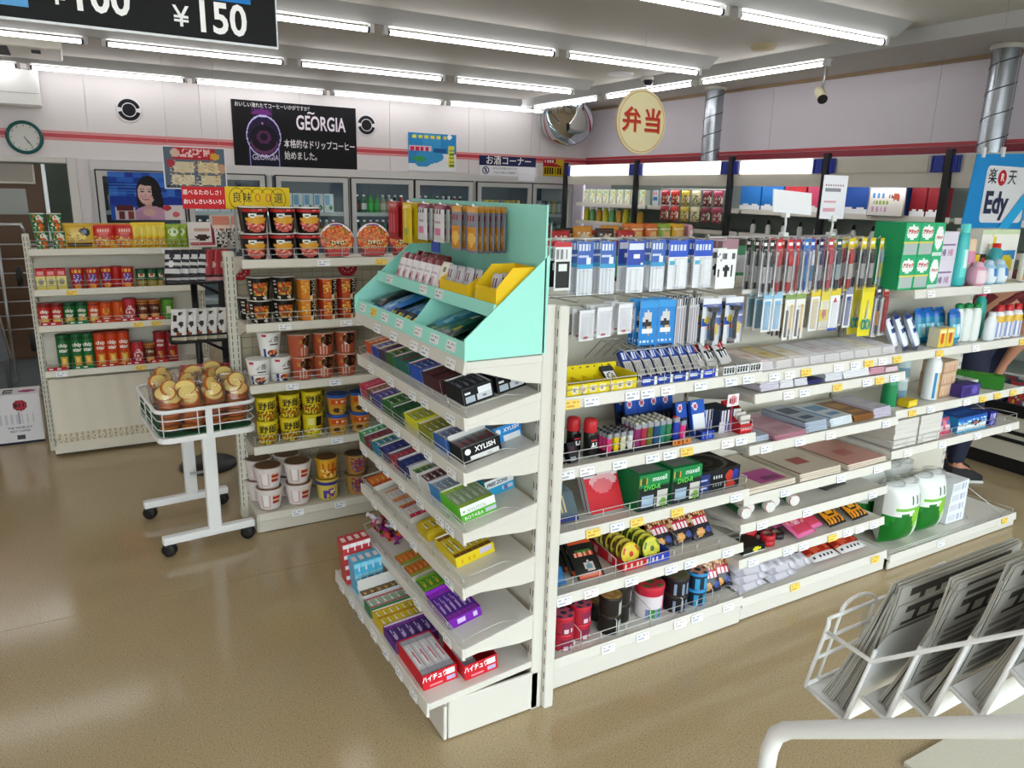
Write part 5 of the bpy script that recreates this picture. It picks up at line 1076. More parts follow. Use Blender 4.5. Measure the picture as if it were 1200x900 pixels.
place('wb2', carton('plaster_box', 'accessory pack', .06, .03, .03, P('#1f3fae').bars(.1, .2, .9, .8, 5, '#6a8ad8', True, .5), '#1d2a7a', 10, 6), (1.865, 1.84, .769), 0, 'small blue box in front of the white blade pack')
place('st', carton('striped_box', 'accessory pack', .075, .10, .085, P('#d9d6dc').bars(.0, .5, 1, 1, 5, '#2a2a4a', True, .5).bars(.4, 0, .95, .5, 3, '#5a5aa0', True, .6), '#25304a', 18, 14, P('#39434c')), (1.985, 1.905, .769), 0, 'navy and white striped box of blades before the red box')
place('st', None, (1.925, 1.94, .769), .06, 'navy and white striped box of blades, the one farther back')
rbx = thing('red_box', 'small red open box of cards at the end of the second shelf', 'box', (2.045, 1.86, .769))
MB().prism([(-.045, 0), (.06, 0), (.06, .1), (-.045, .035)], -.032, -.030, 'x', '#c01f26').obj('side_flap', CARD, rbx); MB().prism([(-.045, 0), (.06, 0), (.06, .1), (-.045, .035)], .030, .032, 'x', '#c01f26').obj('side_flap', CARD, rbx)
q = MB(); q.panel((-.03, -.045, 0), (.06, 0, 0), (0, 0, .035), 14, 6, P('#c41f28').bars(.1, .35, .9, .65, 6, '#e8c2c2', True, .55)); q.box(-.03, .03, -.045, -.043, 0, .035, '#b01a22', 'f'); q.obj('front_flap', CARD, rbx)
MB().box(-.03, .03, .058, .06, 0, .1, '#b01a22').obj('rear_flap', CARD, rbx)
for i in range(3): MB().box(-.024, .024, -.035 + .022 * i, -.028 + .022 * i, .004, .065 + .006 * i, '#dcd6cf').obj('card', CARD, rbx)
for x, y, z, nm in ((1.835, 2.02, .90, 'above the navy packs'), (2.0, 1.85, .868, 'on the striped boxes')):
    q = MB(); q.panel((-.028, 0, 0), (.056, 0, 0), (0, 0, .045), 12, 8, P('#eee8e8').e(.5, .5, .38, .35, '#d88a92').bars(.2, .3, .8, .65, 3, '#8a1f30', True, .5)); q.box(-.028, .028, 0, .002, 0, .045, '#c8c0c0', 'f')
    o = thing('price_flag', 'small white and red price flag ' + nm, 'price card', (x, y, z - .045)); q.obj('card', CARD, o, (0, 0, .045)); MB().box(-.002, .002, .002, .005, -.085, .05, '#c33').obj('stem', CARD, o)
# shelf three: photo paper, disc boxes
p10 = P('#5a6a72').r(.02, .55, .3, .9, '#b83a4a').bars(.4, .3, .7, .85, 3, '#c9b98a', True, .5).r(.0, .0, 1, .18, '#2a3a7a').r(.02, .02, .4, .15, '#c8324a')
for i in range(4): place('p10', carton('disc_pack', 'disc', .12, .012, .10, p10, '#3a3a3a', 18, 16), (1.292 + .004 * i, 1.865 + .024 * i, .552), 0, 'grey disc pack with a red corner by the post, %s' % ('foremost' if i == 0 else ORD[i] + ' from the front'), 'grey disc packs', R_(-32))
def pap(t):
    txt('PHOTO PAPER', .012, '#f2dcdc', t, (0, -.0095, .02), bold=.01, sx=.8)
pph = P('#c8242e').tri(0, .3, 1, 1, '#c8242e').r(0, .72, 1, 1, '#d8cdd0').r(.0, .74, .42, .98, '#17161a').e(.55, .62, .4, .14, '#e0a8ac').e(.5, .52, .3, .14, '#d86a72').r(.55, .88, .95, .93, '#8a8a92')
for i in range(2): place('pph', carton('photo_paper_pack', 'paper pack', .14, .016, .17, pph, '#cfcfd2', 22, 24), (1.475 + .004 * i, 1.875 + .03 * i, .552), 0, '%s red and white paper pack leaning back on the third shelf' % ('front', 'rear')[i], 'red and white paper packs', R_(-26))
def mx(t):
    txt('maxell', .025, '#dff0e4', t, (.022, -.0612, .112), bold=.02, sx=1.0); txt('DVD-R', .025, '#5fd04a', t, (-.01, -.0612, .082), bold=.03, shear=.15, sx=.95)
pmx = P('#1d2420').r(0, .62, 1, 1, '#1f8a4a').r(0, .62, 1, .68, '#19703c').r(.05, .72, .26, .92, '#e0a83a').r(.08, .74, .22, .9, '#2c5a2a').r(.08, .06, .55, .44, '#2a2f38').r(.12, .1, .5, .4, '#a9c4dc').r(.62, .05, .98, .5, '#cfccc8').e(.82, .14, .12, .12, '#7aa84a').r(.0, .0, .05, .6, '#2f3a34')
for i, x in enumerate((1.635, 1.785)): place('mx', carton('disc_box', 'disc box', .135, .12, .132, pmx, '#1c7a42', 26, 22, P('#2a8a52').r(.1, .1, .9, .9, '#8a8f8a'), extra=mx), (x, 1.885, .549), 0, '%s green lettered disc box on the third shelf' % ('first', 'second')[i], 'green disc boxes')
bx = thing('disc_spindle_box', 'large black box with a pale ring print and red marks on the third shelf', 'box', (1.965, 1.945, .549))
pbx = P('#17161a').r(.0, .1, .25, .85, '#2a3a7a').bars(.02, .2, .22, .8, 3, '#c0c8e8', False, .3).bars(.36, .55, .58, .72, 4, '#d8d8dc', True, .5).bars(.36, .25, .58, .38, 4, '#8a8a90', True, .5).e(.74, .6, .09, .26, '#c03a2a').e(.90, .6, .08, .26, '#2a3a9a').e(.78, .2, .12, .14, '#b83a2a')
ptp = P('#17161a').e(.5, .45, .44, .42, '#6a6258').e(.46, .42, .38, .36, '#1d1a18').e(.42, .4, .22, .2, '#4a3f30').e(.38, .36, .12, .1, '#1a1816')
MB().pbox(.205, .20, .085, 34, 14, pbx, '#17161a', ptp, nt=34).obj('box', CARD, bx)
# shelf four
place('blp', pouch('snack_bag', 'snack', .075, .12, .025, 12, 12, P('#2a6aa0').r(0, .5, 1, 1, '#1c2430').e(.5, .7, .3, .15, '#8a9aa8'), '#1c3a5a'), (1.268, 1.85, .335), 0, 'blue and black snack bag tucked beside the post, fourth shelf', None, R_(-40))
pkb = P('#1a1a18').r(.05, .82, .95, .92, '#c8502a').e(.5, .55, .38, .07, '#b8321f').e(.5, .62, .3, .05, '#3a6a2c').e(.55, .26, .2, .12, '#c8b8b0').e(.55, .26, .12, .07, '#6a8a9a').r(.1, .0, .9, .1, '#c85a3a').bars(.15, .52, .85, .58, 6, '#e8a08a', True, .5)
for i in range(5): place('kb', pouch('snack_bag', 'snack', .105, .155, .018, 14, 20, pkb, '#1c1a1a'), (1.405 - .006 * i, 1.845 + .036 * i, .334), -.06, 'black snack bag with red lettering, %s on the fourth shelf' % ('foremost' if i == 0 else ORD[i] + ' from the front'), 'black and red snack bags', R_(-50))
rbt = thing('snack_counter_box', 'red and blue printed tray of round snack packs, fourth shelf', 'snack box', (1.63, 1.925, .332))
q = MB(); q.panel((-.105, -.095, 0), (.21, 0, 0), (0, 0, .03), 24, 5, P('#c8222a').r(.5, 0, 1, 1, '#2a4ac0').bars(.05, .3, .95, .7, 8, '#e8d8c0', True, .4)); q.box(-.105, .105, -.095, -.093, 0, .03, '#a01a20', 'f'); q.obj('front_flap', CARD, rbt)
q = MB(); q.X = Matrix.Translation((-.105, .115, 0)) @ Matrix.Rotation(-PI / 2, 4, 'Z'); q.panel((0, 0, 0), (.21, 0, 0), (0, 0, .04), 20, 6, P('#c8222a').e(.25, .5, .05, .3, '#e0a0a0').e(.65, .5, .05, .3, '#e0a0a0')); q.X = None; q.box(-.105, -.103, -.093, .115, 0, .04, '#b01c24', 'l'); q.obj('side_flap', CARD, rbt)
MB().box(.103, .105, -.093, .115, 0, .04, '#2a4ab8').obj('side_flap', CARD, rbt); MB().box(-.103, .103, -.093, .113, 0, .002, '#8a1a20').obj('base', CARD, rbt); MB().box(-.103, .103, .113, .115, 0, .06, '#b01c24').obj('rear_flap', CARD, rbt)
def disc(cols):
    def mk():
        t = thing('round_snack_pack', None, 'snack'); b = MB(); b.X = Matrix.Rotation(PI / 2, 4, 'X') ; n = 26
        b.lathe([(.040, -.007), (.043, -.005), (.043, .003), (.038, .006), (.030, .0075), (.020, .008), (.010, .0085)], n, lambda u, j: (cols[0] if j < 2 else cols[1] if j == 2 else (cols[2] if int(u * 9) % 2 else cols[3]) if j == 3 else (cols[3] if int(u * 7) % 2 else cols[1])), cols[0], cols[2])
        b.obj('pack', GLOSS, t); return t
    return mk
DC = {'red and yellow': ('#8a6a2a', '#d8c23a', '#c8322a', '#e0c82a'), 'green and yellow': ('#4a5a1c', '#c9c83a', '#3a6a2c', '#d8d04a'), 'brown and yellow': ('#5a4a1c', '#c2b03a', '#6a3a1c', '#d0b83a')}
for c in range(2):
    for j in range(6):
        nm = ('red and yellow', 'brown and yellow', 'brown and yellow')[min(j, 2)] if c == 0 else 'green and yellow'
        place('dc' + nm, disc(DC[nm]), (1.578 + .095 * c, 1.862 + .031 * j, .376), .1, 'round %s snack pack in the %s column, %s' % (nm, ('red', 'blue')[c], 'foremost' if j == 0 else ORD[j] + ' from the front'), nm + ' round snack packs', R_(-16))
ptb = P('#8a4a2a').spk(0, .35, 1, 1, ['#c99a6a', '#7a3a22', '#d8b88a', '#5a2a1a', '#b8763e'], .9, 16).r(.1, .3, .9, .5, '#c22a44').bars(.14, .33, .86, .47, 4, '#f0dfe2', True, .6).r(0, 0, 1, .3, '#1c1a26').e(.3, .14, .18, .1, '#d89a4a').e(.75, .15, .16, .07, '#3a4a8a')
for i in range(6):
    place('nut', pouch('nut_bag', 'snack', .10, .17, .04, 16, 22, ptb, '#8a3a2a'), (1.775 + .1 * (i % 3), 1.90 + .085 * (i // 3), .332), .05, '%s brown snack bag with a red band in the %s row, fourth shelf' % (nth(i % 3, 3), ('front', 'back')[i // 3]), 'brown snack bags on the fourth shelf', R_(-40))
# bottom shelf: tins, jars and bags
def tin(r, h, side, top, band=None, n=28):
    def mk():
        t = thing('tin', None, 'tin')
        MB().lathe([(r * .97, 0), (r, .003), (r, h * .3), (r, h * .7), (r, h * .86)], n, lambda u, j: side(u, (j + .5) / 4), '#777').obj('body', GLOSS, t)
        MB().lathe([(r * 1.04, h * .84), (r * 1.05, h * .96), (r * .98, h), (r * .7, h * .99), (r * .62, h * .985), (r * .3, h * .99)], n, lambda u, j: top[0] if j < 2 else (top[1] if int(u * 10) % 2 else top[2]) if j in (2, 3) else top[2], None, top[1]).obj('lid', GLOSS, t)
        return t
    return mk
TR = tin(.037, .062, P('#b82a3a').r(.4, .1, .6, .7, '#8a2a4a').bars(.42, .2, .6, .6, 3, '#e0c8d0', True, .5), ('#c41f36', '#3a3a5a', '#c85a6a'))
for i, (x, y) in enumerate(((1.287, 1.835), (1.375, 1.86), (1.335, 1.925), (1.25, 1.92))):
    for j in range(2): place('tr', TR, (x, y, .116 + .063 * j), .2 * i, 'red tin, %s of the %s pile by the post on the bottom shelf' % (('lower', 'upper')[j], nth(i, 4, 'front', 'rear')), 'red tins')
TD = tin(.040, .07, P('#23201c').bars(.3, .3, .7, .4, 1, '#c9b98a', False, .5).r(.55, .1, .66, .8, '#b8b8b0'), ('#1d1b18', '#c29a5a', '#a87e46'))
for i, (x, y) in enumerate(((1.487, 1.84), (1.565, 1.885), (1.50, 1.93), (1.58, 1.975))):
    for j in range(2 if i < 2 else 1): place('td', TD, (x, y, .116 + .0705 * j), .3 * i, 'dark tin with a tan top, %s of the %s pile, bottom shelf' % (('lower', 'upper')[j], nth(i, 4, 'front', 'rear')), 'dark tins with tan tops')
pjar = P('#e2d6da').r(0, .75, 1, 1, '#c2273f').r(.36, .35, .6, .6, '#3f8a3a').bars(.36, .1, .64, .4, 3, '#7a8ac8', True, .5).r(.58, .2, .75, .7, '#b83a6a')
place('jar', tin(.053, .125, pjar, ('#c8253c', '#4a6a34', '#c83a48')), (1.685, 1.865, .116), 0, 'large white and pink jar with a red lid on the bottom shelf')
place('jar', None, (1.69, 1.985, .116), .6, 'large pink jar with a red lid half hidden behind the front one')
TK = tin(.046, .068, P('#1c1a20').bars(.36, .2, .64, .8, 3, '#8a9ab0', True, .4).r(0, .0, 1, .12, '#c22a36'), ('#2a2422', '#7a5a4a', '#5a6a4a'))
for i, (x, y) in enumerate(((1.795, 1.845), (1.80, 1.945))):
    for j in range(2): place('tk', TK, (x, y, .116 + .0685 * j), 0, 'black tin with a red foot band, %s of the %s pile' % (('lower', 'upper')[j], ('front', 'rear')[i]), 'black tins with red foot bands')
TB = tin(.040, .066, P('#1f2c3a').bars(.36, .3, .64, .8, 2, '#3fa0d0', True, .6).r(0, 0, 1, .2, '#2a7ac0'), ('#2a8ac8', '#2c3a3a', '#d89a8a'))
for i, (x, y) in enumerate(((1.892, 1.84), (1.90, 1.93))):
    for j in range(2): place('tb', TB, (x, y, .116 + .0665 * j), 0, 'blue rimmed tin, %s of the %s pile, bottom shelf' % (('lower', 'upper')[j], ('front', 'rear')[i]), 'blue rimmed tins')
for i, (x, y) in enumerate(((1.975, 1.84), (2.045, 1.85), (1.95, 1.95), (2.03, 1.96))): place('nut', None, (x, y, .128), -.1, '%s snack bag with a red band in the %s row, bottom shelf' % (('first', 'second')[i % 2], ('front', 'back')[i // 2]), 'snack bags on the bottom shelf', R_(-30))
# ================================================================ island goods, second unit (stationery)
XP = [2.20, 2.235, 2.275, 2.335, 2.375, 2.425, 2.46, 2.51, 2.565, 2.615, 2.69, 2.77, 2.825, 2.885, 2.945]
hookbar(units[1], .03, .89, 1.447, 2.165, [x - 2.084 for x in XP], .19)
XQ = [2.245, 2.30, 2.37, 2.43, 2.515, 2.575, 2.635, 2.72, 2.80, 2.895, 2.945]
hookbar(units[1], .05, .89, 1.252, 2.162, [x - 2.084 for x in XQ], .19)
def pen(head, barrel, cap, w=.028, h=.205, two=0, base='#e6e4e6', foot=None):
    p_ = P(base).r(0, .80, 1, 1, head).bars(.15, .87, .85, .96, 2, '#f4f2ee', False, .3)
    if foot: p_.r(0, 0, 1, .12, foot)
    def body(t):
        for s in ((-.006, .006) if two else (0,)):
            rod(t, 'pen', s, -h * .96, -h * .2, .0052, [(0, .1, cap, .7), (.1, .36, cap, 1), (.36, .74, barrel, .95), (.74, .95, cap, .95), (.95, 1, '#555', .5)])
    return blister('pen_pack', 'pen', w, h, p_, 6, 18, (-w / 2 + .002, w / 2 - .002, -h * .98, -h * .16, .014), body)
PENS = [('black', '#1b1a1c', '#e0dee2', '#1a1a1c', 0), ('black capped', '#1b1a1c', '#d8d6d8', '#1f1f23', 0), ('red', '#c8242e', '#d8c8cc', '#c8242e', 0), ('scarlet', '#d02a2a', '#e8e0e2', '#d0343c', 1), ('crimson', '#c01f2c', '#b82a38', '#c83a44', 0), ('sky blue', '#2a7ad0', '#4a9ae0', '#2a6ac8', 0), ('blue', '#2a5ac0', '#6aa0dc', '#e6e8f0', 0), ('navy', '#1c2a62', '#d0d0da', '#23326e', 0), ('rose', '#c83a50', '#d8a0ac', '#c84a5c', 1), ('dark teal', '#1d4a52', '#c4d8e0', '#2c4a56', 1),
        ('yellow headed red', '#e3c81f', '#e8e2de', '#c8343a', 1), ('yellow headed grey', '#e6cc24', '#d8d6dc', '#4a4a54', 1), ('yellow headed white', '#e6cc24', '#d8d4d8', '#2a2a32', 1), ('lemon', '#e0c41c', '#d8d84a', '#8aa0b8', 0), ('purple', '#d8ba1c', '#5a3f9a', '#d8b84a', 0)]
for i, (x, (nm, hd, ba, cp, two)) in enumerate(zip(XP, PENS)):
    row('pen' + nm, pen(hd, ba, cp, .034 if two else .026, .21, two, '#e4e2e6', None if i < 10 else '#d8b84a'), x, 1.452, 3, 1.955, .04, '%s pen pack on the upper pen hooks' % nm, nm + ' pen packs', .05, 0)
LOW = [('light blue clip', '#8fc4e0', '#6ab0d8', .05, .15), ('pale blue clip', '#9ccbe4', '#7ab8dc', .05, .15), ('black and white knife', '#e6e4de', '#1d1c1e', .055, .19), ('yellow handled cutter', '#e8e4d8', '#e0b42a', .055, .19), ('yellow headed sticker', '#e6cc2a', '#d8c8a0', .055, .165), ('lemon and red tape', '#e3cf4a', '#d0b0a0', .055, .165), ('white and blue tube', '#e4d24a', '#eceef0', .06, .17), ('grey blue refill', '#8a94b0', '#3a4a86', .045, .165)]
for i, (x, (nm, hd, c, w, h)) in enumerate(zip(XQ, LOW)):
    p_ = P('#e9e8e6').r(0, .82, 1, 1, hd).r(.15, .08, .85, .75, c)
    if 'knife' in nm or 'cutter' in nm: p_ = P('#e9e8e2').r(0, .84, 1, .97, '#8aa85a').r(.2, .05, .42, .6, '#1b1a1c').r(.55, .1, .8, .7, '#e3b62a').r(.6, .0, .75, .2, '#1b1a1c')
    if i == 6: p_ = P('#eceef0').r(0, .84, 1, 1, '#e3cc2a').r(0, 0, 1, .08, '#2a4ab0').e(.5, .7, .2, .06, '#c8343a')
    if i == 5: p_ = P('#e3d04a').r(0, .5, 1, .7, '#e9e4c0').e(.5, .4, .28, .1, '#c8343a').r(0, 0, 1, .2, '#d8d2c0')
    row('low%d' % i, blister('stationery_pack', 'stationery', w, h, p_, 12, 18, (-w * .35, w * .35, -h * .95, -h * .3, .012)), x, 1.255, 3, 1.955, .04, '%s pack on the lower pen hooks' % nm, nm + ' packs', .03)
def scis(t):
    for s in (-1, 1):
        q = MB(); q.tube([(s * .012 + .011 * math.cos(a * PI / 5), -.006, -.155 + .02 * math.sin(a * PI / 5)) for a in range(10)], .003, '#2aa0b0', 5, True); q.obj('handle_ring', GLOSS, t)
    MB().prism([(-.005, -.13), (.005, -.13), (.0, -.05)], -.007, -.004, 'y', '#c8ccd0').obj('blade', WIRE, t)
row('sci', blister('scissors_pack', 'scissors', .07, .205, P('#e6d61f').r(0, .92, 1, 1, '#d8c81a').e(.5, .4, .3, .25, '#ecdf5a'), 14, 20, None, scis), 2.835, 1.252, 2, 1.95, .05, 'yellow card with turquoise scissors on the lower pen hooks', 'scissors cards', -.1)
row('lowo', pen('#2a3050', '#e08a2a', '#26304e', .03, .215), 2.905, 1.252, 2, 1.95, .04, 'orange marker pack on the lower pen hooks', 'orange marker packs'); row('lowr', pen('#c8382a', '#c8342a', '#b82a26', .04, .21, 1), 2.955, 1.252, 3, 1.95, .04, 'red marker pack at the end of the lower pen hooks', 'red marker packs')
MB().box(.04, .20, 1.975, 1.99, 1.252, 1.268).obj('hook_rail', WIRE, units[1])
# flat goods lying on the shelves: each a slab with a printed top
def slab(key, name, cat, w, d, h, top, side, x, y, z, lab, rz=0, grp=None, nu=14, nt=12, mat=GLOSS, n=1, rx=0, back=.002):
    def mk():
        o = thing(name, None, cat)
        MB().pbox(w, d, h, nu, 2, P(side), side, top, nt=nt).obj('body', mat, o); return o
    for i in range(n): place(key, mk, (x, y + back * i, z + (h + .0006) * i), rz + rnd.uniform(-.03, .03) * (n > 1), lab if n == 1 else '%s, %s' % (lab, 'topmost' if i == n - 1 else 'lowest' if i == 0 else ORD[i] + ' up'), grp, rx)
tray_ = MB(); tray_.prism([(1.842, .985), (1.846, .985), (1.850, 1.03), (1.846, 1.03)], .03, .87, 'x', '#fff'); tray_.obj('clear_front', CLEAR, units[1])
pev = lambda a, b: P(a).r(.06, .06, .94, .94, b).r(.3, .4, .7, .6, a).bars(.1, .75, .9, .88, 3, '#c8b8b0', False, .4)
for i, (x, a, b, nm) in enumerate(((2.17, '#d8a89a', '#e6d6d0', 'pink edged'), (2.27, '#c8a24a', '#e0cf9a', 'gold patterned'), (2.37, '#d8c08a', '#ece6d8', 'cream'), (2.46, '#e6e2e0', '#f0eeee', 'white'), (2.55, '#c8b8c8', '#e6dfe6', 'lilac tinted'), (2.64, '#d8d6d8', '#eceaee', 'plain white'), (2.73, '#d0d2d8', '#e4e4ea', 'bluish white'), (2.82, '#ded4c0', '#eee8da', 'ivory'), (2.91, '#d8d0d8', '#e8e4ea', 'pale mauve'))):
    slab('ev%d' % i, 'envelope_pack', 'envelopes', .085, .19, .007, pev(a, b), '#dedad6', x, 1.965, .986, '%s envelope pack on the upper shelf of the middle unit' % nm, .04, '%s envelope packs' % nm, n=4, rx=R_(4))
for i, (x, w, c, sd, nm, n, h) in enumerate(((2.185, .10, '#d0c8dc', '#dcd6e2', 'lilac printed paper', 5, .006), (2.28, .07, '#e6e4ea', '#ecebee', 'white paper', 6, .006), (2.36, .07, '#e2e0e8', '#e6e4ea', 'white card', 4, .006), (2.44, .09, '#2a2a5e', '#30306a', 'dark indigo card', 2, .006), (2.55, .10, '#d8d8de', '#e6e6ea', 'grey white paper', 5, .006), (2.69, .16, '#eeeef0', '#f0f0f2', 'bright white envelope', 9, .006), (2.825, .09, '#d88aa0', '#d8a0b0', 'pink card', 4, .006), (2.92, .08, '#e6c8cc', '#e8d0d4', 'pale pink card', 3, .006))):
    slab('p2%d' % i, 'paper_pack', 'paper', w, .22, h, P(c).r(.1, .2, .9, .5, sd).r(.2, .6, .8, .8, '#f2f0f2'), sd, x, 1.96, .907, '%s pack on the second shelf of the middle unit' % nm, .0, '%s packs' % nm, n=n)
place('pot', cup('stationery', 'glue_pot', .05, .018, .02, P('#c8303a').r(.4, .3, .6, .8, '#e8d0d0'), '#c02a30', '#b8242c', 18, 6), (2.935, 1.93, .926), 0, 'small red pot standing on the pale pink cards'); place('pot2', cup('stationery', 'glue_pot', .045, .016, .018, P('#a83a5a').r(.4, .3, .6, .8, '#e8d0d0'), '#3a2a30', '#8a3a4a', 18, 6), (2.83, 1.92, .934), 0, 'small dark pink pot standing on the pink cards')
for i, (x, w, d, c, c2, nm, n) in enumerate(((2.16, .12, .2, '#8a9ab0', '#b8c2d0', 'grey blue notebook', 3), (2.31, .18, .25, '#c08a98', '#d0a4b0', 'rose notebook', 3), (2.475, .13, .22, '#3a4a6a', '#b0bccc', 'navy edged notebook', 6), (2.64, .14, .2, '#6a9ac8', '#dfe6ec', 'white and blue notebook', 5), (2.785, .13, .2, '#c08a3a', '#8a5a2a', 'amber notebook', 4), (2.91, .12, .2, '#d8d4dc', '#c8c0d0', 'white notebook', 6))):
    slab('nb%d' % i, 'notebook', 'notebook', w, d, .006, P(c2).r(.0, .0, .12, 1, c).r(.3, .5, .9, .8, c).bars(.35, .2, .85, .4, 3, c, False, .4), c2 if i != 1 else '#a87080', x, 1.955, .708, '%s on the third shelf of the middle unit' % nm, .03, '%ss' % nm, n=n)
for i, (x, w, c, lc, nm, n) in enumerate(((2.25, .27, '#cfc2ae', '#b83a90', 'buff envelope pack with a magenta label', 3), (2.535, .25, '#d0c4b2', '#a84a4a', 'buff envelope pack with a small red print', 4), (2.83, .26, '#cf9a8c', '#c07a6e', 'salmon envelope pack', 3))):
    slab('be%d' % i, 'large_envelope_pack', 'envelopes', w, .30, .007, P(c).r(.35, .05, .9, .42, lc) .r(.5, .1, .85, .2, '#7a2a66') if i == 0 else P(c).r(.35, .3, .65, .5, lc).r(.0, .0, .03, 1, '#7a5a4a'), '#d8ccba', x, 1.99, .504, nm + ' on the fourth shelf', .02, nm + 's', n=n, nu=18, nt=18)
def roll(cols):
    def mk():
        t = thing('bag_roll', None, 'bags'); b = MB(); b.X = Matrix.Rotation(-PI / 2, 4, 'X')
        b.lathe([(.022, -.07), (.024, -.068), (.024, -.045), (.024, -.02), (.024, .068), (.022, .07)], 14, lambda u, j: (cols[2], cols[1], cols[0], cols[0], cols[0])[j] if int(u * 14) % 5 else cols[1], cols[1], cols[1]); b.X = None
        b.obj('roll', GLOSS, t, (0, 0, .024)); return t
    return mk
for i, x in enumerate((2.165, 2.215, 2.30, 2.36, 2.44)): place('roll', roll(('#1f6a3a', '#e6e2dc', '#c83a44')), (x, 1.93 + .03 * (i % 2), .389), -.25, '%s green and white roll on the fifth shelf of the middle unit' % nth(i, 5), 'green and white rolls')
slab('dk', 'dark_sleeve', 'paper', .15, .2, .004, P('#5a5652').r(.1, .1, .9, .9, '#6a6662'), '#4a4642', 2.75, 2.02, .389, 'dark grey sleeve lying on the fifth shelf of the middle unit', .1)
place('bkb', carton('small_box', 'box', .12, .09, .03, P('#16150f').r(.05, .1, .95, .9, '#141412').e(.6, .5, .2, .28, '#d0cc2a').r(.0, 0, 1, .1, '#d8d6d0'), '#14130f', 16, 6, P('#2a2a26')), (2.19, 1.885, .246), 0, 'small black box with a yellow oval on the sixth shelf')
def tape(c):
    def mk():
        t = thing('tape_roll', None, 'tape'); q = MB(); n = 20; q.lathe([(.018, 0), (.03, 0), (.03, .022), (.018, .022), (.018, 0)], n, lambda u, j: (c, c, c, '#8a7a6a')[j]); q.obj('tape', GLOSS, t); return t
    return mk
for j in range(2): place('tpr', tape('#c82a34'), (2.30, 1.875, .246 + .0225 * j), 0, 'red tape roll, %s of the nearer pair' % ('lower', 'upper')[j], 'red tape rolls'); place('tpr', None, (2.265, 1.94, .246 + .0225 * j), 0, 'red tape roll, %s of the farther pair' % ('lower', 'upper')[j], 'red tape rolls')
place('tpk', tape('#2a2628'), (2.385, 1.90, .246), 0, 'black tape roll beside the red ones'); place('tpk', None, (2.35, 1.97, .246), 0, 'black tape roll behind the red ones')
ppc = P('#d86a9a').spk(.1, .1, .9, .9, ['#e6a0b8', '#c83a6a', '#e8c8b0', '#d89a6a'], .7, 9).r(.1, .05, .9, .25, '#c8405a')
for i, (x, y) in enumerate(((2.50, 1.84), (2.585, 1.87), (2.49, 1.95))): place('pnk', pouch('craft_pack', 'craft pack', .13, .19, .03, 12, 14, ppc, '#d890a8'), (x, y, .254), .1, '%s pink craft pack lying on the sixth shelf' % nth(i, 3), 'pink craft packs', R_(-68))
place('prp', pouch('craft_pack', 'craft pack', .10, .19, .03, 12, 14, P('#6a2a7a').spk(.1, .1, .9, .9, ['#8a4a9a', '#4a1a5a'], .6, 8), '#5a2a6a'), (2.63, 2.0, .256), .0, 'purple craft pack lying behind the pink ones', None, R_(-70))
pyb = P('#2a2016').r(.04, .04, .96, .96, '#d88a1f').r(.04, .7, .96, .9, '#3a2a14').e(.5, .45, .3, .2, '#2a2016').e(.5, .45, .22, .13, '#e0a02a').r(.6, .74, .9, .96, '#8a2a8a').bars(.1, .08, .9, .2, 4, '#3a2a14', True, .5)
for i, (x, y) in enumerate(((2.71, 1.85), (2.86, 1.85), (2.86, 1.99), (2.71, 1.98))): place('ybn', pouch('bean_pack', 'snack', .12, .165, .018, 16, 18, pyb, '#2a2016'), (x, y, .254), .08, '%s amber and black pack in the %s row, sixth shelf' % (('first', 'second')[i % 2 if i < 2 else 3 - i], ('front', 'back')[i // 2]), 'amber and black packs', R_(-64))
pbg = P('#d6d2d8').spk(.0, .0, 1, 1, ['#e6e4ea', '#c4c0ca', '#b4b0ba'], .5, 9).bars(.12, .32, .88, .52, 7, '#17161a', True, .6)
for i, (x, y, n_) in enumerate(((2.18, 1.90, 3), (2.36, 1.90, 2), (2.50, 1.93, 1), (2.2, 2.04, 2))):
    for j in range(n_): place('wbag', pouch('glove_bag', 'bag', .17, .20, .035, 16, 16, pbg, '#d0ccd4'), (x, y - .085, .105 + .032 * j), .1 - .1 * j, 'clear white bag with black lettering, %s of %s pile, bottom shelf' % (('lowest', 'second', 'topmost')[j] if n_ > 1 else 'single', ('the first', 'the second', 'the third', 'the rear')[i]), 'white bags on the bottom shelf', R_(-78))
for i, (x, y) in enumerate(((2.66, 1.93), (2.84, 1.93), (2.83, 2.04), (2.68, 2.03))): place('redp', pouch('red_bag', 'bag', .17, .16, .03, 14, 14, P('#b8321f').spk(.0, .0, 1, 1, ['#c8422a', '#9a2418', '#d85a3a'], .5, 8).r(.0, .0, 1, .2, '#d8d4d2').bars(.1, .05, .9, .16, 5, '#3a3a40', True, .4), '#a83020'), (x, y - .085, .105), .0, 'red bag with a pale lower edge, %s in the %s row on the bottom shelf' % (('first', 'second')[i % 2 if i < 2 else 3 - i], ('front', 'back')[i // 2]), 'red bags on the bottom shelf', R_(-76))
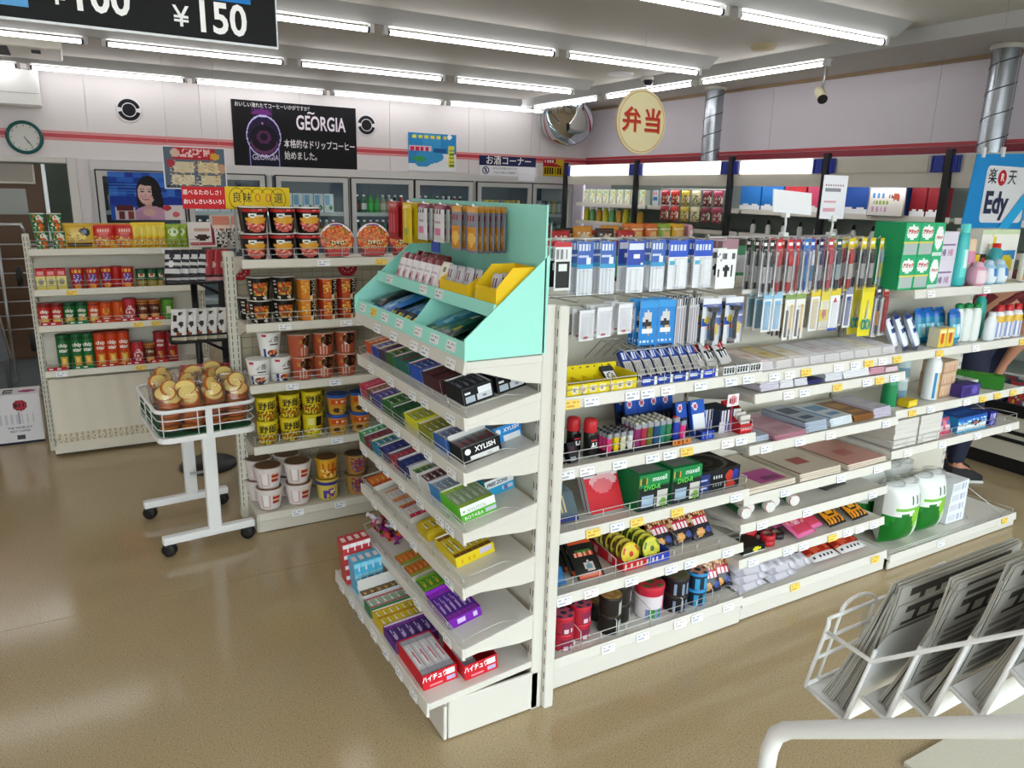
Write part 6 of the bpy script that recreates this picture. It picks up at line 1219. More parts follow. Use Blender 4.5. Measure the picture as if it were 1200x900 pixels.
# ================================================================ island goods, third unit (household)
pgr = P('#2fae74').r(.05, .05, .95, .38, '#b0bcb8').bars(.1, .1, .9, .34, 4, '#8a9a98', False, .4).r(0, .38, 1, .43, '#d8cf5a').e(.5, .72, .36, .2, '#eef0ee').e(.52, .66, .2, .1, '#d8602a').r(.28, .66, .7, .8, '#1d3a5e')
def att(t): txt('アタック', .021, '#c83a2a', t, (0, -.0712, .10), bold=.05, sx=.85, shear=.2)
pgr2 = P('#2fae74').r(.05, .05, .95, .38, '#b0bcb8').bars(.1, .1, .9, .34, 4, '#8a9a98', False, .4).r(0, .38, 1, .43, '#d8cf5a').e(.5, .72, .4, .2, '#eef0ee')
GBX = carton('detergent_box', 'detergent', .10, .14, .137, pgr2, '#239a60', 16, 18, P('#34b478'), extra=att)
for i, x in enumerate((3.0, 3.103)):
    for j in range(2): place('gbx', GBX, (x - .02 + .0, 1.96, 1.242 + .1375 * j), 0, '%s green detergent box in the %s row on the top shelf' % (('first', 'second')[i], ('lower', 'upper')[j]), 'green detergent boxes')
pge = P('#2fae74').e(.5, .5, .4, .36, '#eef0ee').e(.55, .42, .22, .2, '#d8702a')
def att2(t): txt('アタック', .016, '#c83a2a', t, (0, -.0712, .075), bold=.05, sx=.7, shear=.2)
for j in range(2): place('gbe', carton('detergent_box', 'detergent', .068, .14, .137, P('#2fae74').e(.5, .55, .42, .36, '#eef0ee').r(0, 0, 1, .12, '#cfe4dc'), '#239a60', 14, 18, P('#34b478'), extra=att2), (3.169 , 1.96, 1.242 + .1375 * j), 0, 'narrow green detergent box with a white badge, %s row' % ('lower', 'upper')[j], 'narrow green detergent boxes')
plw = P('#dcd4e0').bars(.1, .1, .9, .4, 4, '#b8a8c8', True, .4).r(.1, .5, .9, .54, '#8a6a9a').e(.3, .25, .1, .12, '#8a7a9a').e(.7, .25, .1, .12, '#c890a0')
for j in range(2): place('lil', carton('detergent_box', 'detergent', .125, .12, .118, plw, '#d2cad8', 20, 16, P('#e6e2ea')), (3.275, 1.965, 1.242 + .1185 * j), 0, 'lilac white box beside the green detergent, %s one' % ('lower', 'upper')[j], 'lilac white boxes')
def bottle(name, cat, prof, cols, capprof, cap, lab=None, sy=.7, lr=None):
    def mk():
        t = thing(name, None, cat)
        b = MB(); b.X = Matrix.Diagonal((1, sy, 1, 1)); b.lathe(prof, 18, lambda u, j: cols(u, (prof[j][1] + prof[j + 1][1]) / 2) if callable(cols) else cols, cap); b.obj('body', GLOSS, t)
        b = MB(); b.X = Matrix.Diagonal((1, sy if capprof[0][0] > .02 else 1, 1, 1)); b.lathe(capprof, 14, cap, None, cap); b.obj('cap', GLOSS, t)
        return t
    return mk
def bt(lab, h): 
    q = lab
    return lambda u, z: q(u, z / h)
TEAL = bottle('softener_bottle', 'bottle', [(.03, 0), (.036, .01), (.037, .04), (.036, .08), (.035, .12), (.033, .16), (.030, .2), (.026, .228), (.018, .235)], bt(P('#3fb8b8').r(.38, .2, .62, .75, '#5fd0cc').e(.5, .45, .08, .16, '#e0f0ee'), .235), [(.019, .232), (.019, .268), (.015, .27)], '#6adcd4')
place('teal', TEAL, (3.372, 1.90, 1.243), 0, 'tall turquoise bottle standing on the top shelf of the far unit')
place('tealb', bottle('softener_bottle', 'bottle', [(.03, 0), (.036, .01), (.036, .1), (.03, .15), (.018, .16)], bt(P('#3a9aa0').r(.38, .2, .62, .75, '#8ad8d0'), .16), [(.018, .158), (.018, .18)], '#d0322c', sy=.8), (3.70, 1.93, 1.243), 0, 'sea green bottle with a red cap on the top shelf')
pk1 = P('#d88aa8').r(.36, .2, .64, .7, '#f0d4dc').e(.5, .45, .08, .16, '#c85a86')
place('pkb', bottle('softener_pouch', 'bottle', [(.032, 0), (.036, .01), (.036, .1), (.034, .14), (.03, .15)], bt(pk1, .15), [(.03, .15), (.032, .155), (.03, .2), (.02, .205)], '#e6c8a8'), (3.465, 1.92, 1.243), 0, 'pink bottle with a tan cap next to the turquoise one')
place('pkb2', bottle('air_freshener', 'bottle', [(.026, 0), (.036, .012), (.042, .04), (.036, .07), (.024, .085)], bt(P('#e0a0b8').r(.36, .2, .64, .8, '#eed4de'), .085), [(.022, .085), (.018, .1), (.01, .104)], '#e4b8c8', sy=1), (3.45, 1.862, 1.246), 0, 'round pink air freshener at the front of the top shelf')
for i, x in enumerate((3.545, 3.635)): place('blb2', bottle('air_freshener', 'bottle', [(.026, 0), (.036, .012), (.042, .04), (.036, .075), (.024, .09)], bt(P('#9cc4dc').r(.36, .2, .64, .8, '#dce8f0').e(.5, .5, .1, .2, '#3a7ac0'), .09), [(.022, .09), (.018, .105), (.01, .11)], '#b8d4e4', sy=1), (x, 1.87, 1.246), 0, '%s round blue air freshener on the top shelf' % ('first', 'second')[i], 'blue air fresheners')
pbkr = P('#e6c22a').r(.5, .0, 1, 1, '#1b1a1c').r(.1, .2, .45, .6, '#e9e4d8').r(.6, .55, .95, .9, '#c83a2a').r(.62, .12, .95, .3, '#d8c82a')
place('bkr', carton('cleaner_box', 'cleaner', .10, .06, .13, pbkr, '#1b1a1c', 16, 16), (3.585, 1.965, 1.243), 0, 'black, red and yellow cleaner box on the top shelf')
pgb = P('#e9e8de').e(.28, .78, .1, .12, '#e3c83a').e(.24, .8, .08, .1, '#e9e8de').r(.2, .2, .5, .5, '#5aa83a').r(.55, .4, .95, .6, '#2a8ac8').e(.75, .3, .18, .2, '#e8d23a').r(.5, .0, .9, .2, '#d8a83a').r(.0, .93, 1, 1, '#c8d8b0')
place('nappy', carton('nappy_pack', 'nappies', .32, .12, .24, pgb, '#e2e2d6', 26, 22), (3.80, 2.03, 1.243), 0, 'large white pack with a yellow moon at the end of the top shelf')
place('nappy2', bottle('cleaner_bottle', 'bottle', [(.03, 0), (.035, .01), (.035, .11), (.02, .135)], bt(P('#e9e6e0').r(.36, .2, .64, .7, '#d89a3a'), .135), [(.015, .135), (.015, .16)], '#c83a2a'), (3.90, 1.89, 1.243), 0, 'white bottle with an orange label at the end of the top shelf')
# second shelf
pwp = P('#e6eaf0').r(0, .82, 1, 1, '#1f3a8a').r(.1, .42, .9, .58, '#2a5aa8').e(.5, .5, .3, .06, '#1d2a5a').r(0, 0, 1, .1, '#22368a').r(.2, .6, .6, .78, '#1c2c74')
for i, x in enumerate((3.04, 3.09, 3.15)): place('wipe', pouch('wipes_pack', 'wipes', .10, .17, .035, 14, 18, pwp, '#c8d0e0'), (x, 1.895 + .014 * (2 - i), .977), .5, '%s blue and white wipes pack leaning on the second shelf of the far unit' % nth(i, 3), 'blue and white wipes packs', R_(-24), R_(-14) if 0 else 0)
pyr = P('#e3c33a').e(.5, .5, .25, .3, '#d0502a').r(.1, .75, .9, .95, '#e8e0b0')
for i, x in enumerate((3.275, 3.335)): place('yr', carton('match_box', 'box', .055, .05, .085, pyr, '#e0d8b8', 10, 12), (x, 1.89, .977), 0, '%s small yellow and red box on the second shelf of the far unit' % ('first', 'second')[i], 'small yellow and red boxes')
pbs = P('#2a8ab0').r(0, .75, 1, 1, '#1f6ac0').r(.1, .2, .9, .55, '#7ac8d8').e(.5, .4, .2, .14, '#e0f0f4')
for i, (x, y) in enumerate(((3.28, 1.97), (3.345, 1.97), (3.41, 1.96), (3.43, 1.90))): place('bs', pouch('refill_pouch', 'detergent', .085, .16 if i < 3 else .15, .04, 12, 16, pbs, '#2a7aa8'), (x, y, .976), .1, '%s blue refill pouch on the second shelf of the far unit' % nth(i, 4), 'blue refill pouches', R_(-8))
WB = bottle('dish_soap', 'bottle', [(.03, 0), (.034, .01), (.034, .1), (.03, .14), (.022, .155)], bt(P('#e6eae6').r(.36, .1, .64, .3, '#3a9ac0').e(.52, .55, .06, .12, '#5a7a86'), .155), [(.024, .155), (.024, .172), (.012, .178)], '#1f8a4a')
for i, x in enumerate((3.49, 3.545, 3.60)): place('wbt', WB, (x, 1.935 - .01 * i, .976), .2, '%s white bottle with a green cap on the second shelf of the far unit' % nth(i, 3), 'white bottles with green caps')
place('tpk2', bottle('dish_soap', 'bottle', [(.032, 0), (.036, .01), (.036, .13), (.03, .18), (.016, .2)], bt(P('#2aa89a').r(.36, .1, .64, .3, '#e0ece6'), .2), [(.018, .2), (.018, .225)], '#d84a7a'), (3.69, 1.95, .976), 0, 'teal bottle with a pink cap on the second shelf of the far unit')
place('pch', bottle('dish_soap', 'bottle', [(.03, 0), (.034, .01), (.033, .09), (.02, .115)], bt(P('#e0e4e8').r(.36, .5, .64, .85, '#3a8ac8').r(.38, .1, .62, .4, '#3fa0b0'), .115), [(.016, .115), (.014, .135)], '#e8e8ea'), (3.672, 1.88, .977), 0, 'short white and blue bottle in front of the teal one')
RB = bottle('soy_drink_bottle', 'bottle', [(.034, 0), (.036, .01), (.036, .08), (.034, .11), (.022, .13)], bt(P('#e8e6e8').r(0, .68, 1, .80, '#e0b83a').bars(.36, .1, .64, .6, 3, '#8a9ac8', True, .5), .13), [(.022, .13), (.022, .158), (.018, .16)], '#c8262c')
for i, x in enumerate((3.77, 3.85, 3.93)): place('rbt', RB, (x, 1.90, .976), 0, '%s white bottle with a red cap on the second shelf of the far unit' % nth(i, 3), 'white bottles with red caps')
# third shelf
place('gcan', bottle('spray_can', 'bottle', [(.03, 0), (.032, .005), (.032, .08), (.03, .1)], bt(P('#1f8a52').r(.38, .5, .62, .8, '#2a9a60').r(0, 0, 1, .12, '#d8dcd8'), .1), [(.028, .1), (.03, .12), (.02, .125)], '#3a9a6a', sy=1), (3.035, 1.92, .721), 0, 'green can at the inner end of the third shelf of the far unit')
place('yst', carton('sponge_pack', 'sponge', .075, .05, .03, P('#e3c32a').r(.1, .2, .9, .6, '#ecd650'), '#d8b41f', 10, 5), (3.13, 1.89, .722), .1, 'yellow sponge pack on the third shelf of the far unit')
for i in range(3): place('clr', bottle('storage_tub', 'tub', [(.038, 0), (.042, .005), (.043, .05), (.042, .09)], bt(P('#a8b8b8').r(.34, .2, .66, .7, '#6a8a98').e(.5, .5, .08, .2, '#d8d0b8'), .09), [(.044, .09), (.044, .102), (.04, .104)], '#c8d0d4', sy=1), (3.19 + .0 * i, 1.985, .722 + .0 + .1045 * i if i < 2 else .722 + .209), 0, 'clear tub stacked behind the yellow sponge, %s of three' % ('lowest', 'middle', 'topmost')[i], 'clear tubs') if i < 2 else None
place('wtl', bottle('shampoo_bottle', 'bottle', [(.034, 0), (.038, .01), (.038, .13), (.036, .17), (.028, .19)], bt(P('#eceeee').r(.38, .2, .62, .7, '#d8dce0').e(.42, .3, .06, .1, '#3a8ac0').e(.56, .4, .04, .08, '#e0b03a'), .19), [(.026, .19), (.026, .215), (.02, .218)], '#e6e8ea', sy=.9), (3.34, 1.92, .721), 0, 'white shampoo bottle on the third shelf of the far unit')
for i, (x, y, z) in enumerate(((3.455, 1.96, 0), (3.455, 1.96, .056), (3.46, 1.96, .112))): place('bge', carton('soap_box', 'soap', .13, .10, .055, P('#d8b89a').bars(.1, .2, .9, .6, 4, '#c8a080', True, .5).r(.0, .0, 1, .1, '#c0987a'), '#cfae90', 12, 6, P('#e0c8b0')), (x, y, .7215 + z), .1, 'beige soap box, %s of the stack' % ('lowest', 'middle', 'topmost')[i], 'beige soap boxes')
place('vio', carton('tissue_pack', 'tissues', .15, .07, .055, P('#4a3a8a').r(.1, .2, .5, .8, '#3a2a6a').e(.72, .5, .15, .3, '#6a5ab0'), '#3f3278', 16, 6), (3.57, 1.895, .722), 0, 'violet tissue pack on the third shelf of the far unit')
place('grl', carton('wrap_box', 'kitchen wrap', .07, .30, .065, P('#3f9a2a').r(.1, .1, .9, .5, '#7ac83a').e(.5, .6, .3, .3, '#e0ecd0'), '#2f7a24', 10, 8, P('#3a8a2a').bars(.2, .1, .8, .9, 6, '#5ab03a', False, .5)), (3.80, 2.0, .722), R_(26), 'long green wrap box lying at the end of the third shelf')
for i in range(2): place('clb', carton('clear_box', 'soap', .07, .06, .05, P('#c8d0c8').r(.1, .2, .9, .6, '#8aa890'), '#c0c8c0', 8, 5), (3.70, 1.95 + .07 * i, .722), 0, '%s small pale green box beside the violet pack' % ('front', 'rear')[i], 'small pale green boxes')
# fourth shelf
for k, (x, y) in enumerate(((3.11, 1.97), (3.29, 1.97))):
    for j in range(6): place('ppr', carton('paper_stack', 'paper', .165, .22, .021, P('#d8d4cc').r(0, 0, 1, .12, '#a8a49c'), '#cfcbc2', 6, 2, P('#dedad2')), (x, y, .541 + .0216 * j), rnd.uniform(-.02, .02), 'white paper pack of the %s pile on the fourth shelf, %s' % (('inner', 'outer')[k], 'lowest' if j == 0 else 'topmost' if j == 5 else ORD[j] + ' from below'), 'white paper packs')
for i, x in enumerate((3.405, 3.46)): place('sac', pouch('sachet', 'sachet', .05, .085, .02, 8, 10, P('#c8506a').r(.1, .3, .9, .6, '#e0c0c8').e(.5, .75, .3, .12, '#3a6ab0'), '#b8708a'), (x, 1.875, .54), 0, '%s pink and blue sachet beside the tissue box' % ('first', 'second')[i], 'pink and blue sachets', R_(-12))
ptb2 = P('#e4ecf0').r(0, .62, 1, 1, '#1f5ab0').spk(0, .5, 1, .75, ['#2a7ac8', '#5aa8dc', '#dfeaf0'], .8, 18).e(.62, .5, .16, .16, '#1c2440').e(.62, .5, .1, .07, '#c8705a').r(0, 0, 1, .14, '#2aa0d0')
place('tisb', carton('tissue_box', 'tissues', .24, .12, .075, ptb2, '#2a8ac8', 24, 10, P('#1d4a9a').e(.5, .5, .36, .2, '#2a6ac0')), (3.645, 1.925, .540), 0, 'blue and white tissue box on the fourth shelf of the far unit')
place('tisb', None, (3.645, 1.925, .6155), .03, 'blue and white tissue box stacked on the lower one') if 0 else None
place('bsm', carton('small_box', 'box', .06, .05, .068, P('#2a2f9a').bars(.1, .5, .9, .85, 3, '#d8d0e8', True, .5).bars(.1, .1, .9, .4, 3, '#8a8ad8', True, .5), '#262a80', 10, 8), (3.835, 1.895, .540), 0, 'small royal blue box next to the tissue box')
gb_ = MB()
for i in range(5): gb_.tube([(.35 + .12 * i, 2.10, .54), (.35 + .12 * i, 2.10, .63)], .002, n=4)
gb_.tube([(.35, 2.10, .63), (.95, 2.10, .63)], .002, n=4); gb_.tube([(.95, 2.1, .63), (1.0, 1.93, .545)], .002, n=4); tag(gb_.obj('rear_guard', WIRE, units[2]), kind='stuff')
# bottom: paper rolls in packs
ptp2 = P('#e6e8e4').r(0, 0, 1, .52, '#1d8a2a').e(.78, .3, .34, .34, '#8ac83a').e(.9, .2, .3, .25, '#cfe0c8').r(.1, .58, .9, .64, '#7ac04a').bars(.45, .68, .9, .8, 3, '#3a6a4a', True, .5).e(.3, .2, .3, .35, '#157022')
def tp():
    t = thing('toilet_paper_pack', None, 'toilet paper')
    MB().pillow(.21, .29, .16, 20, 22, ptp2, '#d8dcd4', .04).obj('pack', GLOSS, t)
    for i in range(2):
        q = MB(); q.lathe([(.02, .288), (.05, .29), (.05, .30), (.02, .301)], 14, '#dedcd6', None, None); q.obj('roll_top', FILM, t, (-.05 + .1 * i, 0, -.008))
    return t
for i, (x, y) in enumerate(((3.16, 1.88), (3.385, 1.89), (3.16, 2.05), (3.385, 2.05))): place('tp', tp, (x, y, .077), 0, '%s green and white toilet paper pack in the %s row' % (('first', 'second')[i % 2], ('front', 'back')[i // 2]), 'toilet paper packs')
for j in range(4): place('wx', carton('white_carton', 'box', .15, .16, .052, P('#e6e8ec').r(.05, .2, .5, .8, '#d0d4da').bars(.55, .3, .9, .7, 3, '#b0b8c8', True, .5), '#dfe2e6', 14, 5, P('#eceef0').r(.3, .3, .7, .7, '#d8dade')), (3.615, 1.93, .077 + .0525 * j), .02 * j, 'white carton beside the toilet paper, %s of four' % ('lowest', 'second', 'third', 'topmost')[j], 'white cartons')
place('rdc', carton('red_box', 'box', .05, .16, .12, P('#b8242c'), '#a81f28', 4, 4), (3.73, 2.02, .077), 0, 'dark red box behind the white cartons')
gq = MB(); gq.tube([(.72, 1.84, .078), (.72, 1.95, .25), (.74, 2.1, .25)], .0025, n=4); gq.tube([(.95, 1.8, .078), (.90, 1.95, .17), (.80, 2.1, .2)], .0025, n=4); tag(gq.obj('end_guard', WIRE, units[2]), kind='stuff')
# ================================================================ newspaper rack
nr = thing('newspaper_rack', 'white stepped wire rack of newspapers in the near corner', 'rack', (0, 0, 0))
NX0, NX1 = 1.10, 1.50
T = [(.771, .716), (.661, .766), (.595, .818), (.524, .876), (.45, .954), (.375, 1.02)]
Bq = [(.684, .701), (.611, .754), (.545, .803), (.474, .855), (.40, .925)]
D = [(.643, .892), (.572, .940), (.501, 1.0), (.43, 1.055), (.355, 1.125)]
for i in range(5):
    (ty, tz), (by, bz), (dy, dz) = T[i], Bq[i], D[i]
    # floor plate and leaning divider plate, then the wire frame of the near and far sides
    q = MB(); q.prism([(ty, tz), (by, bz), (by, bz - .0015), (ty, tz - .0015)], NX0, NX1, 'x', '#f2f2f0'); q.obj('floor_plate', WHITE, nr)
    q = MB(); r = .035; q.X = Matrix(((1, 0, 0, NX0), (0, dy - by, 0, by), (0, dz - bz, 1, bz), (0, 0, 0, 1)))
    L = [(0, 0, 0)] + [(r - r * math.cos(a * PI / 8), 1 - .18 + .18 * math.sin(a * PI / 8), 0) for a in range(5)] + [(NX1 - NX0 - r + r * math.sin(a * PI / 8), 1 - .18 + .18 * math.cos(a * PI / 8), 0) for a in range(5)] + [(NX1 - NX0, 0, 0)]
    q.poly(L, '#f2f2f0'); q.poly([(a, b, .0018) for a, b, c in reversed(L)], '#f2f2f0'); q.X = None
    q.obj('divider_plate', WHITE, nr)
    for x in (NX0, NX1):
        MB().tube([(x, ty, tz), (x, by, bz), (x, by + (dy - by) * .86, bz + (dz - bz) * .86)], .0038, n=6).obj('side_wire', WHITE, nr)
for x in (NX0 - .002, NX1 + .002):
    MB().tube([(x, .771, .716), (x, .741, .862), (x, .741, .876)], .0042, n=6).obj('side_wire', WHITE, nr)
    MB().tube([(x, .742, .848), (x, .651, .843), (x, .443, 1.019), (x, .30, 1.14)], .0042, n=6).obj('guard_wire', WHITE, nr)
for y, z in ((.741, .876), (.748, .83), (.757, .785), (.769, .722)): MB().tube([(NX0, y, z), (NX1, y, z)], .0036, n=6).obj('front_wire', WHITE, nr)
for x in (1.13, 1.38):
    MB().tube([(x + .05 * (1 - math.cos(a * PI / 8)) , .741 + .004 * math.sin(a * PI / 8), .876 + .022 * math.sin(a * PI / 8)) for a in range(9)], .0036, n=6).obj('hoop', WHITE, nr)
    for xx in (x, x + .1): MB().tube([(xx, .741, .876), (xx, .769, .72)], .003, n=5).obj('front_wire', WHITE, nr)
for x in (NX0 - .03, NX1 + .03):
    MB().tube(([(x, .81, .0), (x, .812, .48), (x, .808, .56), (x, .798, .60), (x, .775, .628)] if x < 1.2 else []) + [(x, .752, .645), (x, .40, .905), (x, -.02, 1.22)], .0165, n=10).obj('frame_tube', WHITE, nr)
    MB().tube([(x, -.0, 0), (x, -.02, 1.22)], .0165, n=8).obj('rear_leg', WHITE, nr)
MB().tube([(NX0 - .03, -.01, .5), (NX1 + .03, -.01, .5)], .011, n=8).obj('cross_tube', WHITE, nr)
q = MB().box(1.2, 1.34, .7445, .7455, .79, .87, '#cfc8d0'); q.obj('clear_label', CLEAR, nr)
NEWS = [printmat('newsprint', .85, .2)][0]
def news(t_, bend, ln, w, cols):
    """a folded paper: bent block of leaves, fold at the foot, open leaves at the top"""
    def mk():
        o = thing('newspaper', None, 'newspaper'); b = MB(); n = 7; rows = []
        for i in range(n + 1):
            s = i / n; y = -bend * s * s; z = ln * s
            th = t_ * (1 - .4 * s)
            rows.append([b.vert((x, y + d * th / 2, z)) for d in (-1, -.5, 0, .5, 1) for x in (0, w)])
        for i in range(n):
            for k in range(4):
                for e in (0, 1):
                    a, c = rows[i], rows[i + 1]; q_ = (a[2 * k + e], a[2 * k + 2 + e], c[2 * k + 2 + e], c[2 * k + e])
                    b.face(q_ if not e else tuple(reversed(q_)), cols[k % 3])
            a, c = rows[i], rows[i + 1]
            b.face((a[0], a[1], c[1], c[0]), cols[0] if i not in (2, 5) else '#8d8b86', 1); b.face((a[9], a[8], c[8], c[9]), cols[0], 1)
        for k in range(4): b.face((rows[n][2 * k], rows[n][2 * k + 1], rows[n][2 * k + 3], rows[n][2 * k + 2]), cols[(k + 1) % 3])
        b.face((rows[0][1], rows[0][0], rows[0][8], rows[0][9]), cols[1])
        b.obj('folded_sheets', NEWS, o)
        # the printed front: columns of text as flat print, a picture
        pr_ = P('#c6c4bc').bars(.05, .04, .95, .76, 16, '#8b8983', False, .5).r(.33, .04, .36, .76, '#c6c4bc').r(.64, .04, .67, .76, '#c6c4bc').r(.08, .80, .92, .96, '#55534e').bars(.1, .84, .9, .93, 7, '#cbc9c2', True, .6).r(.55, .3, .92, .58, '#6f6d67')
        f = MB(); m = 36
        for i in range(m):
            s0, s1 = i / m, (i + 1) / m; P0 = lambda u, s_: (w * u, -bend * s_ * s_ - t_ * .5 * (1 - .4 * s_) - .0012, ln * s_)
            for k in range(24): f.poly([P0(k / 24, s0), P0((k + 1) / 24, s0), P0((k + 1) / 24, s1), P0(k / 24, s1)], pr_((k + .5) / 24, (i + .5) / m))
        f.obj('front_page', NEWS, o)
        return o
    return mk
NV = [('nA', news(.0055, -.016, .27, .36, ('#c9c7bf', '#a9a79f', '#8d8b84'))), ('nB', news(.006, -.022, .285, .37, ('#c2c0b6', '#9c9a92', '#b6b4aa'))), ('nC', news(.005, -.012, .25, .35, ('#d2d0c8', '#b2b0a8', '#94928a')))]
for c in range(5):
    n_ = (9, 7, 6, 5, 6)[c]
    (ty, tz), (by, bz) = T[c], Bq[c]
    for k in range(n_):
        f = (k + .7) / (n_ + .6); y = ty + (by - ty) * (.25 + .72 * f if c == 0 else .35 + .62 * f); z = tz + (bz - tz) * (.25 + .72 * f if c == 0 else .35 + .62 * f)
        key, mk = NV[(k * 2 + c) % 3]
        lean = R_(15 + (1 - f) * (9 if c == 0 else 8) + rnd.uniform(-.7, .7))
        # the paper leans back towards the windows (-y): turned so its front faces +y
        o = place(key, mk, (NX0 + .012 + rnd.uniform(0, .015), y, z + .003), 0, 'newspaper in the %s bay of the white rack, %s' % (('lowest', 'second', 'third', 'fourth', 'last')[c], 'frontmost' if k == 0 else 'rearmost' if k == n_ - 1 else ORD[k] + ' from the front'), 'newspapers in the rack', lean)
        if key == 'nB' and k % 3 == 1: o.scale = (1, 1, 1.04)
mt = MB().box(1.945, 4.6, -1.4, 1.01, .0005, .012).obj('entrance_mat', pmat('pale_entrance_mat', '#cbc6b4', .8, noise=.06, nscale=90, bump=.2)); tag(mt, 'pale entrance mat on the floor below the newspaper rack', 'mat')
# ================================================================ glass-door coolers in the back wall
GREY = pmat('grey_white_cooler_frame', '#c4c3c2', .4, noise=.03, nscale=4)
wc = thing('walk_in_cooler', 'long glass-door drinks cooler set into the back wall', 'cooler', (0, 0, 0))
DO = [(.22, .94), (.98, 1.70), (1.81, 2.55), (2.59, 3.29), (3.32, 4.03), (4.09, 4.82), (4.84, 5.41)]
MB().box(.2, 5.42, 8.66, 8.7, .05, 1.73, '#9aa').obj('rear_panel', pmat('cooler_inside', '#59626a', .5), wc)
MB().box(.2, 5.42, 7.97, 8.66, 1.70, 1.73).obj('top_panel', GREY, wc); MB().box(.2, 5.42, 7.95, 8.66, .0, .12).obj('base', GREY, wc)
MB().box(.18, .22, 7.95, 8.66, .12, 1.7).obj('end_panel', GREY, wc); MB().box(5.41, 5.42, 7.95, 8.66, .12, 1.7).obj('end_panel', GREY, wc)
MB().box(.18, 5.42, 7.955, 8.0, 1.70, 1.785, '#ddd').obj('header', pmat('white_header', '#d9d7d6', .4), wc)
for z in (.45, .80, 1.06, 1.33):
    MB().box(.23, 5.40, 8.04, 8.55, z - .02, z).obj('shelf', pmat('cooler_shelf', '#c9ccca', .4) if z == .45 else bpy.data.materials['cooler_shelf'], wc)
    MB().box(.23, 5.40, 8.03, 8.04, z - .028, z + .012).obj('price_rail', bpy.data.materials['cooler_shelf'], wc)
COLD = pmat('cooler_lamp', '#eef6ff', .5, emit=16)
for i, (a, b) in enumerate(DO):
    fr = MB(); w_ = .048
    fr.box(a, a + w_, 7.935, 7.965, .13, 1.695, '#d'.replace('#d', '#cfcecc')); fr.box(b - w_, b, 7.935, 7.965, .13, 1.695, '#cfcecc'); fr.box(a + w_, b - w_, 7.935, 7.965, 1.695 - w_, 1.695, '#cfcecc'); fr.box(a + w_, b - w_, 7.935, 7.965, .13, .13 + w_, '#cfcecc')
    dr = fr.obj('door', GREY, wc)
    g = MB(); g.box(a - .012, a, 7.945, 7.96, .12, 1.707, '#1a1a1c'); g.box(b, b + .012, 7.945, 7.96, .12, 1.707, '#1a1a1c'); g.box(a, b, 7.945, 7.96, 1.695, 1.707, '#1a1a1c'); g.obj('gasket', RUBBER, dr)
    MB().box(a + w_, b - w_, 7.947, 7.953, .13 + w_, 1.695 - w_).obj('pane', GLASS, dr)
    MB().tube([(b - .025, 7.93, .8), (b - .025, 7.90, .83), (b - .025, 7.90, 1.12), (b - .025, 7.93, 1.15)], .008, n=6).obj('handle', ALU, dr)
for x in (.96, 1.755, 2.57, 3.305, 4.06, 4.83):
    MB().box(x - .02, x + .02, 7.967, 8.02, .12, 1.70, '#999').obj('mullion', GREY, wc); MB().tube([(x, 8.028, .3), (x, 8.028, 1.66)], .010, n=6).obj('lamp', COLD, wc)
def drink(col, lab, cap, h=.2, r=.032, kind=0):
    def mk():
        b = MB()
        if kind == 0: pr_ = [(r * .95, 0), (r, .01), (r, h * .22), (r, h * .55), (r * .95, h * .66), (r * .42, h * .86), (r * .42, h * .9), (r * .45, h * .9), (r * .45, h)]
        else: pr_ = [(r * .9, 0), (r, .008), (r, h * .2), (r, h * .8), (r, h * .93), (r * .9, h), (r * .85, h), (r * .85, h * .995), (r * .8, h)]
        b.lathe(pr_, 12, lambda u, j: lab if j in (2, 3)[:1 if kind else 2] and j == 2 else (cap if j >= 6 else col), col, cap)
        return tag(b.obj('drink_bottle' if not kind else 'drink_can', GLOSS), None, 'drink')
    return mk
def shelfrow(di, z, specs, nm, y=8.085, depth=1):
    a, b = DO[di]; x = a + .075; i = 0; n = len(specs)
    for (key, mk, w_, lab) in specs:
        for d_ in range(depth): place(key, mk, (x + w_ / 2, y + .08 * d_, z), 0, '%s, %s in the %s row behind the %s cooler door' % (lab, ORD[i] if i < 12 else 'last', nm, ORD[di]), None)
        x += w_ + .004; i += 1
G = lambda *a: drink(*a)
gr = ('dgr1', G('#2a6a3a', '#d8d8c8', '#e6e6e0'), .068, 'green bottle'); bgr = ('dgr2', G('#2f9a3a', '#3fb84a', '#3a8a3a'), .068, 'bright green bottle'); clr_ = ('dcl', G('#9a9a86', '#d0c8b0', '#e6e6e6'), .068, 'tan bottle'); dk_ = ('ddk', G('#23262a', '#5a3a2a', '#d8d8d8'), .068, 'dark bottle'); wht = ('dwh', G('#d8dce0', '#a8c4d8', '#e8e8ea'), .068, 'white bottle'); blu = ('dbl', G('#2a5a9a', '#a8c4dc', '#e0e0e4'), .068, 'blue bottle'); tea = ('dte', G('#6a4a22', '#c8b48a', '#e6e6e0'), .068, 'amber bottle'); red_ = ('drd', G('#a82a34', '#d8c8c0', '#e6e0e0'), .068, 'red labelled bottle')
gold = ('cgo', drink('#c8a850', '#e0d4a0', '#c0c0c0', .168, .033, 1), .068, 'gold can'); gry = ('cgr', drink('#8a9298', '#c8ccd0', '#c0c0c0', .168, .033, 1), .068, 'silver can'); dkc = ('cdk', drink('#2c3444', '#8a909a', '#c0c0c0', .168, .033, 1), .068, 'dark blue can'); yel = ('cye', drink('#d8c040', '#efe8b0', '#c0c0c0', .168, .033, 1), .068, 'yellow can')
BXW = ('bxw', carton('drink_carton', 'drink', .10, .07, .20, P('#e9eef2').r(.1, .4, .6, .9, '#8ab8d8').e(.7, .3, .2, .14, '#5a9a5a'), '#e0e6ea', 10, 14), .105, 'white and blue carton')
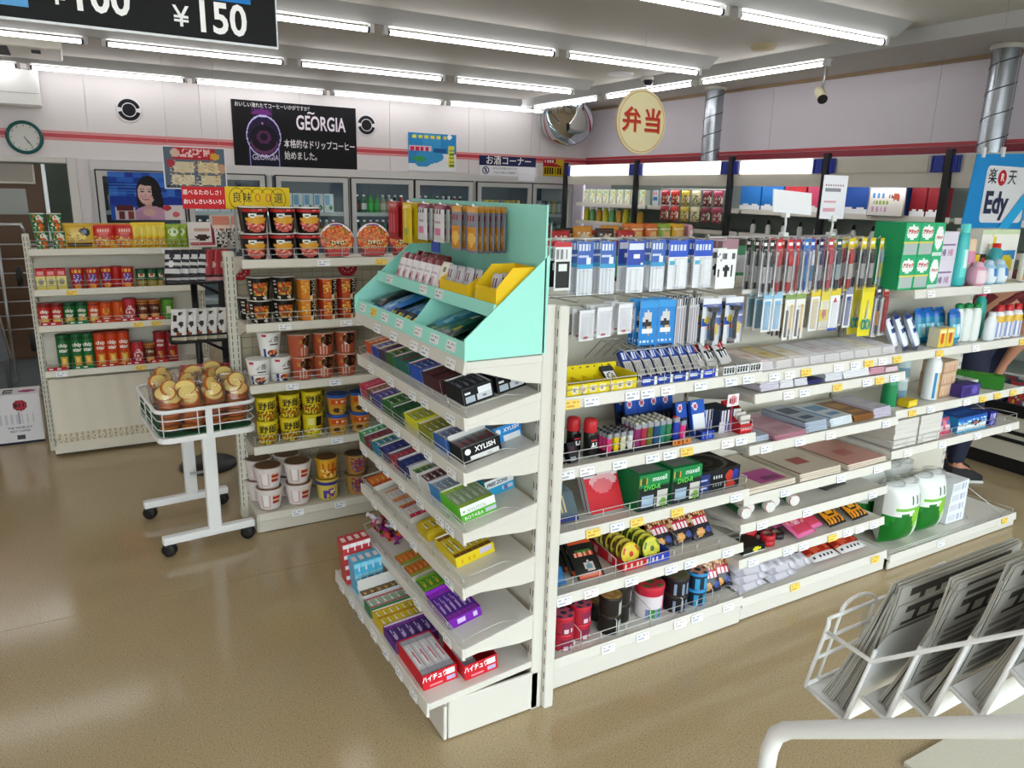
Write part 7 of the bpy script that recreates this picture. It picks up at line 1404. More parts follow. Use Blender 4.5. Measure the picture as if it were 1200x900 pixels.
shelfrow(0, 1.33, [wht, blu, wht, blu, wht, dk_, dk_, wht], 'upper'); shelfrow(1, 1.33, [BXW, BXW, BXW, ('bxw', None, .105, 'white and blue carton'), BXW], 'upper'); shelfrow(1, 1.06, [tea, tea, tea, wht, tea, wht, tea, tea], 'lower')
shelfrow(2, 1.33, [BXW, BXW, BXW, BXW, BXW], 'upper'); shelfrow(2, 1.06, [tea, tea, clr_, tea, dk_, tea, clr_, tea], 'lower')
shelfrow(3, 1.33, [dk_, gr, bgr, bgr, clr_, clr_, dk_, red_], 'upper'); shelfrow(3, 1.06, [dk_, gr, dk_, dk_, gr, dk_, tea, dk_], 'lower')
shelfrow(4, 1.33, [blu, blu, bgr, dk_, clr_, wht, red_, dk_], 'upper'); shelfrow(4, 1.06, [gr, dk_, blu, dk_, gr, dk_, clr_, dk_], 'lower')
shelfrow(5, 1.33, [gry, yel, gold, gold, gry, yel, gold, gold], 'upper'); shelfrow(5, 1.06, [gry, gold, gry, gold, gry, gold, gry, gry], 'lower')
shelfrow(6, 1.33, [dkc, gry, dkc, gry, gold, gry], 'upper'); shelfrow(6, 1.06, [gry, dkc, gry, gry, dkc, gry], 'lower')
# ================================================================ open coolers along the right wall
def lite(n, c, e): return pmat(n, c, .5, emit=e)
LIT = lite('lit_canopy_panel', '#fffdf6', SIGN); UNLIT = pmat('unlit_canopy_panel', '#cfcbbd', .12, noise=.05, nscale=3)
CLAMP = pmat('canopy_lamp', '#f6f8ff', .5, emit=9)
BAYS = [(7.34, 6.08), (6.08, 4.82), (4.82, 3.87), (3.87, 2.95), (2.95, 2.0), (2.0, 1.05)]
BLUE = pmat('royal_blue_panel', '#2337a0', .4); CIN = pmat('grey_green_cooler_inside', '#aab4ab', .5, noise=.05, nscale=3); CFR = pmat('cream_cooler_front', '#c9c2b0', .5, noise=.05, nscale=3)
for i, (yb, ya) in enumerate(BAYS):
    nm = ('farthest', 'second', 'third', 'fourth', 'fifth', 'nearest')[i]
    t = thing('open_cooler', '%s open-front cooler along the side wall, %s' % (nm, 'canopy panel lit' if i < 3 else 'canopy panel unlit'), 'cooler', (0, 0, 0), 0, 'open coolers along the side wall')
    q = MB(); q.prism([(4.895, 1.785), (4.9, 1.90), (5.55, 1.90), (5.55, 1.725), (4.93, 1.725), (4.922, 1.692), (4.905, 1.692)], ya + .004, yb - .004, 'y', '#cfcac0'); q.obj('canopy', STEEL_W, t)
    MB().box(4.886, 4.8945, ya + .12, yb - .12, 1.79, 1.895).obj('sign_panel', LIT if i < 3 else UNLIT, t)
    for s, y in ((1, ya), (-1, yb)):
        MB().cbox((4.885, y + s * .045, 1.84), (.012, .06, .105)).obj('blue_end', BLUE, t); MB().cbox((4.885, y + s * .09, 1.84), (.012, .012, .105)).obj('blue_stripe', BLUE, t)
    MB().tube([(4.95, ya + .06, 1.711), (4.95, yb - .06, 1.711)], .010, n=6).obj('lamp', CLAMP, t)
    MB().box(4.865, 4.905, yb - .044, yb - .001, .42, 1.93).obj('upright', BLACK, t)
    MB().box(5.55, 5.60, ya, yb, .12, 1.72).obj('rear_panel', CIN, t)
    for z in (1.497, 1.30, .86, .56):
        MB().box(5.06, 5.55, ya + .02, yb - .02, z - .022, z - .002).obj('shelf', CIN, t); MB().box(5.05, 5.06, ya + .02, yb - .02, z - .034, z + .006).obj('price_rail', STEEL_W, t)
    MB().box(4.83, 5.55, ya, yb, .30, .40).obj('deck', CIN, t)
    MB().box(4.80, 4.83, ya, yb, .36, .43).obj('bumper', BLACK, t)
    MB().box(4.81, 4.83, ya, yb, .10, .355).obj('front_panel', CFR, t)
    for z in (.20, .25): MB().box(4.80, 4.809, ya, yb, z, z + .022).obj('bumper_strip', BLACK, t)
    MB().box(4.86, 5.55, ya, yb, .0, .10).obj('plinth', BLACK, t)
MB_ = MB()
pck = P('#dfe6d8').spk(.05, .1, .95, .9, ['#8ac04a', '#e0d04a', '#e8f0e0', '#e08a3a', '#9ac8a0'], .6, 8).bars(.1, .7, .9, .9, 4, '#7aa86a', True, .5)
for k in range(9): place('ctn', carton('drink_carton', 'drink', .085, .07, .15, pck, '#e2e8dc', 10, 14), (5.13, 7.2 - .125 * k, 1.498), -PI / 2, '%s pale green carton on the top shelf of the farthest open cooler' % nth(k, 9, 'innermost', 'nearest'), 'pale green cartons')
for k in range(9): place('jar%d' % (k % 3), bottle('drink_bottle', 'drink', [(.034, 0), (.036, .01), (.036, .07), (.034, .11), (.022, .13)], (('#c8c03a', '#6aa86a', '#c89a3a') if 1 else 0)[k % 3], [(.022, .13), (.022, .15)], ('#e0d84a', '#e8e8e4', '#3a8a5a')[k % 3], sy=1), (5.12, 7.2 - .12 * k, 1.301), 0, '%s coloured bottle on the second shelf of the farthest open cooler' % nth(k, 9, 'innermost', 'nearest'), 'coloured bottles')
for k in range(3): place('ctn2', carton('drink_carton', 'drink', .085, .07, .15, P('#c8d4d8').r(.1, .3, .9, .6, '#3a6aa0').bars(.1, .7, .9, .9, 3, '#c83a44', True, .4), '#c8d0d4', 8, 12), (5.13, 6.0 - .12 * k, 1.498), -PI / 2, '%s blue and white carton on the top shelf of the second open cooler' % nth(k, 3, 'innermost', 'nearest'), 'blue and white cartons')
HP = [('crimson', '#a02434', '#d8c0a0'), ('scarlet', '#c83a34', '#e0d0b0'), ('yellow topped', '#c8b03a', '#d8d0b8'), ('cream', '#d8d0a8', '#a8b07a'), ('wine', '#7a2a3a', '#e0dcc8'), ('magenta', '#a83a5a', '#e6e2d0')]
HB = thing('snack_hanger', 'wire hanger strip of snack bags in front of the second open cooler', 'hanger', (5.0, 5.35, 1.66)); MB().tube([(0, -.42, 0), (0, .45, 0)], .005, '#999', 6).obj('bar', WIRE, HB); 
for y in (-.42, .45): MB().tube([(0, y, 0), (0, y, .06)], .004, n=5).obj('hook', WIRE, HB)
for k, (nm, c1, c2) in enumerate(HP):
    for j in range(2): place('hp%d' % k, pouch('hanging_snack_bag', 'snack', .115, .135, .03, 10, 12, P(c1).spk(.05, .1, .95, .7, [c2, c1, '#e8e0c8', '#5a4a3a'], .7, 9), c1), (4.985, 5.72 - .14 * k, 1.515 - .145 * j), -PI / 2, '%s snack bag hanging in the %s row at the second open cooler' % (nm, ('upper', 'lower')[j]), 'hanging snack bags at the cooler')
def wave(c): return P(c).r(0, 0, 1, .16, '#eef0f2').e(.3, .16, .22, .07, '#eef0f2').e(.75, .15, .25, .08, '#eef0f2').r(.48, .3, .5, .9, '#ffffff' if 0 else c)
WB_ = [(4.74, 'w1', '#2a7ac8', 'azure'), (4.50, 'w1', '#2a7ac8', 'azure'), (4.26, 'w2', '#c8323c', 'red'), (4.05, 'w3', '#c84a6a', 'rose'), (3.72, 'w4', '#2a52a0', 'deep blue'), (3.22, 'w5', '#8a2028', 'wine red'), (3.10, 'w5', '#8a2028', 'wine red'), (3.44, 'w4', '#2a52a0', 'deep blue')]
for k, (y, key, c, nm) in enumerate(WB_): place(key, carton('dessert_box', 'box', .225 if key != 'w5' else .11, .10, .205, wave(c), c, 18, 16), (5.13, y, 1.498), -PI / 2, '%s box with a white wavy foot on the cooler shelf, %s' % (nm, nth(k, 8, 'innermost', 'last')), 'wavy boxes on the cooler shelf')
fp = thing('framed_notice', 'framed pale notice with coloured print on the cooler shelf', 'sign', (5.03, 3.42, 1.498)); fp.rotation_euler = (0, 0, -PI / 2)
pfn = P('#e2ddd6').e(.78, .68, .1, .16, '#a8503a').r(.75, .4, .81, .6, '#e2ddd6').bars(.1, .62, .5, .8, 3, '#4a8ac8', True, .6).bars(.12, .42, .6, .55, 5, '#8aa84a', True, .55).bars(.1, .12, .6, .3, 4, '#c89ac0', True, .5).bars(.52, .62, .68, .78, 3, '#5a4a44', True, .5)
MB().pbox(.27, .02, .19, 30, 22, pfn, '#8a7a6a').obj('board', CARD, fp); MB().tube([(-.137, -.011, .0), (.137, -.011, .0), (.137, -.011, .192), (-.137, -.011, .192)], .005, '#888', 5, True).obj('frame', ALU, fp)
def pump(): 
    t = thing('small_bottle', None, 'bottle'); MB().lathe([(.02, 0), (.022, .01), (.022, .06), (.012, .08)], 10, '#e6e6e4', '#ddd').obj('body', GLOSS, t); MB().lathe([(.012, .079), (.014, .095), (.010, .11), (.004, .118)], 10, '#161618', None, '#161618').obj('cap', GLOSS, t); return t
for k in range(10): place('pump', pump, (5.13, 4.72 - .165 * k, 1.301), 0, '%s white bottle with a pointed black cap on the cooler second shelf' % nth(k, 10, 'innermost', 'nearest'), 'white bottles with black caps')
for k in range(4):
    for j in range(2): place('mag%d' % ((k + j) % 3), carton('food_pack', 'food', .12, .08, .15, P(('#3a4a8a', '#a83a3a', '#c8c0a8')[(k + j) % 3]).spk(.1, .1, .9, .9, ['#d8d0c0', '#c8503a', '#3a6a9a', '#e0c04a'], .5, 9), '#4a4a5a', 10, 12), (4.93 + .12 * j, 2.42 - .16 * k, .402), -PI / 2, 'printed food pack on the lower deck of the fifth cooler, %s of the %s row' % (nth(k, 4, 'innermost', 'nearest'), ('front', 'back')[j]), 'food packs on the lower deck')
# ducts rising from the coolers
DUCT = pmat('spiral_galvanised_duct', '#a9b0b8', .25, metal=.9, noise=.1, nscale=8)
for y, w_ in ((5.56, 'farther'), (2.95, 'nearer')):
    q = MB(); q.lathe([(.085, 1.90), (.085, 2.57)], 24, '#aab', None, None); t = thing('spiral_duct', '%s shiny spiral metal duct between cooler and ceiling' % w_, 'duct', (5.36, y, 0)); q.obj('pipe', DUCT, t)
    MB().tube([(.086 * math.cos(a * PI / 12), .086 * math.sin(a * PI / 12), 1.91 + .65 * a / 96) for a in range(97)], .0035, '#667', 4).obj('seam', pmat('duct_seam', '#4a4e55', .4, metal=.8) if w_ == 'farther' else bpy.data.materials['duct_seam'], t)
    MB().lathe([(.10, 2.57), (.10, 2.598)], 24, '#aaa', '#aaa', '#aaa').obj('collar', STEEL_W, t)
# ================================================================ goods on the hidden noodle unit and the island's far side
OR = [('orange', '#d8782a', 2.82), ('deep orange', '#d0662a', 2.93), ('lime green', '#8aa83a', 3.03), ('amber', '#dca82a', 3.135)]
for nm, c, x in OR:
    for j in range(2): place('op' + nm, pouch('dried_fruit_pouch', 'snack', .10, .155, .05, 14, 18, P(c).e(.5, .5, .3, .25, '#e8b87a').r(.1, .78, .9, .84, '#f0d8b0').spk(.2, .1, .8, .35, ['#e8c89a', c], .5, 8), c), (x, 3.47 + .07 * j, 1.283), .1, '%s pouch on the rear shelving unit top, %s' % (nm, ('front', 'back')[j]), nm + ' pouches')
for k in range(6): place('pkh', pouch('snack_bag', 'snack', .04, .15, .04, 8, 14, P('#d8a0a8').bars(.1, .1, .9, .9, 3, '#e8d8d4', False, .5), '#c89098'), (3.215 + .012 * k, 3.45 + .03 * k, 1.283), .2, '%s pale pink bag beside the amber pouch' % nth(k, 6), 'pale pink bags')
q = cup('snack', 'round_tub', .11, .05, .055, P('#3a5ab8').e(.5, .5, .1, .3, '#c8b8dc'), '#d0c4e0', '#2a4aa8', 24, 8); place('lid', q, (3.2, 3.60, 1.39) if 0 else (3.27, 3.60, 1.284), 0, 'blue tub with a lilac lid at the end of the rear unit top')
for k in range(7): place('rdb%d' % (k % 3), pouch('snack_bag', 'snack', .13, .12 + .012 * (k % 3), .05, 12, 14, P(('#b82a2c', '#3a2018', '#c8862a')[k % 3]).e(.5, .5, .3, .2, '#e0c8a0').bars(.15, .7, .85, .82, 3, '#e8dccc', True, .5), ('#a02424', '#2c1a14', '#b87a2a')[k % 3]), (2.28 + .075 * k, 3.45 + .05 * (k % 2), 1.282), 0, '%s snack bag on the rear unit top, %s of its run' % (('red', 'dark brown', 'orange')[k % 3], ORD[k]), None)
for k in range(5): place('sgr', pouch('snack_bag', 'snack', .14, .15, .05, 12, 14, P('#7a7a84').r(.0, .75, 1, 1, '#8a2434').spk(.1, .1, .9, .6, ['#a8a8b0', '#5a5a64'], .5, 8), '#6a6a74'), (1.62 + .14 * k, 3.5, 1.282), 0, '%s grey and wine snack bag on the rear unit top behind the green display' % nth(k, 5), 'grey and wine bags')
RC = ['#d8d4dc', '#c88aa8', '#8aa0c8', '#d8c8b0', '#3a3a40', '#c8b03a', '#b8c8d0', '#d890a8', '#7ab0d8', '#4a9a6a', '#d8d8dc', '#2a2a30', '#c8d0d8', '#a8b0a8']
RN = ['pale lilac', 'pink', 'blue grey', 'tan', 'black', 'mustard', 'ice blue', 'rose', 'sky blue', 'green', 'off white', 'charcoal', 'silver', 'sage']
for k in range(14): place('rr%d' % k, pouch('craft_pack', 'household pack', .15, .27 + .014 * (k % 3), .05, 10, 14, P(RC[k]).r(.1, .6, .9, .85, RC[(k + 5) % 14]).bars(.15, .2, .85, .5, 4, RC[(k + 3) % 14], True, .4), RC[k]), (1.29 + .145 * k, 2.40 + .03 * (k % 2), 1.121), 0, '%s household pack on the island far side behind the hooks' % RN[k])
# plates and paper on clip stands above the hooks
def clipstand(x, z0, z1, nm):
    t = thing('clip_stand', 'white clip stand holding the %s' % nm, 'clip', (x, 2.17, 0)); MB().tube([(0, 0, z0), (.006, 0, (z0 + z1) / 2), (0, 0, z1)], .005, '#eee', 6).obj('stem', WHITE, t); MB().box(-.012, .012, -.012, .012, z1 - .01, z1 + .014).obj('jaw', WHITE, t); MB().box(-.014, .014, -.014, .014, z0 - .01, z0 + .006).obj('foot', WHITE, t)
clipstand(2.54, 1.458, 1.535, 'blank plate'); clipstand(2.835, 1.458, 1.52, 'notice')
o = MB().box(-.115, .115, -.002, .002, -.045, .045, '#f0f0f2').obj('blank_plate', CARD, None, (2.565, 2.165, 1.585)); o.rotation_euler = (R_(-8), R_(3), 0); tag(o, 'blank white plate on a clip above the pen hooks', 'card')
o = thing('notice', 'white paper notice with small print clipped above the pen hooks', 'notice', (2.825, 2.17, 1.52)); MB().pbox(.155, .002, .18, 20, 24, P('#eceaf0').r(.06, .86, .3, .89, '#6a6a72').bars(.1, .76, .9, .80, 8, '#8a5a64', True, .6).bars(.1, .5, .75, .72, 5, '#8a8a92', False, .35).bars(.1, .12, .6, .44, 6, '#d8a0a8', False, .35), '#e8e6ec').obj('sheet', CARD, o)
# hanging blue sign
es = thing('payment_sign', 'large blue payment sign with a white rounded panel hanging at the island end', 'sign', (0, 2.3, 0))
MB().prism([(4.03, 1.43), (4.62, 1.43), (4.62, 1.872), (4.07, 1.845)], 0, .004, 'y', '#1b86c8').obj('board', CARD, es)
def rr(x0, x1, z0, z1, r, y, col):
    q = MB(); pts = []
    for cx, cz, a in ((x1 - r, z0 + r, -90), (x1 - r, z1 - r, 0), (x0 + r, z1 - r, 90), (x0 + r, z0 + r, 180)): pts += [(cx + r * math.cos(R_(a + 30 * k)), cz + r * math.sin(R_(a + 30 * k))) for k in range(4)]
    return q.prism(pts, y - .001, y, 'y', col)
rr(4.185, 4.60, 1.50, 1.795, .03, -.0005, '#dfe0e2').obj('panel', CARD, es)
txt('楽', .085, '#1c2030', es, (4.245, -.003, 1.735), bold=.01); txt('天', .085, '#1c2030', es, (4.435, -.003, 1.735), bold=.01)
q = MB(); q.X = Matrix.Translation((4.338, -.0016, 1.735)) @ Matrix.Rotation(PI / 2, 4, 'X'); q.lathe([(.041, 0), (.041, .0008)], 24, '#b8202c', None, '#b8202c', 0); q.obj('round_mark', CARD, es); txt('R', .055, '#f2f2f2', es, (4.338, -.0035, 1.735), bold=.02)
txt('Edy', .155, '#1c2448', es, (4.205, -.003, 1.60), bold=.04, align='LEFT')
q = MB(); q.prism([(4.33, 1.43), (4.43, 1.43), (4.62, 1.60), (4.62, 1.70)], -.0065, -.0055, 'y', '#2aa8e0'); q.obj('swoosh_print', CARD, es)
for x in (4.12, 4.30): MB().box(x - .012, x + .012, -.008, .006, 1.83 + (x - 4.1) * .05, 1.88 + (x - 4.1) * .05, '#ddd').obj('clip', CARD, es); MB().tube([(x, 0, 1.87), (x, 0, 2.599)], .0012, '#ccc', 3).obj('thread', WIRE, es)
# round bento sign
bs = thing('round_hanging_sign', 'round yellow hanging sign with two red characters', 'sign', (3.236, 4.0, 2.054))
q = MB(); q.X = Matrix.Rotation(PI / 2, 4, 'X'); q.lathe([(.198, -.008), (.2, -.006), (.2, .006), (.192, .008), (.186, .0082), (.182, .0082), (.05, .0084)], 48, lambda u, j: ('#e8c98a', '#e8c98a', '#f0dfae', '#fdf0c4', '#d08a3a', '#fff2bf')[j], '#e8d8a0', '#fff2bf', 0); q.X = None
SIGNY = printmat('printed_sign_face', .4); q.obj('disc', SIGNY, bs)  # pale yellow is the disc's own print colour; the face does not glow
for c, x in (('弁', -.085), ('当', .085)): txt(c, .155, '#e0a23a', bs, (x + .006, -.0095, -.006), bold=.022); txt(c, .155, '#cc2a1c', bs, (x, -.0105, .0), bold=.022)
MB().tube([(0, 0, .2), (0, 0, .545)], .0015, '#ccc', 4).obj('thread', WIRE, bs)
# price banner near the camera
pbn = thing('price_banner', 'black hanging banner with white prices in large numerals', 'banner', (0, 2.0, 0))
MB().box(-.85, .475, 0, .006, 1.928, 2.42, '#08080b').obj('board', CARD, pbn)
MB().box(-.852, .478, -.001, .0065, 1.922, 1.9275, '#dfe3e8').obj('edge_strip', CARD, pbn); MB().box(.4755, .4785, -.001, .0065, 1.928, 2.42, '#dfe3e8').obj('edge_strip', CARD, pbn)
txt('150', .094, '#f6f6f6', pbn, (.348, -.002, 1.972), bold=.022, sx=.84); txt('¥', .06, '#f2f2f2', pbn, (.262, -.002, 1.967), bold=.01, sx=1.0)
txt('100', .094, '#f6f6f6', pbn, (.10, -.002, 1.986), bold=.022, sx=.84); txt('¥', .06, '#f2f2f2', pbn, (.018, -.002, 1.981), bold=.01)
MB().box(.25, .418, -.0015, 0, 2.014, 2.075, '#1f7cc8').obj('blue_panel', CARD, pbn); txt('アイスコーヒー', .030, '#eef4f8', pbn, (.338, -.003, 2.032), sx=.9, bold=.01)
MB().box(-.1, -.035, -.0015, 0, 1.950, 2.12, '#5aa0d8').obj('blue_panel', CARD, pbn)
for x in (-.7, .4): MB().tube([(x, 0, 2.42), (x, 0, 2.599)], .0015, '#ccc', 4).obj('thread', WIRE, pbn)
# ================================================================ things on and before the back wall
gp = thing('coffee_poster', 'black coffee poster with a glowing purple cup on the back wall', 'poster', (0, 7.99, 0)); gx, gz, gw, gh = 1.434, 1.768, 1.24, .632
q = MB(); q.box(gx, gx + gw, 0, .006, gz, gz + gh, '#08080f'); q.obj('board', CARD, gp)
def G_(u, v): return gx + gw * u, gz + gh * v
pc = P('#08080f').r(.0, .0, 1, .55, '#100d2c').e(.5, .60, .5, .40, '#cfc6f6').e(.5, .60, .47, .37, '#1a1440').e(.5, .57, .44, .33, '#241634').e(.5, .53, .40, .29, '#0e0a1c').e(.5, .48, .38, .22, '#6a3a68').e(.5, .52, .36, .20, '#1a0f20').e(.5, .58, .2, .13, '#5a2a5a').e(.5, .59, .12, .07, '#1c1024').r(.06, 0, .085, .45, '#aaa4e6').r(.915, 0, .94, .45, '#aaa4e6').e(.48, .84, .03, .03, '#c87ac8')
x_, z_ = G_(.10, 0); MB().panel((x_, -.0012, z_ + .004), (.335, 0, 0), (0, 0, .50), 44, 50, pc).obj('cup_print', CARD, gp)
MB().panel((x_ + .06, -.0011, z_ + .505), (.2, 0, 0), (0, 0, .06), 12, 4, P('#3a1a4a').e(.5, 0, .5, .9, '#6a2a78')).obj('glow_print', CARD, gp)
x_, z_ = G_(.325, .93); txt('おいしい淹れたてコーヒーいかがですか？', .048, '#e8e8f0', gp, (x_, -.003, z_), sx=.82)
x_, z_ = G_(.70, .71); txt('GEORGIA', .19, '#f0e6f2', gp, (x_, -.003, z_), bold=.02, sx=.62); txt('~', .12, '#f0e6f2', gp, (G_(.62, .88)[0], -.003, G_(.62, .88)[1]), bold=.02)
x_, z_ = G_(.39, .38); txt('本格的なドリップコーヒー', .088, '#f0f0f4', gp, (x_, -.003, z_), sx=.70, align='LEFT', bold=.01); x_, z_ = G_(.39, .20); txt('始めました。', .088, '#f0f0f4', gp, (x_, -.003, z_), sx=.70, align='LEFT', bold=.01)
x_, z_ = G_(.24, .16); txt('GEORGIA', .075, '#d8d0f0', gp, (x_, -.003, z_), sx=.8, bold=.01)
for i, (x, z) in enumerate(((.543, 2.235), (2.787, 2.242))):
    o = thing('wall_speaker', 'round black and white wall speaker %s' % ('above the clock side of the back wall', 'beside the coffee poster')[i], 'speaker', (x, 7.998, z)); q = MB(); q.X = Matrix.Rotation(PI / 2, 4, 'X')
    q.lathe([(.112, 0), (.112, .006), (.10, .012), (.094, .012), (.062, .013), (.055, .013), (.05, .010)], 28, lambda u, j: ('#e6e4e8', '#e6e4e8', '#e6e4e8', '#14141c' if .04 < (u * 2 + .5) % 1 < .96 else '#e6e4e8', '#dfe0e6', '#14141c')[j], None, '#14141c', 0); q.obj('grille', CARD, o)
ck = thing('wall_clock', 'round wall clock with a teal rim above the store room door', 'clock', (-.29, 7.998, 1.952))
q = MB(); q.X = Matrix.Rotation(PI / 2, 4, 'X'); q.lathe([(.135, 0), (.14, .012), (.135, .03), (.118, .034), (.112, .024)], 36, '#0f5a58', None, None); q.obj('rim', GLOSS, ck)
q = MB(); q.X = Matrix.Rotation(PI / 2, 4, 'X'); q.lathe([(.114, 0), (.114, .016)], 36, '#dfe4e2', None, '#e4e6e2', 0); q.obj('dial', CARD, ck)
for k in range(12): MB().cbox((.098 * math.sin(k * PI / 6), -.0175, .098 * math.cos(k * PI / 6)), (.006, .002, .012), '#4a5a5a').obj('hour_mark', CARD, ck)
for nm, a, l in (('hour_hand', 150, .055), ('minute_hand', 145, .085)):
    q = MB().box(-.003, .003, -.001, .001, -.01, l, '#6a7070').obj(nm, CARD, ck, (0, -.019, 0)); q.rotation_euler = (0, R_(a), 0)
pm = P('#2a8ac8').r(0, 0, 1, .46, '#e8ecf0').r(.0, .2, .25, .5, '#2a8ac8').r(.3, .46, .66, 1, '#3a98d0').e(.45, .4, .28, .2, '#3a98d0').e(.3, .2, .16, .1, '#3a98d0').e(.22, .32, .14, .07, '#3a9a5a').bars(.08, .86, .85, .95, 6, '#e0d83a', True, .6).r(.02, .52, .48, .66, '#e8c8d8').bars(.05, .54, .46, .64, 4, '#c8285a', True, .65).r(.84, .1, .96, .7, '#e6dc4a').bars(.85, .15, .95, .65, 5, '#4a8a4a', False, .4).r(.52, .5, .8, .62, '#1f5a98').e(.86, .93, .05, .06, '#eee')
o = thing('map_poster', 'blue poster with a map and yellow strips on the back wall', 'poster', (3.545, 7.99, 1.80)); MB().pbox(.58, .004, .40, 48, 36, pm, '#dde').obj('sheet', CARD, o)
sk_ = thing('liquor_corner_sign', 'navy and white hanging sign board with white lettering', 'sign', (0, 7.4, 0)); MB().box(3.83, 4.535, 0, .008, 1.868, 1.968, '#1c2150').obj('navy_board', CARD, sk_); MB().box(3.83, 4.535, 0, .008, 1.765, 1.868, '#e6e6ee').obj('white_board', CARD, sk_)
txt('お酒コーナー', .098, '#f4f4f8', sk_, (4.19, -.003, 1.917), bold=.008, sx=.98); txt('20才以上の年齢であることを', .026, '#3a3e58', sk_, (4.145, -.003, 1.84), sx=.9); txt('できない場合には酒類販売', .026, '#3a3e58', sk_, (4.14, -.003, 1.795), sx=.9)
q = MB(); q.tube([(3.905 + .036 * math.cos(a * PI / 12), -.003, 1.818 + .036 * math.sin(a * PI / 12)) for a in range(24)], .005, '#1c2150', 5, True); q.tube([(3.88, -.003, 1.843), (3.93, -.003, 1.793)], .004, '#1c2150', 5); q.box(3.898, 3.912, -.003, 0, 1.797, 1.84, '#1c2150'); q.obj('prohibition_mark', MATTE, sk_)
MB().box(4.31, 4.52, -.006, -.002, 1.72, 1.80, '#dfe0ea').obj('white_slip', CARD, sk_)
for x, x2 in ((3.9, 3.87), (4.46, 4.48)): MB().tube([(x, 0, 1.968), (x2, 0, 2.599)], .002, '#bbb', 4).obj('thread', WIRE, sk_)
o = thing('yellow_notice', 'yellow notice with a red corner on the back wall near the corner', 'notice', (5.15, 7.992, 1.795)); MB().pbox(.30, .004, .20, 26, 18, P('#d8b82a').tri(0, .55, 1, 1, '#b8283a').r(.0, .78, .6, 1, '#b8283a').bars(.08, .1, .92, .5, 7, '#3a2a10', True, .6).bars(.06, .8, .55, .93, 4, '#f0e0e0', True, .6), '#d8b82a').obj('sheet', CARD, o)
# poster of a woman in the first cooler door
pwn = P('#1f4fb0').spk(0, .3, 1, 1, ['#1a44a4', '#2a62c4', '#2450b4', '#3a74d0', '#1c3c98'], .9, 9).r(0, .30, 1, .48, '#17389a').bars(0, .55, .45, .8, 4, '#3f8ad8', False, .25)
pwn.e(.53, .60, .17, .33, '#1a1519').e(.62, .38, .10, .30, '#191418').e(.40, .42, .05, .2, '#1c161a').e(.53, .06, .25, .24, '#c79ab6').e(.40, .03, .12, .16, '#b88aa8').r(.47, .18, .56, .36, '#c99a94').e(.515, .16, .09, .08, '#d4a8a4')
pwn.e(.49, .56, .115, .235, '#d9aea6').e(.475, .58, .095, .20, '#e4bfb6').e(.53, .79, .13, .07, '#1a1519').e(.60, .62, .035, .2, '#1a1519').e(.44, .60, .026, .013, '#2a1e22').e(.535, .60, .026, .013, '#2a1e22').r(.41, .635, .468, .646, '#3f2e2e').r(.51, .635, .565, .646, '#3f2e2e').e(.482, .52, .014, .03, '#cf9f97').e(.485, .445, .052, .028, '#b8505c').e(.485, .452, .038, .012, '#f2e8e6').e(.425, .50, .02, .03, '#dca49e').e(.55, .50, .02, .03, '#d49c96')
pwn.r(.72, .0, 1, .32, '#e6dcdc').e(.76, .26, .06, .06, '#c83a4a').e(.88, .12, .05, .06, '#d86a72').r(.06, .0, .32, .26, '#c8c0c4').r(.08, .2, .3, .3, '#5a1c24').r(.1, .02, .18, .18, '#6a2a30').r(.22, .02, .3, .18, '#8a3a34')
o = thing('drink_poster', 'blue poster of a smiling dark-haired woman in the first cooler door', 'poster', (.62, 7.925, 1.26)); MB().pbox(.62, .003, .43, 90, 72, pwn, '#2a4aa0').obj('sheet', CARD, o)
o = thing('menu_poster', 'hanging menu poster with food pictures above the snack unit', 'poster', (.708, 5.3, 1.565)); MB().pbox(.375, .003, .262, 48, 36, P('#5a6a7a').r(0, 0, 1, .03, '#e6e6ea').r(0, .97, 1, 1, '#e6e6ea').r(0, 0, .02, 1, '#e6e6ea').r(.98, 0, 1, 1, '#e6e6ea').r(.16, .70, .84, .97, '#b82430').spk(.28, .76, .74, .94, ['#f0d8d8', '#b82430', '#e8a8a8'], .8, 20).e(.2, .84, .07, .1, '#d8b8a8').e(.82, .78, .08, .08, '#d8a03a').r(.16, .40, .47, .64, '#d8c8a8').r(.55, .40, .88, .64, '#d8c49a').r(.12, .1, .47, .34, '#d8ccb0').r(.58, .1, .90, .34, '#d8c8a2').spk(.1, .08, .92, .66, ['#c8b48a', '#e8dcc0', '#b89a6a'], .25, 24).e(.12, .6, .06, .1, '#a83a4a').e(.93, .5, .05, .12, '#c89a7a').bars(.05, .04, .3, .07, 5, '#2a2a30', True, .5), '#e0e0e4').obj('sheet', CARD, o)
for x in (-.15, .15): MB().tube([(x, 0, .262), (x, 0, 1.034)], .001, '#ccc', 3).obj('thread', WIRE, o)
# convex mirror in the corner
cm = thing('convex_mirror', 'convex mirror high in the corner of the shop', 'mirror', (5.05, 7.58, 2.39)); q = MB(); r = .30; Rr = .5
q.lathe([(r * math.sin(a * PI / 2 / 10) , math.sqrt(Rr * Rr - (r * math.sin(a * PI / 2 / 10)) ** 2) - math.sqrt(Rr * Rr - r * r)) for a in range(10, 0, -1)], 36, '#ddd', None, '#ddd'); o = q.obj('mirror_face', pmat('mirror', '#dfe3e8', .03, metal=1), cm); d_ = Vector((-.5, -.72, -.62)).normalized(); o.rotation_euler = d_.to_track_quat('Z', 'Y').to_euler()
q = MB(); q.lathe([(r, -.004), (r + .01, 0), (r, .006)], 36, '#888', None, None); o2 = q.obj('rim', ALU, cm); o2.rotation_euler = o.rotation_euler; MB().tube([(0.02, .05, .02), (.35, .39, .12)], .012, '#999', 6).obj('arm', ALU, cm)
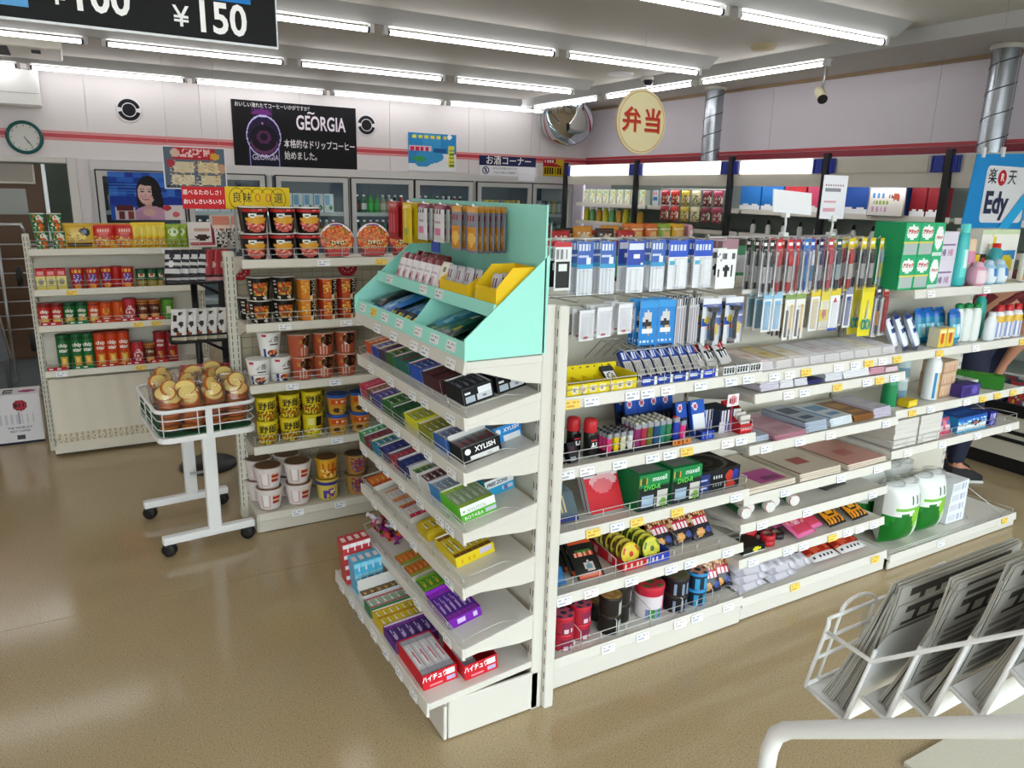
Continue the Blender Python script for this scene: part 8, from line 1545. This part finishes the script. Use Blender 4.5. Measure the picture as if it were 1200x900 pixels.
# ceiling fittings
o = thing('dome_camera', 'small dark dome camera under the ceiling above the round sign', 'camera', (4.49, 5.48, 2.6)); MB().lathe([(.02, -.075), (.045, -.06), (.058, -.03)], 16, '#2a2c34', '#2a2c34', None).obj('dome', GLOSS, o); MB().lathe([(.065, -.03), (.07, 0)], 16, '#d8d6d0', '#d8d6d0', None).obj('base', CARD, o)
o = thing('ceiling_plate', 'flat pale ceiling plate beside the dome camera', 'plate', (4.18, 5.49, 2.6)); MB().lathe([(.10, -.016), (.11, -.006), (.11, 0)], 20, '#dfe0e4', '#dfe0e4', None).obj('cover', CARD, o)
o = thing('smoke_detector', 'cream smoke detector on the ceiling between light rows', 'detector', (4.17, 3.91, 2.6)); MB().lathe([(.05, -.034), (.075, -.026), (.085, -.008), (.09, 0)], 18, '#c9bc98', '#c9bc98', None).obj('body', CARD, o)
o = thing('bullet_camera', 'pale bullet camera on a bent arm below the ceiling edge', 'camera', (4.9, 3.97, 2.6)); MB().tube([(0, 0, 0), (0, 0, -.13), (.0, .01, -.17), (.02, .02, -.21)], .009, '#bbb', 6).obj('arm', ALU, o); q = MB(); q.X = Matrix.Rotation(R_(62), 4, 'Y'); q.lathe([(.036, -.1), (.036, .07), (.03, .08)], 12, '#cfc8a8', '#2a2a2a', '#bbb'); q2 = q.obj('body', CARD, o, (.0, .02, -.245)); q2.rotation_euler = (0, 0, R_(50)); MB().lathe([(.05, -.02), (.05, 0)], 12, '#ccc', '#ccc', None).obj('base', CARD, o)
ac = thing('air_conditioner', 'pale ceiling air conditioner with a dark grille', 'air conditioner', (-.4, 7.05, 2.6)); MB().box(-.5, .46, -.32, .30, -.085, 0).obj('casing', STEEL_W, ac, bevel=.01)
for k in range(9): MB().box(-.46, .12, -.30 + .055 * k, -.275 + .055 * k, -.092, -.085, '#4a4a4e').obj('grille_slat', CARD, ac)
for y in (-.2, -.12): MB().box(.26, .32, y, y + .05, -.092, -.085, '#2a2c34').obj('vent', CARD, ac)
o = thing('air_curtain', 'white wall unit above the store room door', 'air unit', (-.35, 7.9, 2.2)); MB().box(-.35, .22, -.08, .097, 0, .30).obj('casing', WHITE, o, bevel=.012); MB().box(-.34, .21, -.083, -.08, .10, .104, '#aaa').obj('seam', CARD, o)
# left rear: hand truck, dark board, white carton, grey mat
ht = thing('hand_truck', 'folded metal hand truck leaning by the store room door', 'hand truck', (-.42, 6.75, 0))
for x in (-.09, .09): MB().tube([(x, 0, .08), (x, .12, 1.2)], .012, n=6).obj('rail', ALU, ht)
MB().tube([(-.09, .12, 1.2), (-.07, .125, 1.27), (.07, .125, 1.27), (.09, .12, 1.2)], .012, n=6).obj('handle', ALU, ht)
for x, z in ((.03, .90), (.06, .40)):
    q = MB(); q.X = Matrix.Rotation(PI / 2, 4, 'Y'); q.lathe([(.03, -.02), (.075, -.018), (.08, 0), (.075, .018), (.03, .02)], 18, lambda u, j: '#6a6a68' if j in (0, 3) else '#2a2a2a', '#888', '#888'); q.obj('wheel', RUBBER, ht, (x, -.06, z))
MB().box(-.12, .12, -.22, 0, .02, .03).obj('plate', ALU, ht)
o = thing('dark_board', 'black framed board leaning at the store room door', 'board', (-.60, 6.5, 0)); q = MB(); q.box(-.35, .10, -.01, .02, .02, .95, '#1a1a1a'); q2 = q.obj('panel', BLACK, o); q2.rotation_euler = (R_(-6), R_(-7), 0); q2.location = (0, 0, .28) ; q3 = MB().tube([(.10, -.012, .02), (.10, -.012, .95), (-.35, -.012, .95)], .01, '#555', 4).obj('edge_bar', ALU, o); q3.rotation_euler = q2.rotation_euler; q3.location = q2.location
for x in (-.3, .05): MB().box(x, x + .03, 0, .1, 0, .32).obj('foot', BLACK, o)
for k in range(7):
    q = MB().tube([(-.72, 7.6, .35 + .12 * k), (-.18, 7.6, .35 + .12 * k)], .006, '#6a6a60', 5)
    if k == 0: ws = thing('wire_shelf', 'dark wire shelf in front of the store room door', 'shelf', (0, 0, 0)); [MB().tube([(x, 7.61, 0), (x, 7.61, 1.1)], .008, '#555', 5).obj('post', BLACK, ws) for x in (-.72, -.18)]
    q.obj('wire', ALU, ws)
wx = thing('coffee_carton', 'white coffee carton with a red round seal on the floor', 'carton', (-.42, 5.45, 0)); pwx = P('#dcd9da').e(.56, .78, .16, .11, '#8a1f2c').e(.56, .78, .12, .08, '#a8323e').bars(.45, .75, .68, .81, 3, '#2a1a1a', True, .5).r(0, 0, 1, .05, '#1c2030').bars(.1, .42, .9, .62, 7, '#c4bec6', True, .4).r(.5, .42, .515, .66, '#8a8a94').r(.4, .08, .58, .18, '#4a4a50')
MB().pbox(.245, .20, .315, 34, 44, pwx, '#d2ced0', P('#e2e0e0').e(.72, .45, .2, .16, '#a83a6a').r(.22, .2, .42, .8, '#3a3e44').bars(.25, .3, .4, .7, 3, '#d8d8d8', False, .4), nt=18).obj('box', CARD, wx); txt("THE WORLD'S", .020, '#2a2a34', wx, (.0, -.1012, .105), bold=.01); txt('BEST COFFEE', .018, '#2a2a34', wx, (.0, -.1012, .083), bold=.01)
o = MB().box(-1.4, -.26, 6.62, 8.0, .0005, .006).obj('floor_mat', pmat('slate_floor_mat', '#5d6668', .7, noise=.08, nscale=40)); tag(o, 'slate grey mat on the floor before the store room door', 'mat')
# ================================================================ customer bending behind the island end
def person():
    t = thing('person', 'person in a maroon top and navy trousers bending behind the island end', 'person', (0, 0, 0))
    V = {'pelvis': ((4.40, 2.36, .84), .125), 'waist': ((4.44, 2.33, .96), .115), 'chest': ((4.52, 2.27, 1.10), .135), 'neckb': ((4.60, 2.21, 1.20), .075), 'neck': ((4.63, 2.185, 1.235), .052),
         'hipL': ((4.36, 2.30, .80), .088), 'kneeL': ((4.40, 2.27, .45), .060), 'ankL': ((4.37, 2.30, .09), .043), 'toeL': ((4.47, 2.235, .035), .032),
         'hipR': ((4.45, 2.42, .80), .088), 'kneeR': ((4.50, 2.41, .45), .060), 'ankR': ((4.47, 2.43, .09), .043), 'toeR': ((4.57, 2.365, .035), .032),
         'shL': ((4.49, 2.12, 1.13), .062), 'elL': ((4.47, 2.10, .90), .043), 'wrL': ((4.50, 2.20, .72), .028), 'haL': ((4.52, 2.235, .665), .026),
         'shR': ((4.66, 2.36, 1.13), .062), 'elR': ((4.74, 2.36, .90), .043), 'wrR': ((4.66, 2.28, .73), .028), 'haR': ((4.625, 2.255, .68), .026)}
    E = [('pelvis', 'waist'), ('waist', 'chest'), ('chest', 'neckb'), ('neckb', 'neck'), ('pelvis', 'hipL'), ('hipL', 'kneeL'), ('kneeL', 'ankL'), ('ankL', 'toeL'), ('pelvis', 'hipR'), ('hipR', 'kneeR'), ('kneeR', 'ankR'), ('ankR', 'toeR'),
         ('chest', 'shL'), ('shL', 'elL'), ('elL', 'wrL'), ('wrL', 'haL'), ('chest', 'shR'), ('shR', 'elR'), ('elR', 'wrR'), ('wrR', 'haR')]
    def skin(names, edges, rad=1.0, extra=()):
        vs = [V[n][0] for n in names]; rs = [V[n][1] * rad for n in names]; es = [(names.index(a), names.index(b)) for a, b in edges]
        for par, chain in extra:
            p_ = names.index(par)
            for co, r in chain: vs.append(co); rs.append(r); es.append((p_, len(vs) - 1)); p_ = len(vs) - 1
        me = bpy.data.meshes.new('body'); me.from_pydata(vs, es, []); o = bpy.data.objects.new('body', me); COL.objects.link(o)
        m = o.modifiers.new('skin', 'SKIN'); m.use_smooth_shade = True
        sv = me.skin_vertices[0].data if me.skin_vertices else None
        if sv is None:
            bm = bmesh.new(); bm.from_mesh(me); bm.verts.layers.skin.verify(); bm.to_mesh(me); bm.free(); sv = me.skin_vertices[0].data
        for i, r in enumerate(rs): sv[i].radius = (r, r)
        sv[0].use_root = True
        o.modifiers.new('sub', 'SUBSURF').levels = 1
        mesh = bpy.data.meshes.new_from_object(o.evaluated_get(bpy.context.evaluated_depsgraph_get())); bpy.data.objects.remove(o)
        return mesh
    fing = []
    for s, h in ((-1, 'haL'), (1, 'haR')):
        hx, hy, hz = V[h][0]
        for k in range(4): fing.append((h, [((hx + .012 * (k - 1.5), hy + s * .01, hz - .045), .0085), ((hx + .013 * (k - 1.5), hy + .004 * s, hz - (.075, .085, .08, .068)[k]), .0075), ((hx + .013 * (k - 1.5), hy - .012 * s, hz - (.09, .104, .098, .082)[k]), .006)]))
        fing.append((h, [((hx + .03, hy + s * .02, hz - .02), .009), ((hx + .038, hy + s * .03, hz - .05), .007)]))
    SKIN = pmat('skin', '#c98f72', .5, noise=.05, nscale=40)
    body = put('body', skin(list(V), E, 1.0, fing), t); body.data.materials.clear(); body.data.materials.append(SKIN)
    def cloth(name, names, edges, rad, mat):
        o = put(name, skin(names, edges, rad), t); o.data.materials.clear(); o.data.materials.append(mat)
    NAVY = pmat('navy_cloth', '#1b2138', .8, noise=.15, nscale=30); MAR = pmat('maroon_cloth', '#6a1f22', .8, noise=.2, nscale=25)
    cloth('trousers', ['pelvis', 'hipL', 'kneeL', 'ankL', 'hipR', 'kneeR', 'ankR'], [('pelvis', 'hipL'), ('hipL', 'kneeL'), ('kneeL', 'ankL'), ('pelvis', 'hipR'), ('hipR', 'kneeR'), ('kneeR', 'ankR')], 1.13, NAVY)
    V['elL2'] = ((4.475, 2.105, .96), .05); V['elR2'] = ((4.72, 2.36, .96), .05)
    cloth('shirt', ['waist', 'pelvis', 'chest', 'neckb', 'shL', 'elL2', 'shR', 'elR2'], [('pelvis', 'waist'), ('waist', 'chest'), ('chest', 'neckb'), ('chest', 'shL'), ('shL', 'elL2'), ('chest', 'shR'), ('shR', 'elR2')], 1.12, MAR)
    # head turned down to the goods, facing +x and the floor
    q = MB(); n = 18; q.X = Matrix.Translation((4.70, 2.14, 1.30)) @ Matrix.Rotation(R_(55), 4, Vector((-.55, -.83, 0))) @ Matrix.Rotation(R_(55), 4, 'Z')
    prof = [(.01, -.115), (.045, -.105), (.062, -.07), (.070, -.02), (.075, .03), (.072, .07), (.052, .105), (.012, .12)]
    q.X = q.X @ Matrix.Diagonal((1, 1.2, 1, 1)); q.lathe(prof, n, '#c98f72', '#c98f72', '#c98f72'); 
    X = q.X.copy(); h = q.obj('head', SKIN, t)
    for nm, pts, c in (('nose', [(0, -.078, .0), (0, -.092, -.022), (0, -.076, -.028)], SKIN), ('mouth', [(-.02, -.068, -.058), (0, -.072, -.06), (.02, -.068, -.058)], ink('#8a3a3a')), ('eye', [(-.032, -.068, .008), (-.018, -.071, .008)], ink('#1a1412')), ('eye', [(.018, -.071, .008), (.032, -.068, .008)], ink('#1a1412')), ('ear', [(-.074, 0, -.02), (-.08, .01, .015)], SKIN), ('ear', [(.074, 0, -.02), (.08, .01, .015)], SKIN)):
        a = MB(); a.X = X; a.tube(pts, .007, n=6); a.obj(nm, c, h)
    q = MB(); q.X = X @ Matrix.Translation((0, .012, .012)); q.lathe([(.078, -.02), (.082, .03), (.078, .075), (.056, .115), (.012, .13)], n, '#17120f', None, '#17120f'); q.obj('hair', pmat('dark_hair', '#17120f', .6, noise=.3, nscale=60), t)
    for s, k in (('L', 0), ('R', 1)):
        ax, ay, az = V['ank' + s][0]; q = MB(); q.X = Matrix.Translation((ax + .04, ay - .03, 0)) @ Matrix.Rotation(R_(-33), 4, 'Z'); q.box(-.09, .12, -.045, .045, 0, .018, '#ddd'); q.prism([(-.085, .018), (.115, .018), (.11, .05), (.02, .085), (-.08, .095)], -.042, .042, 'y', '#2a2a2e'); q.obj('shoe', CARD, t, bevel=.008)
    return t
person()
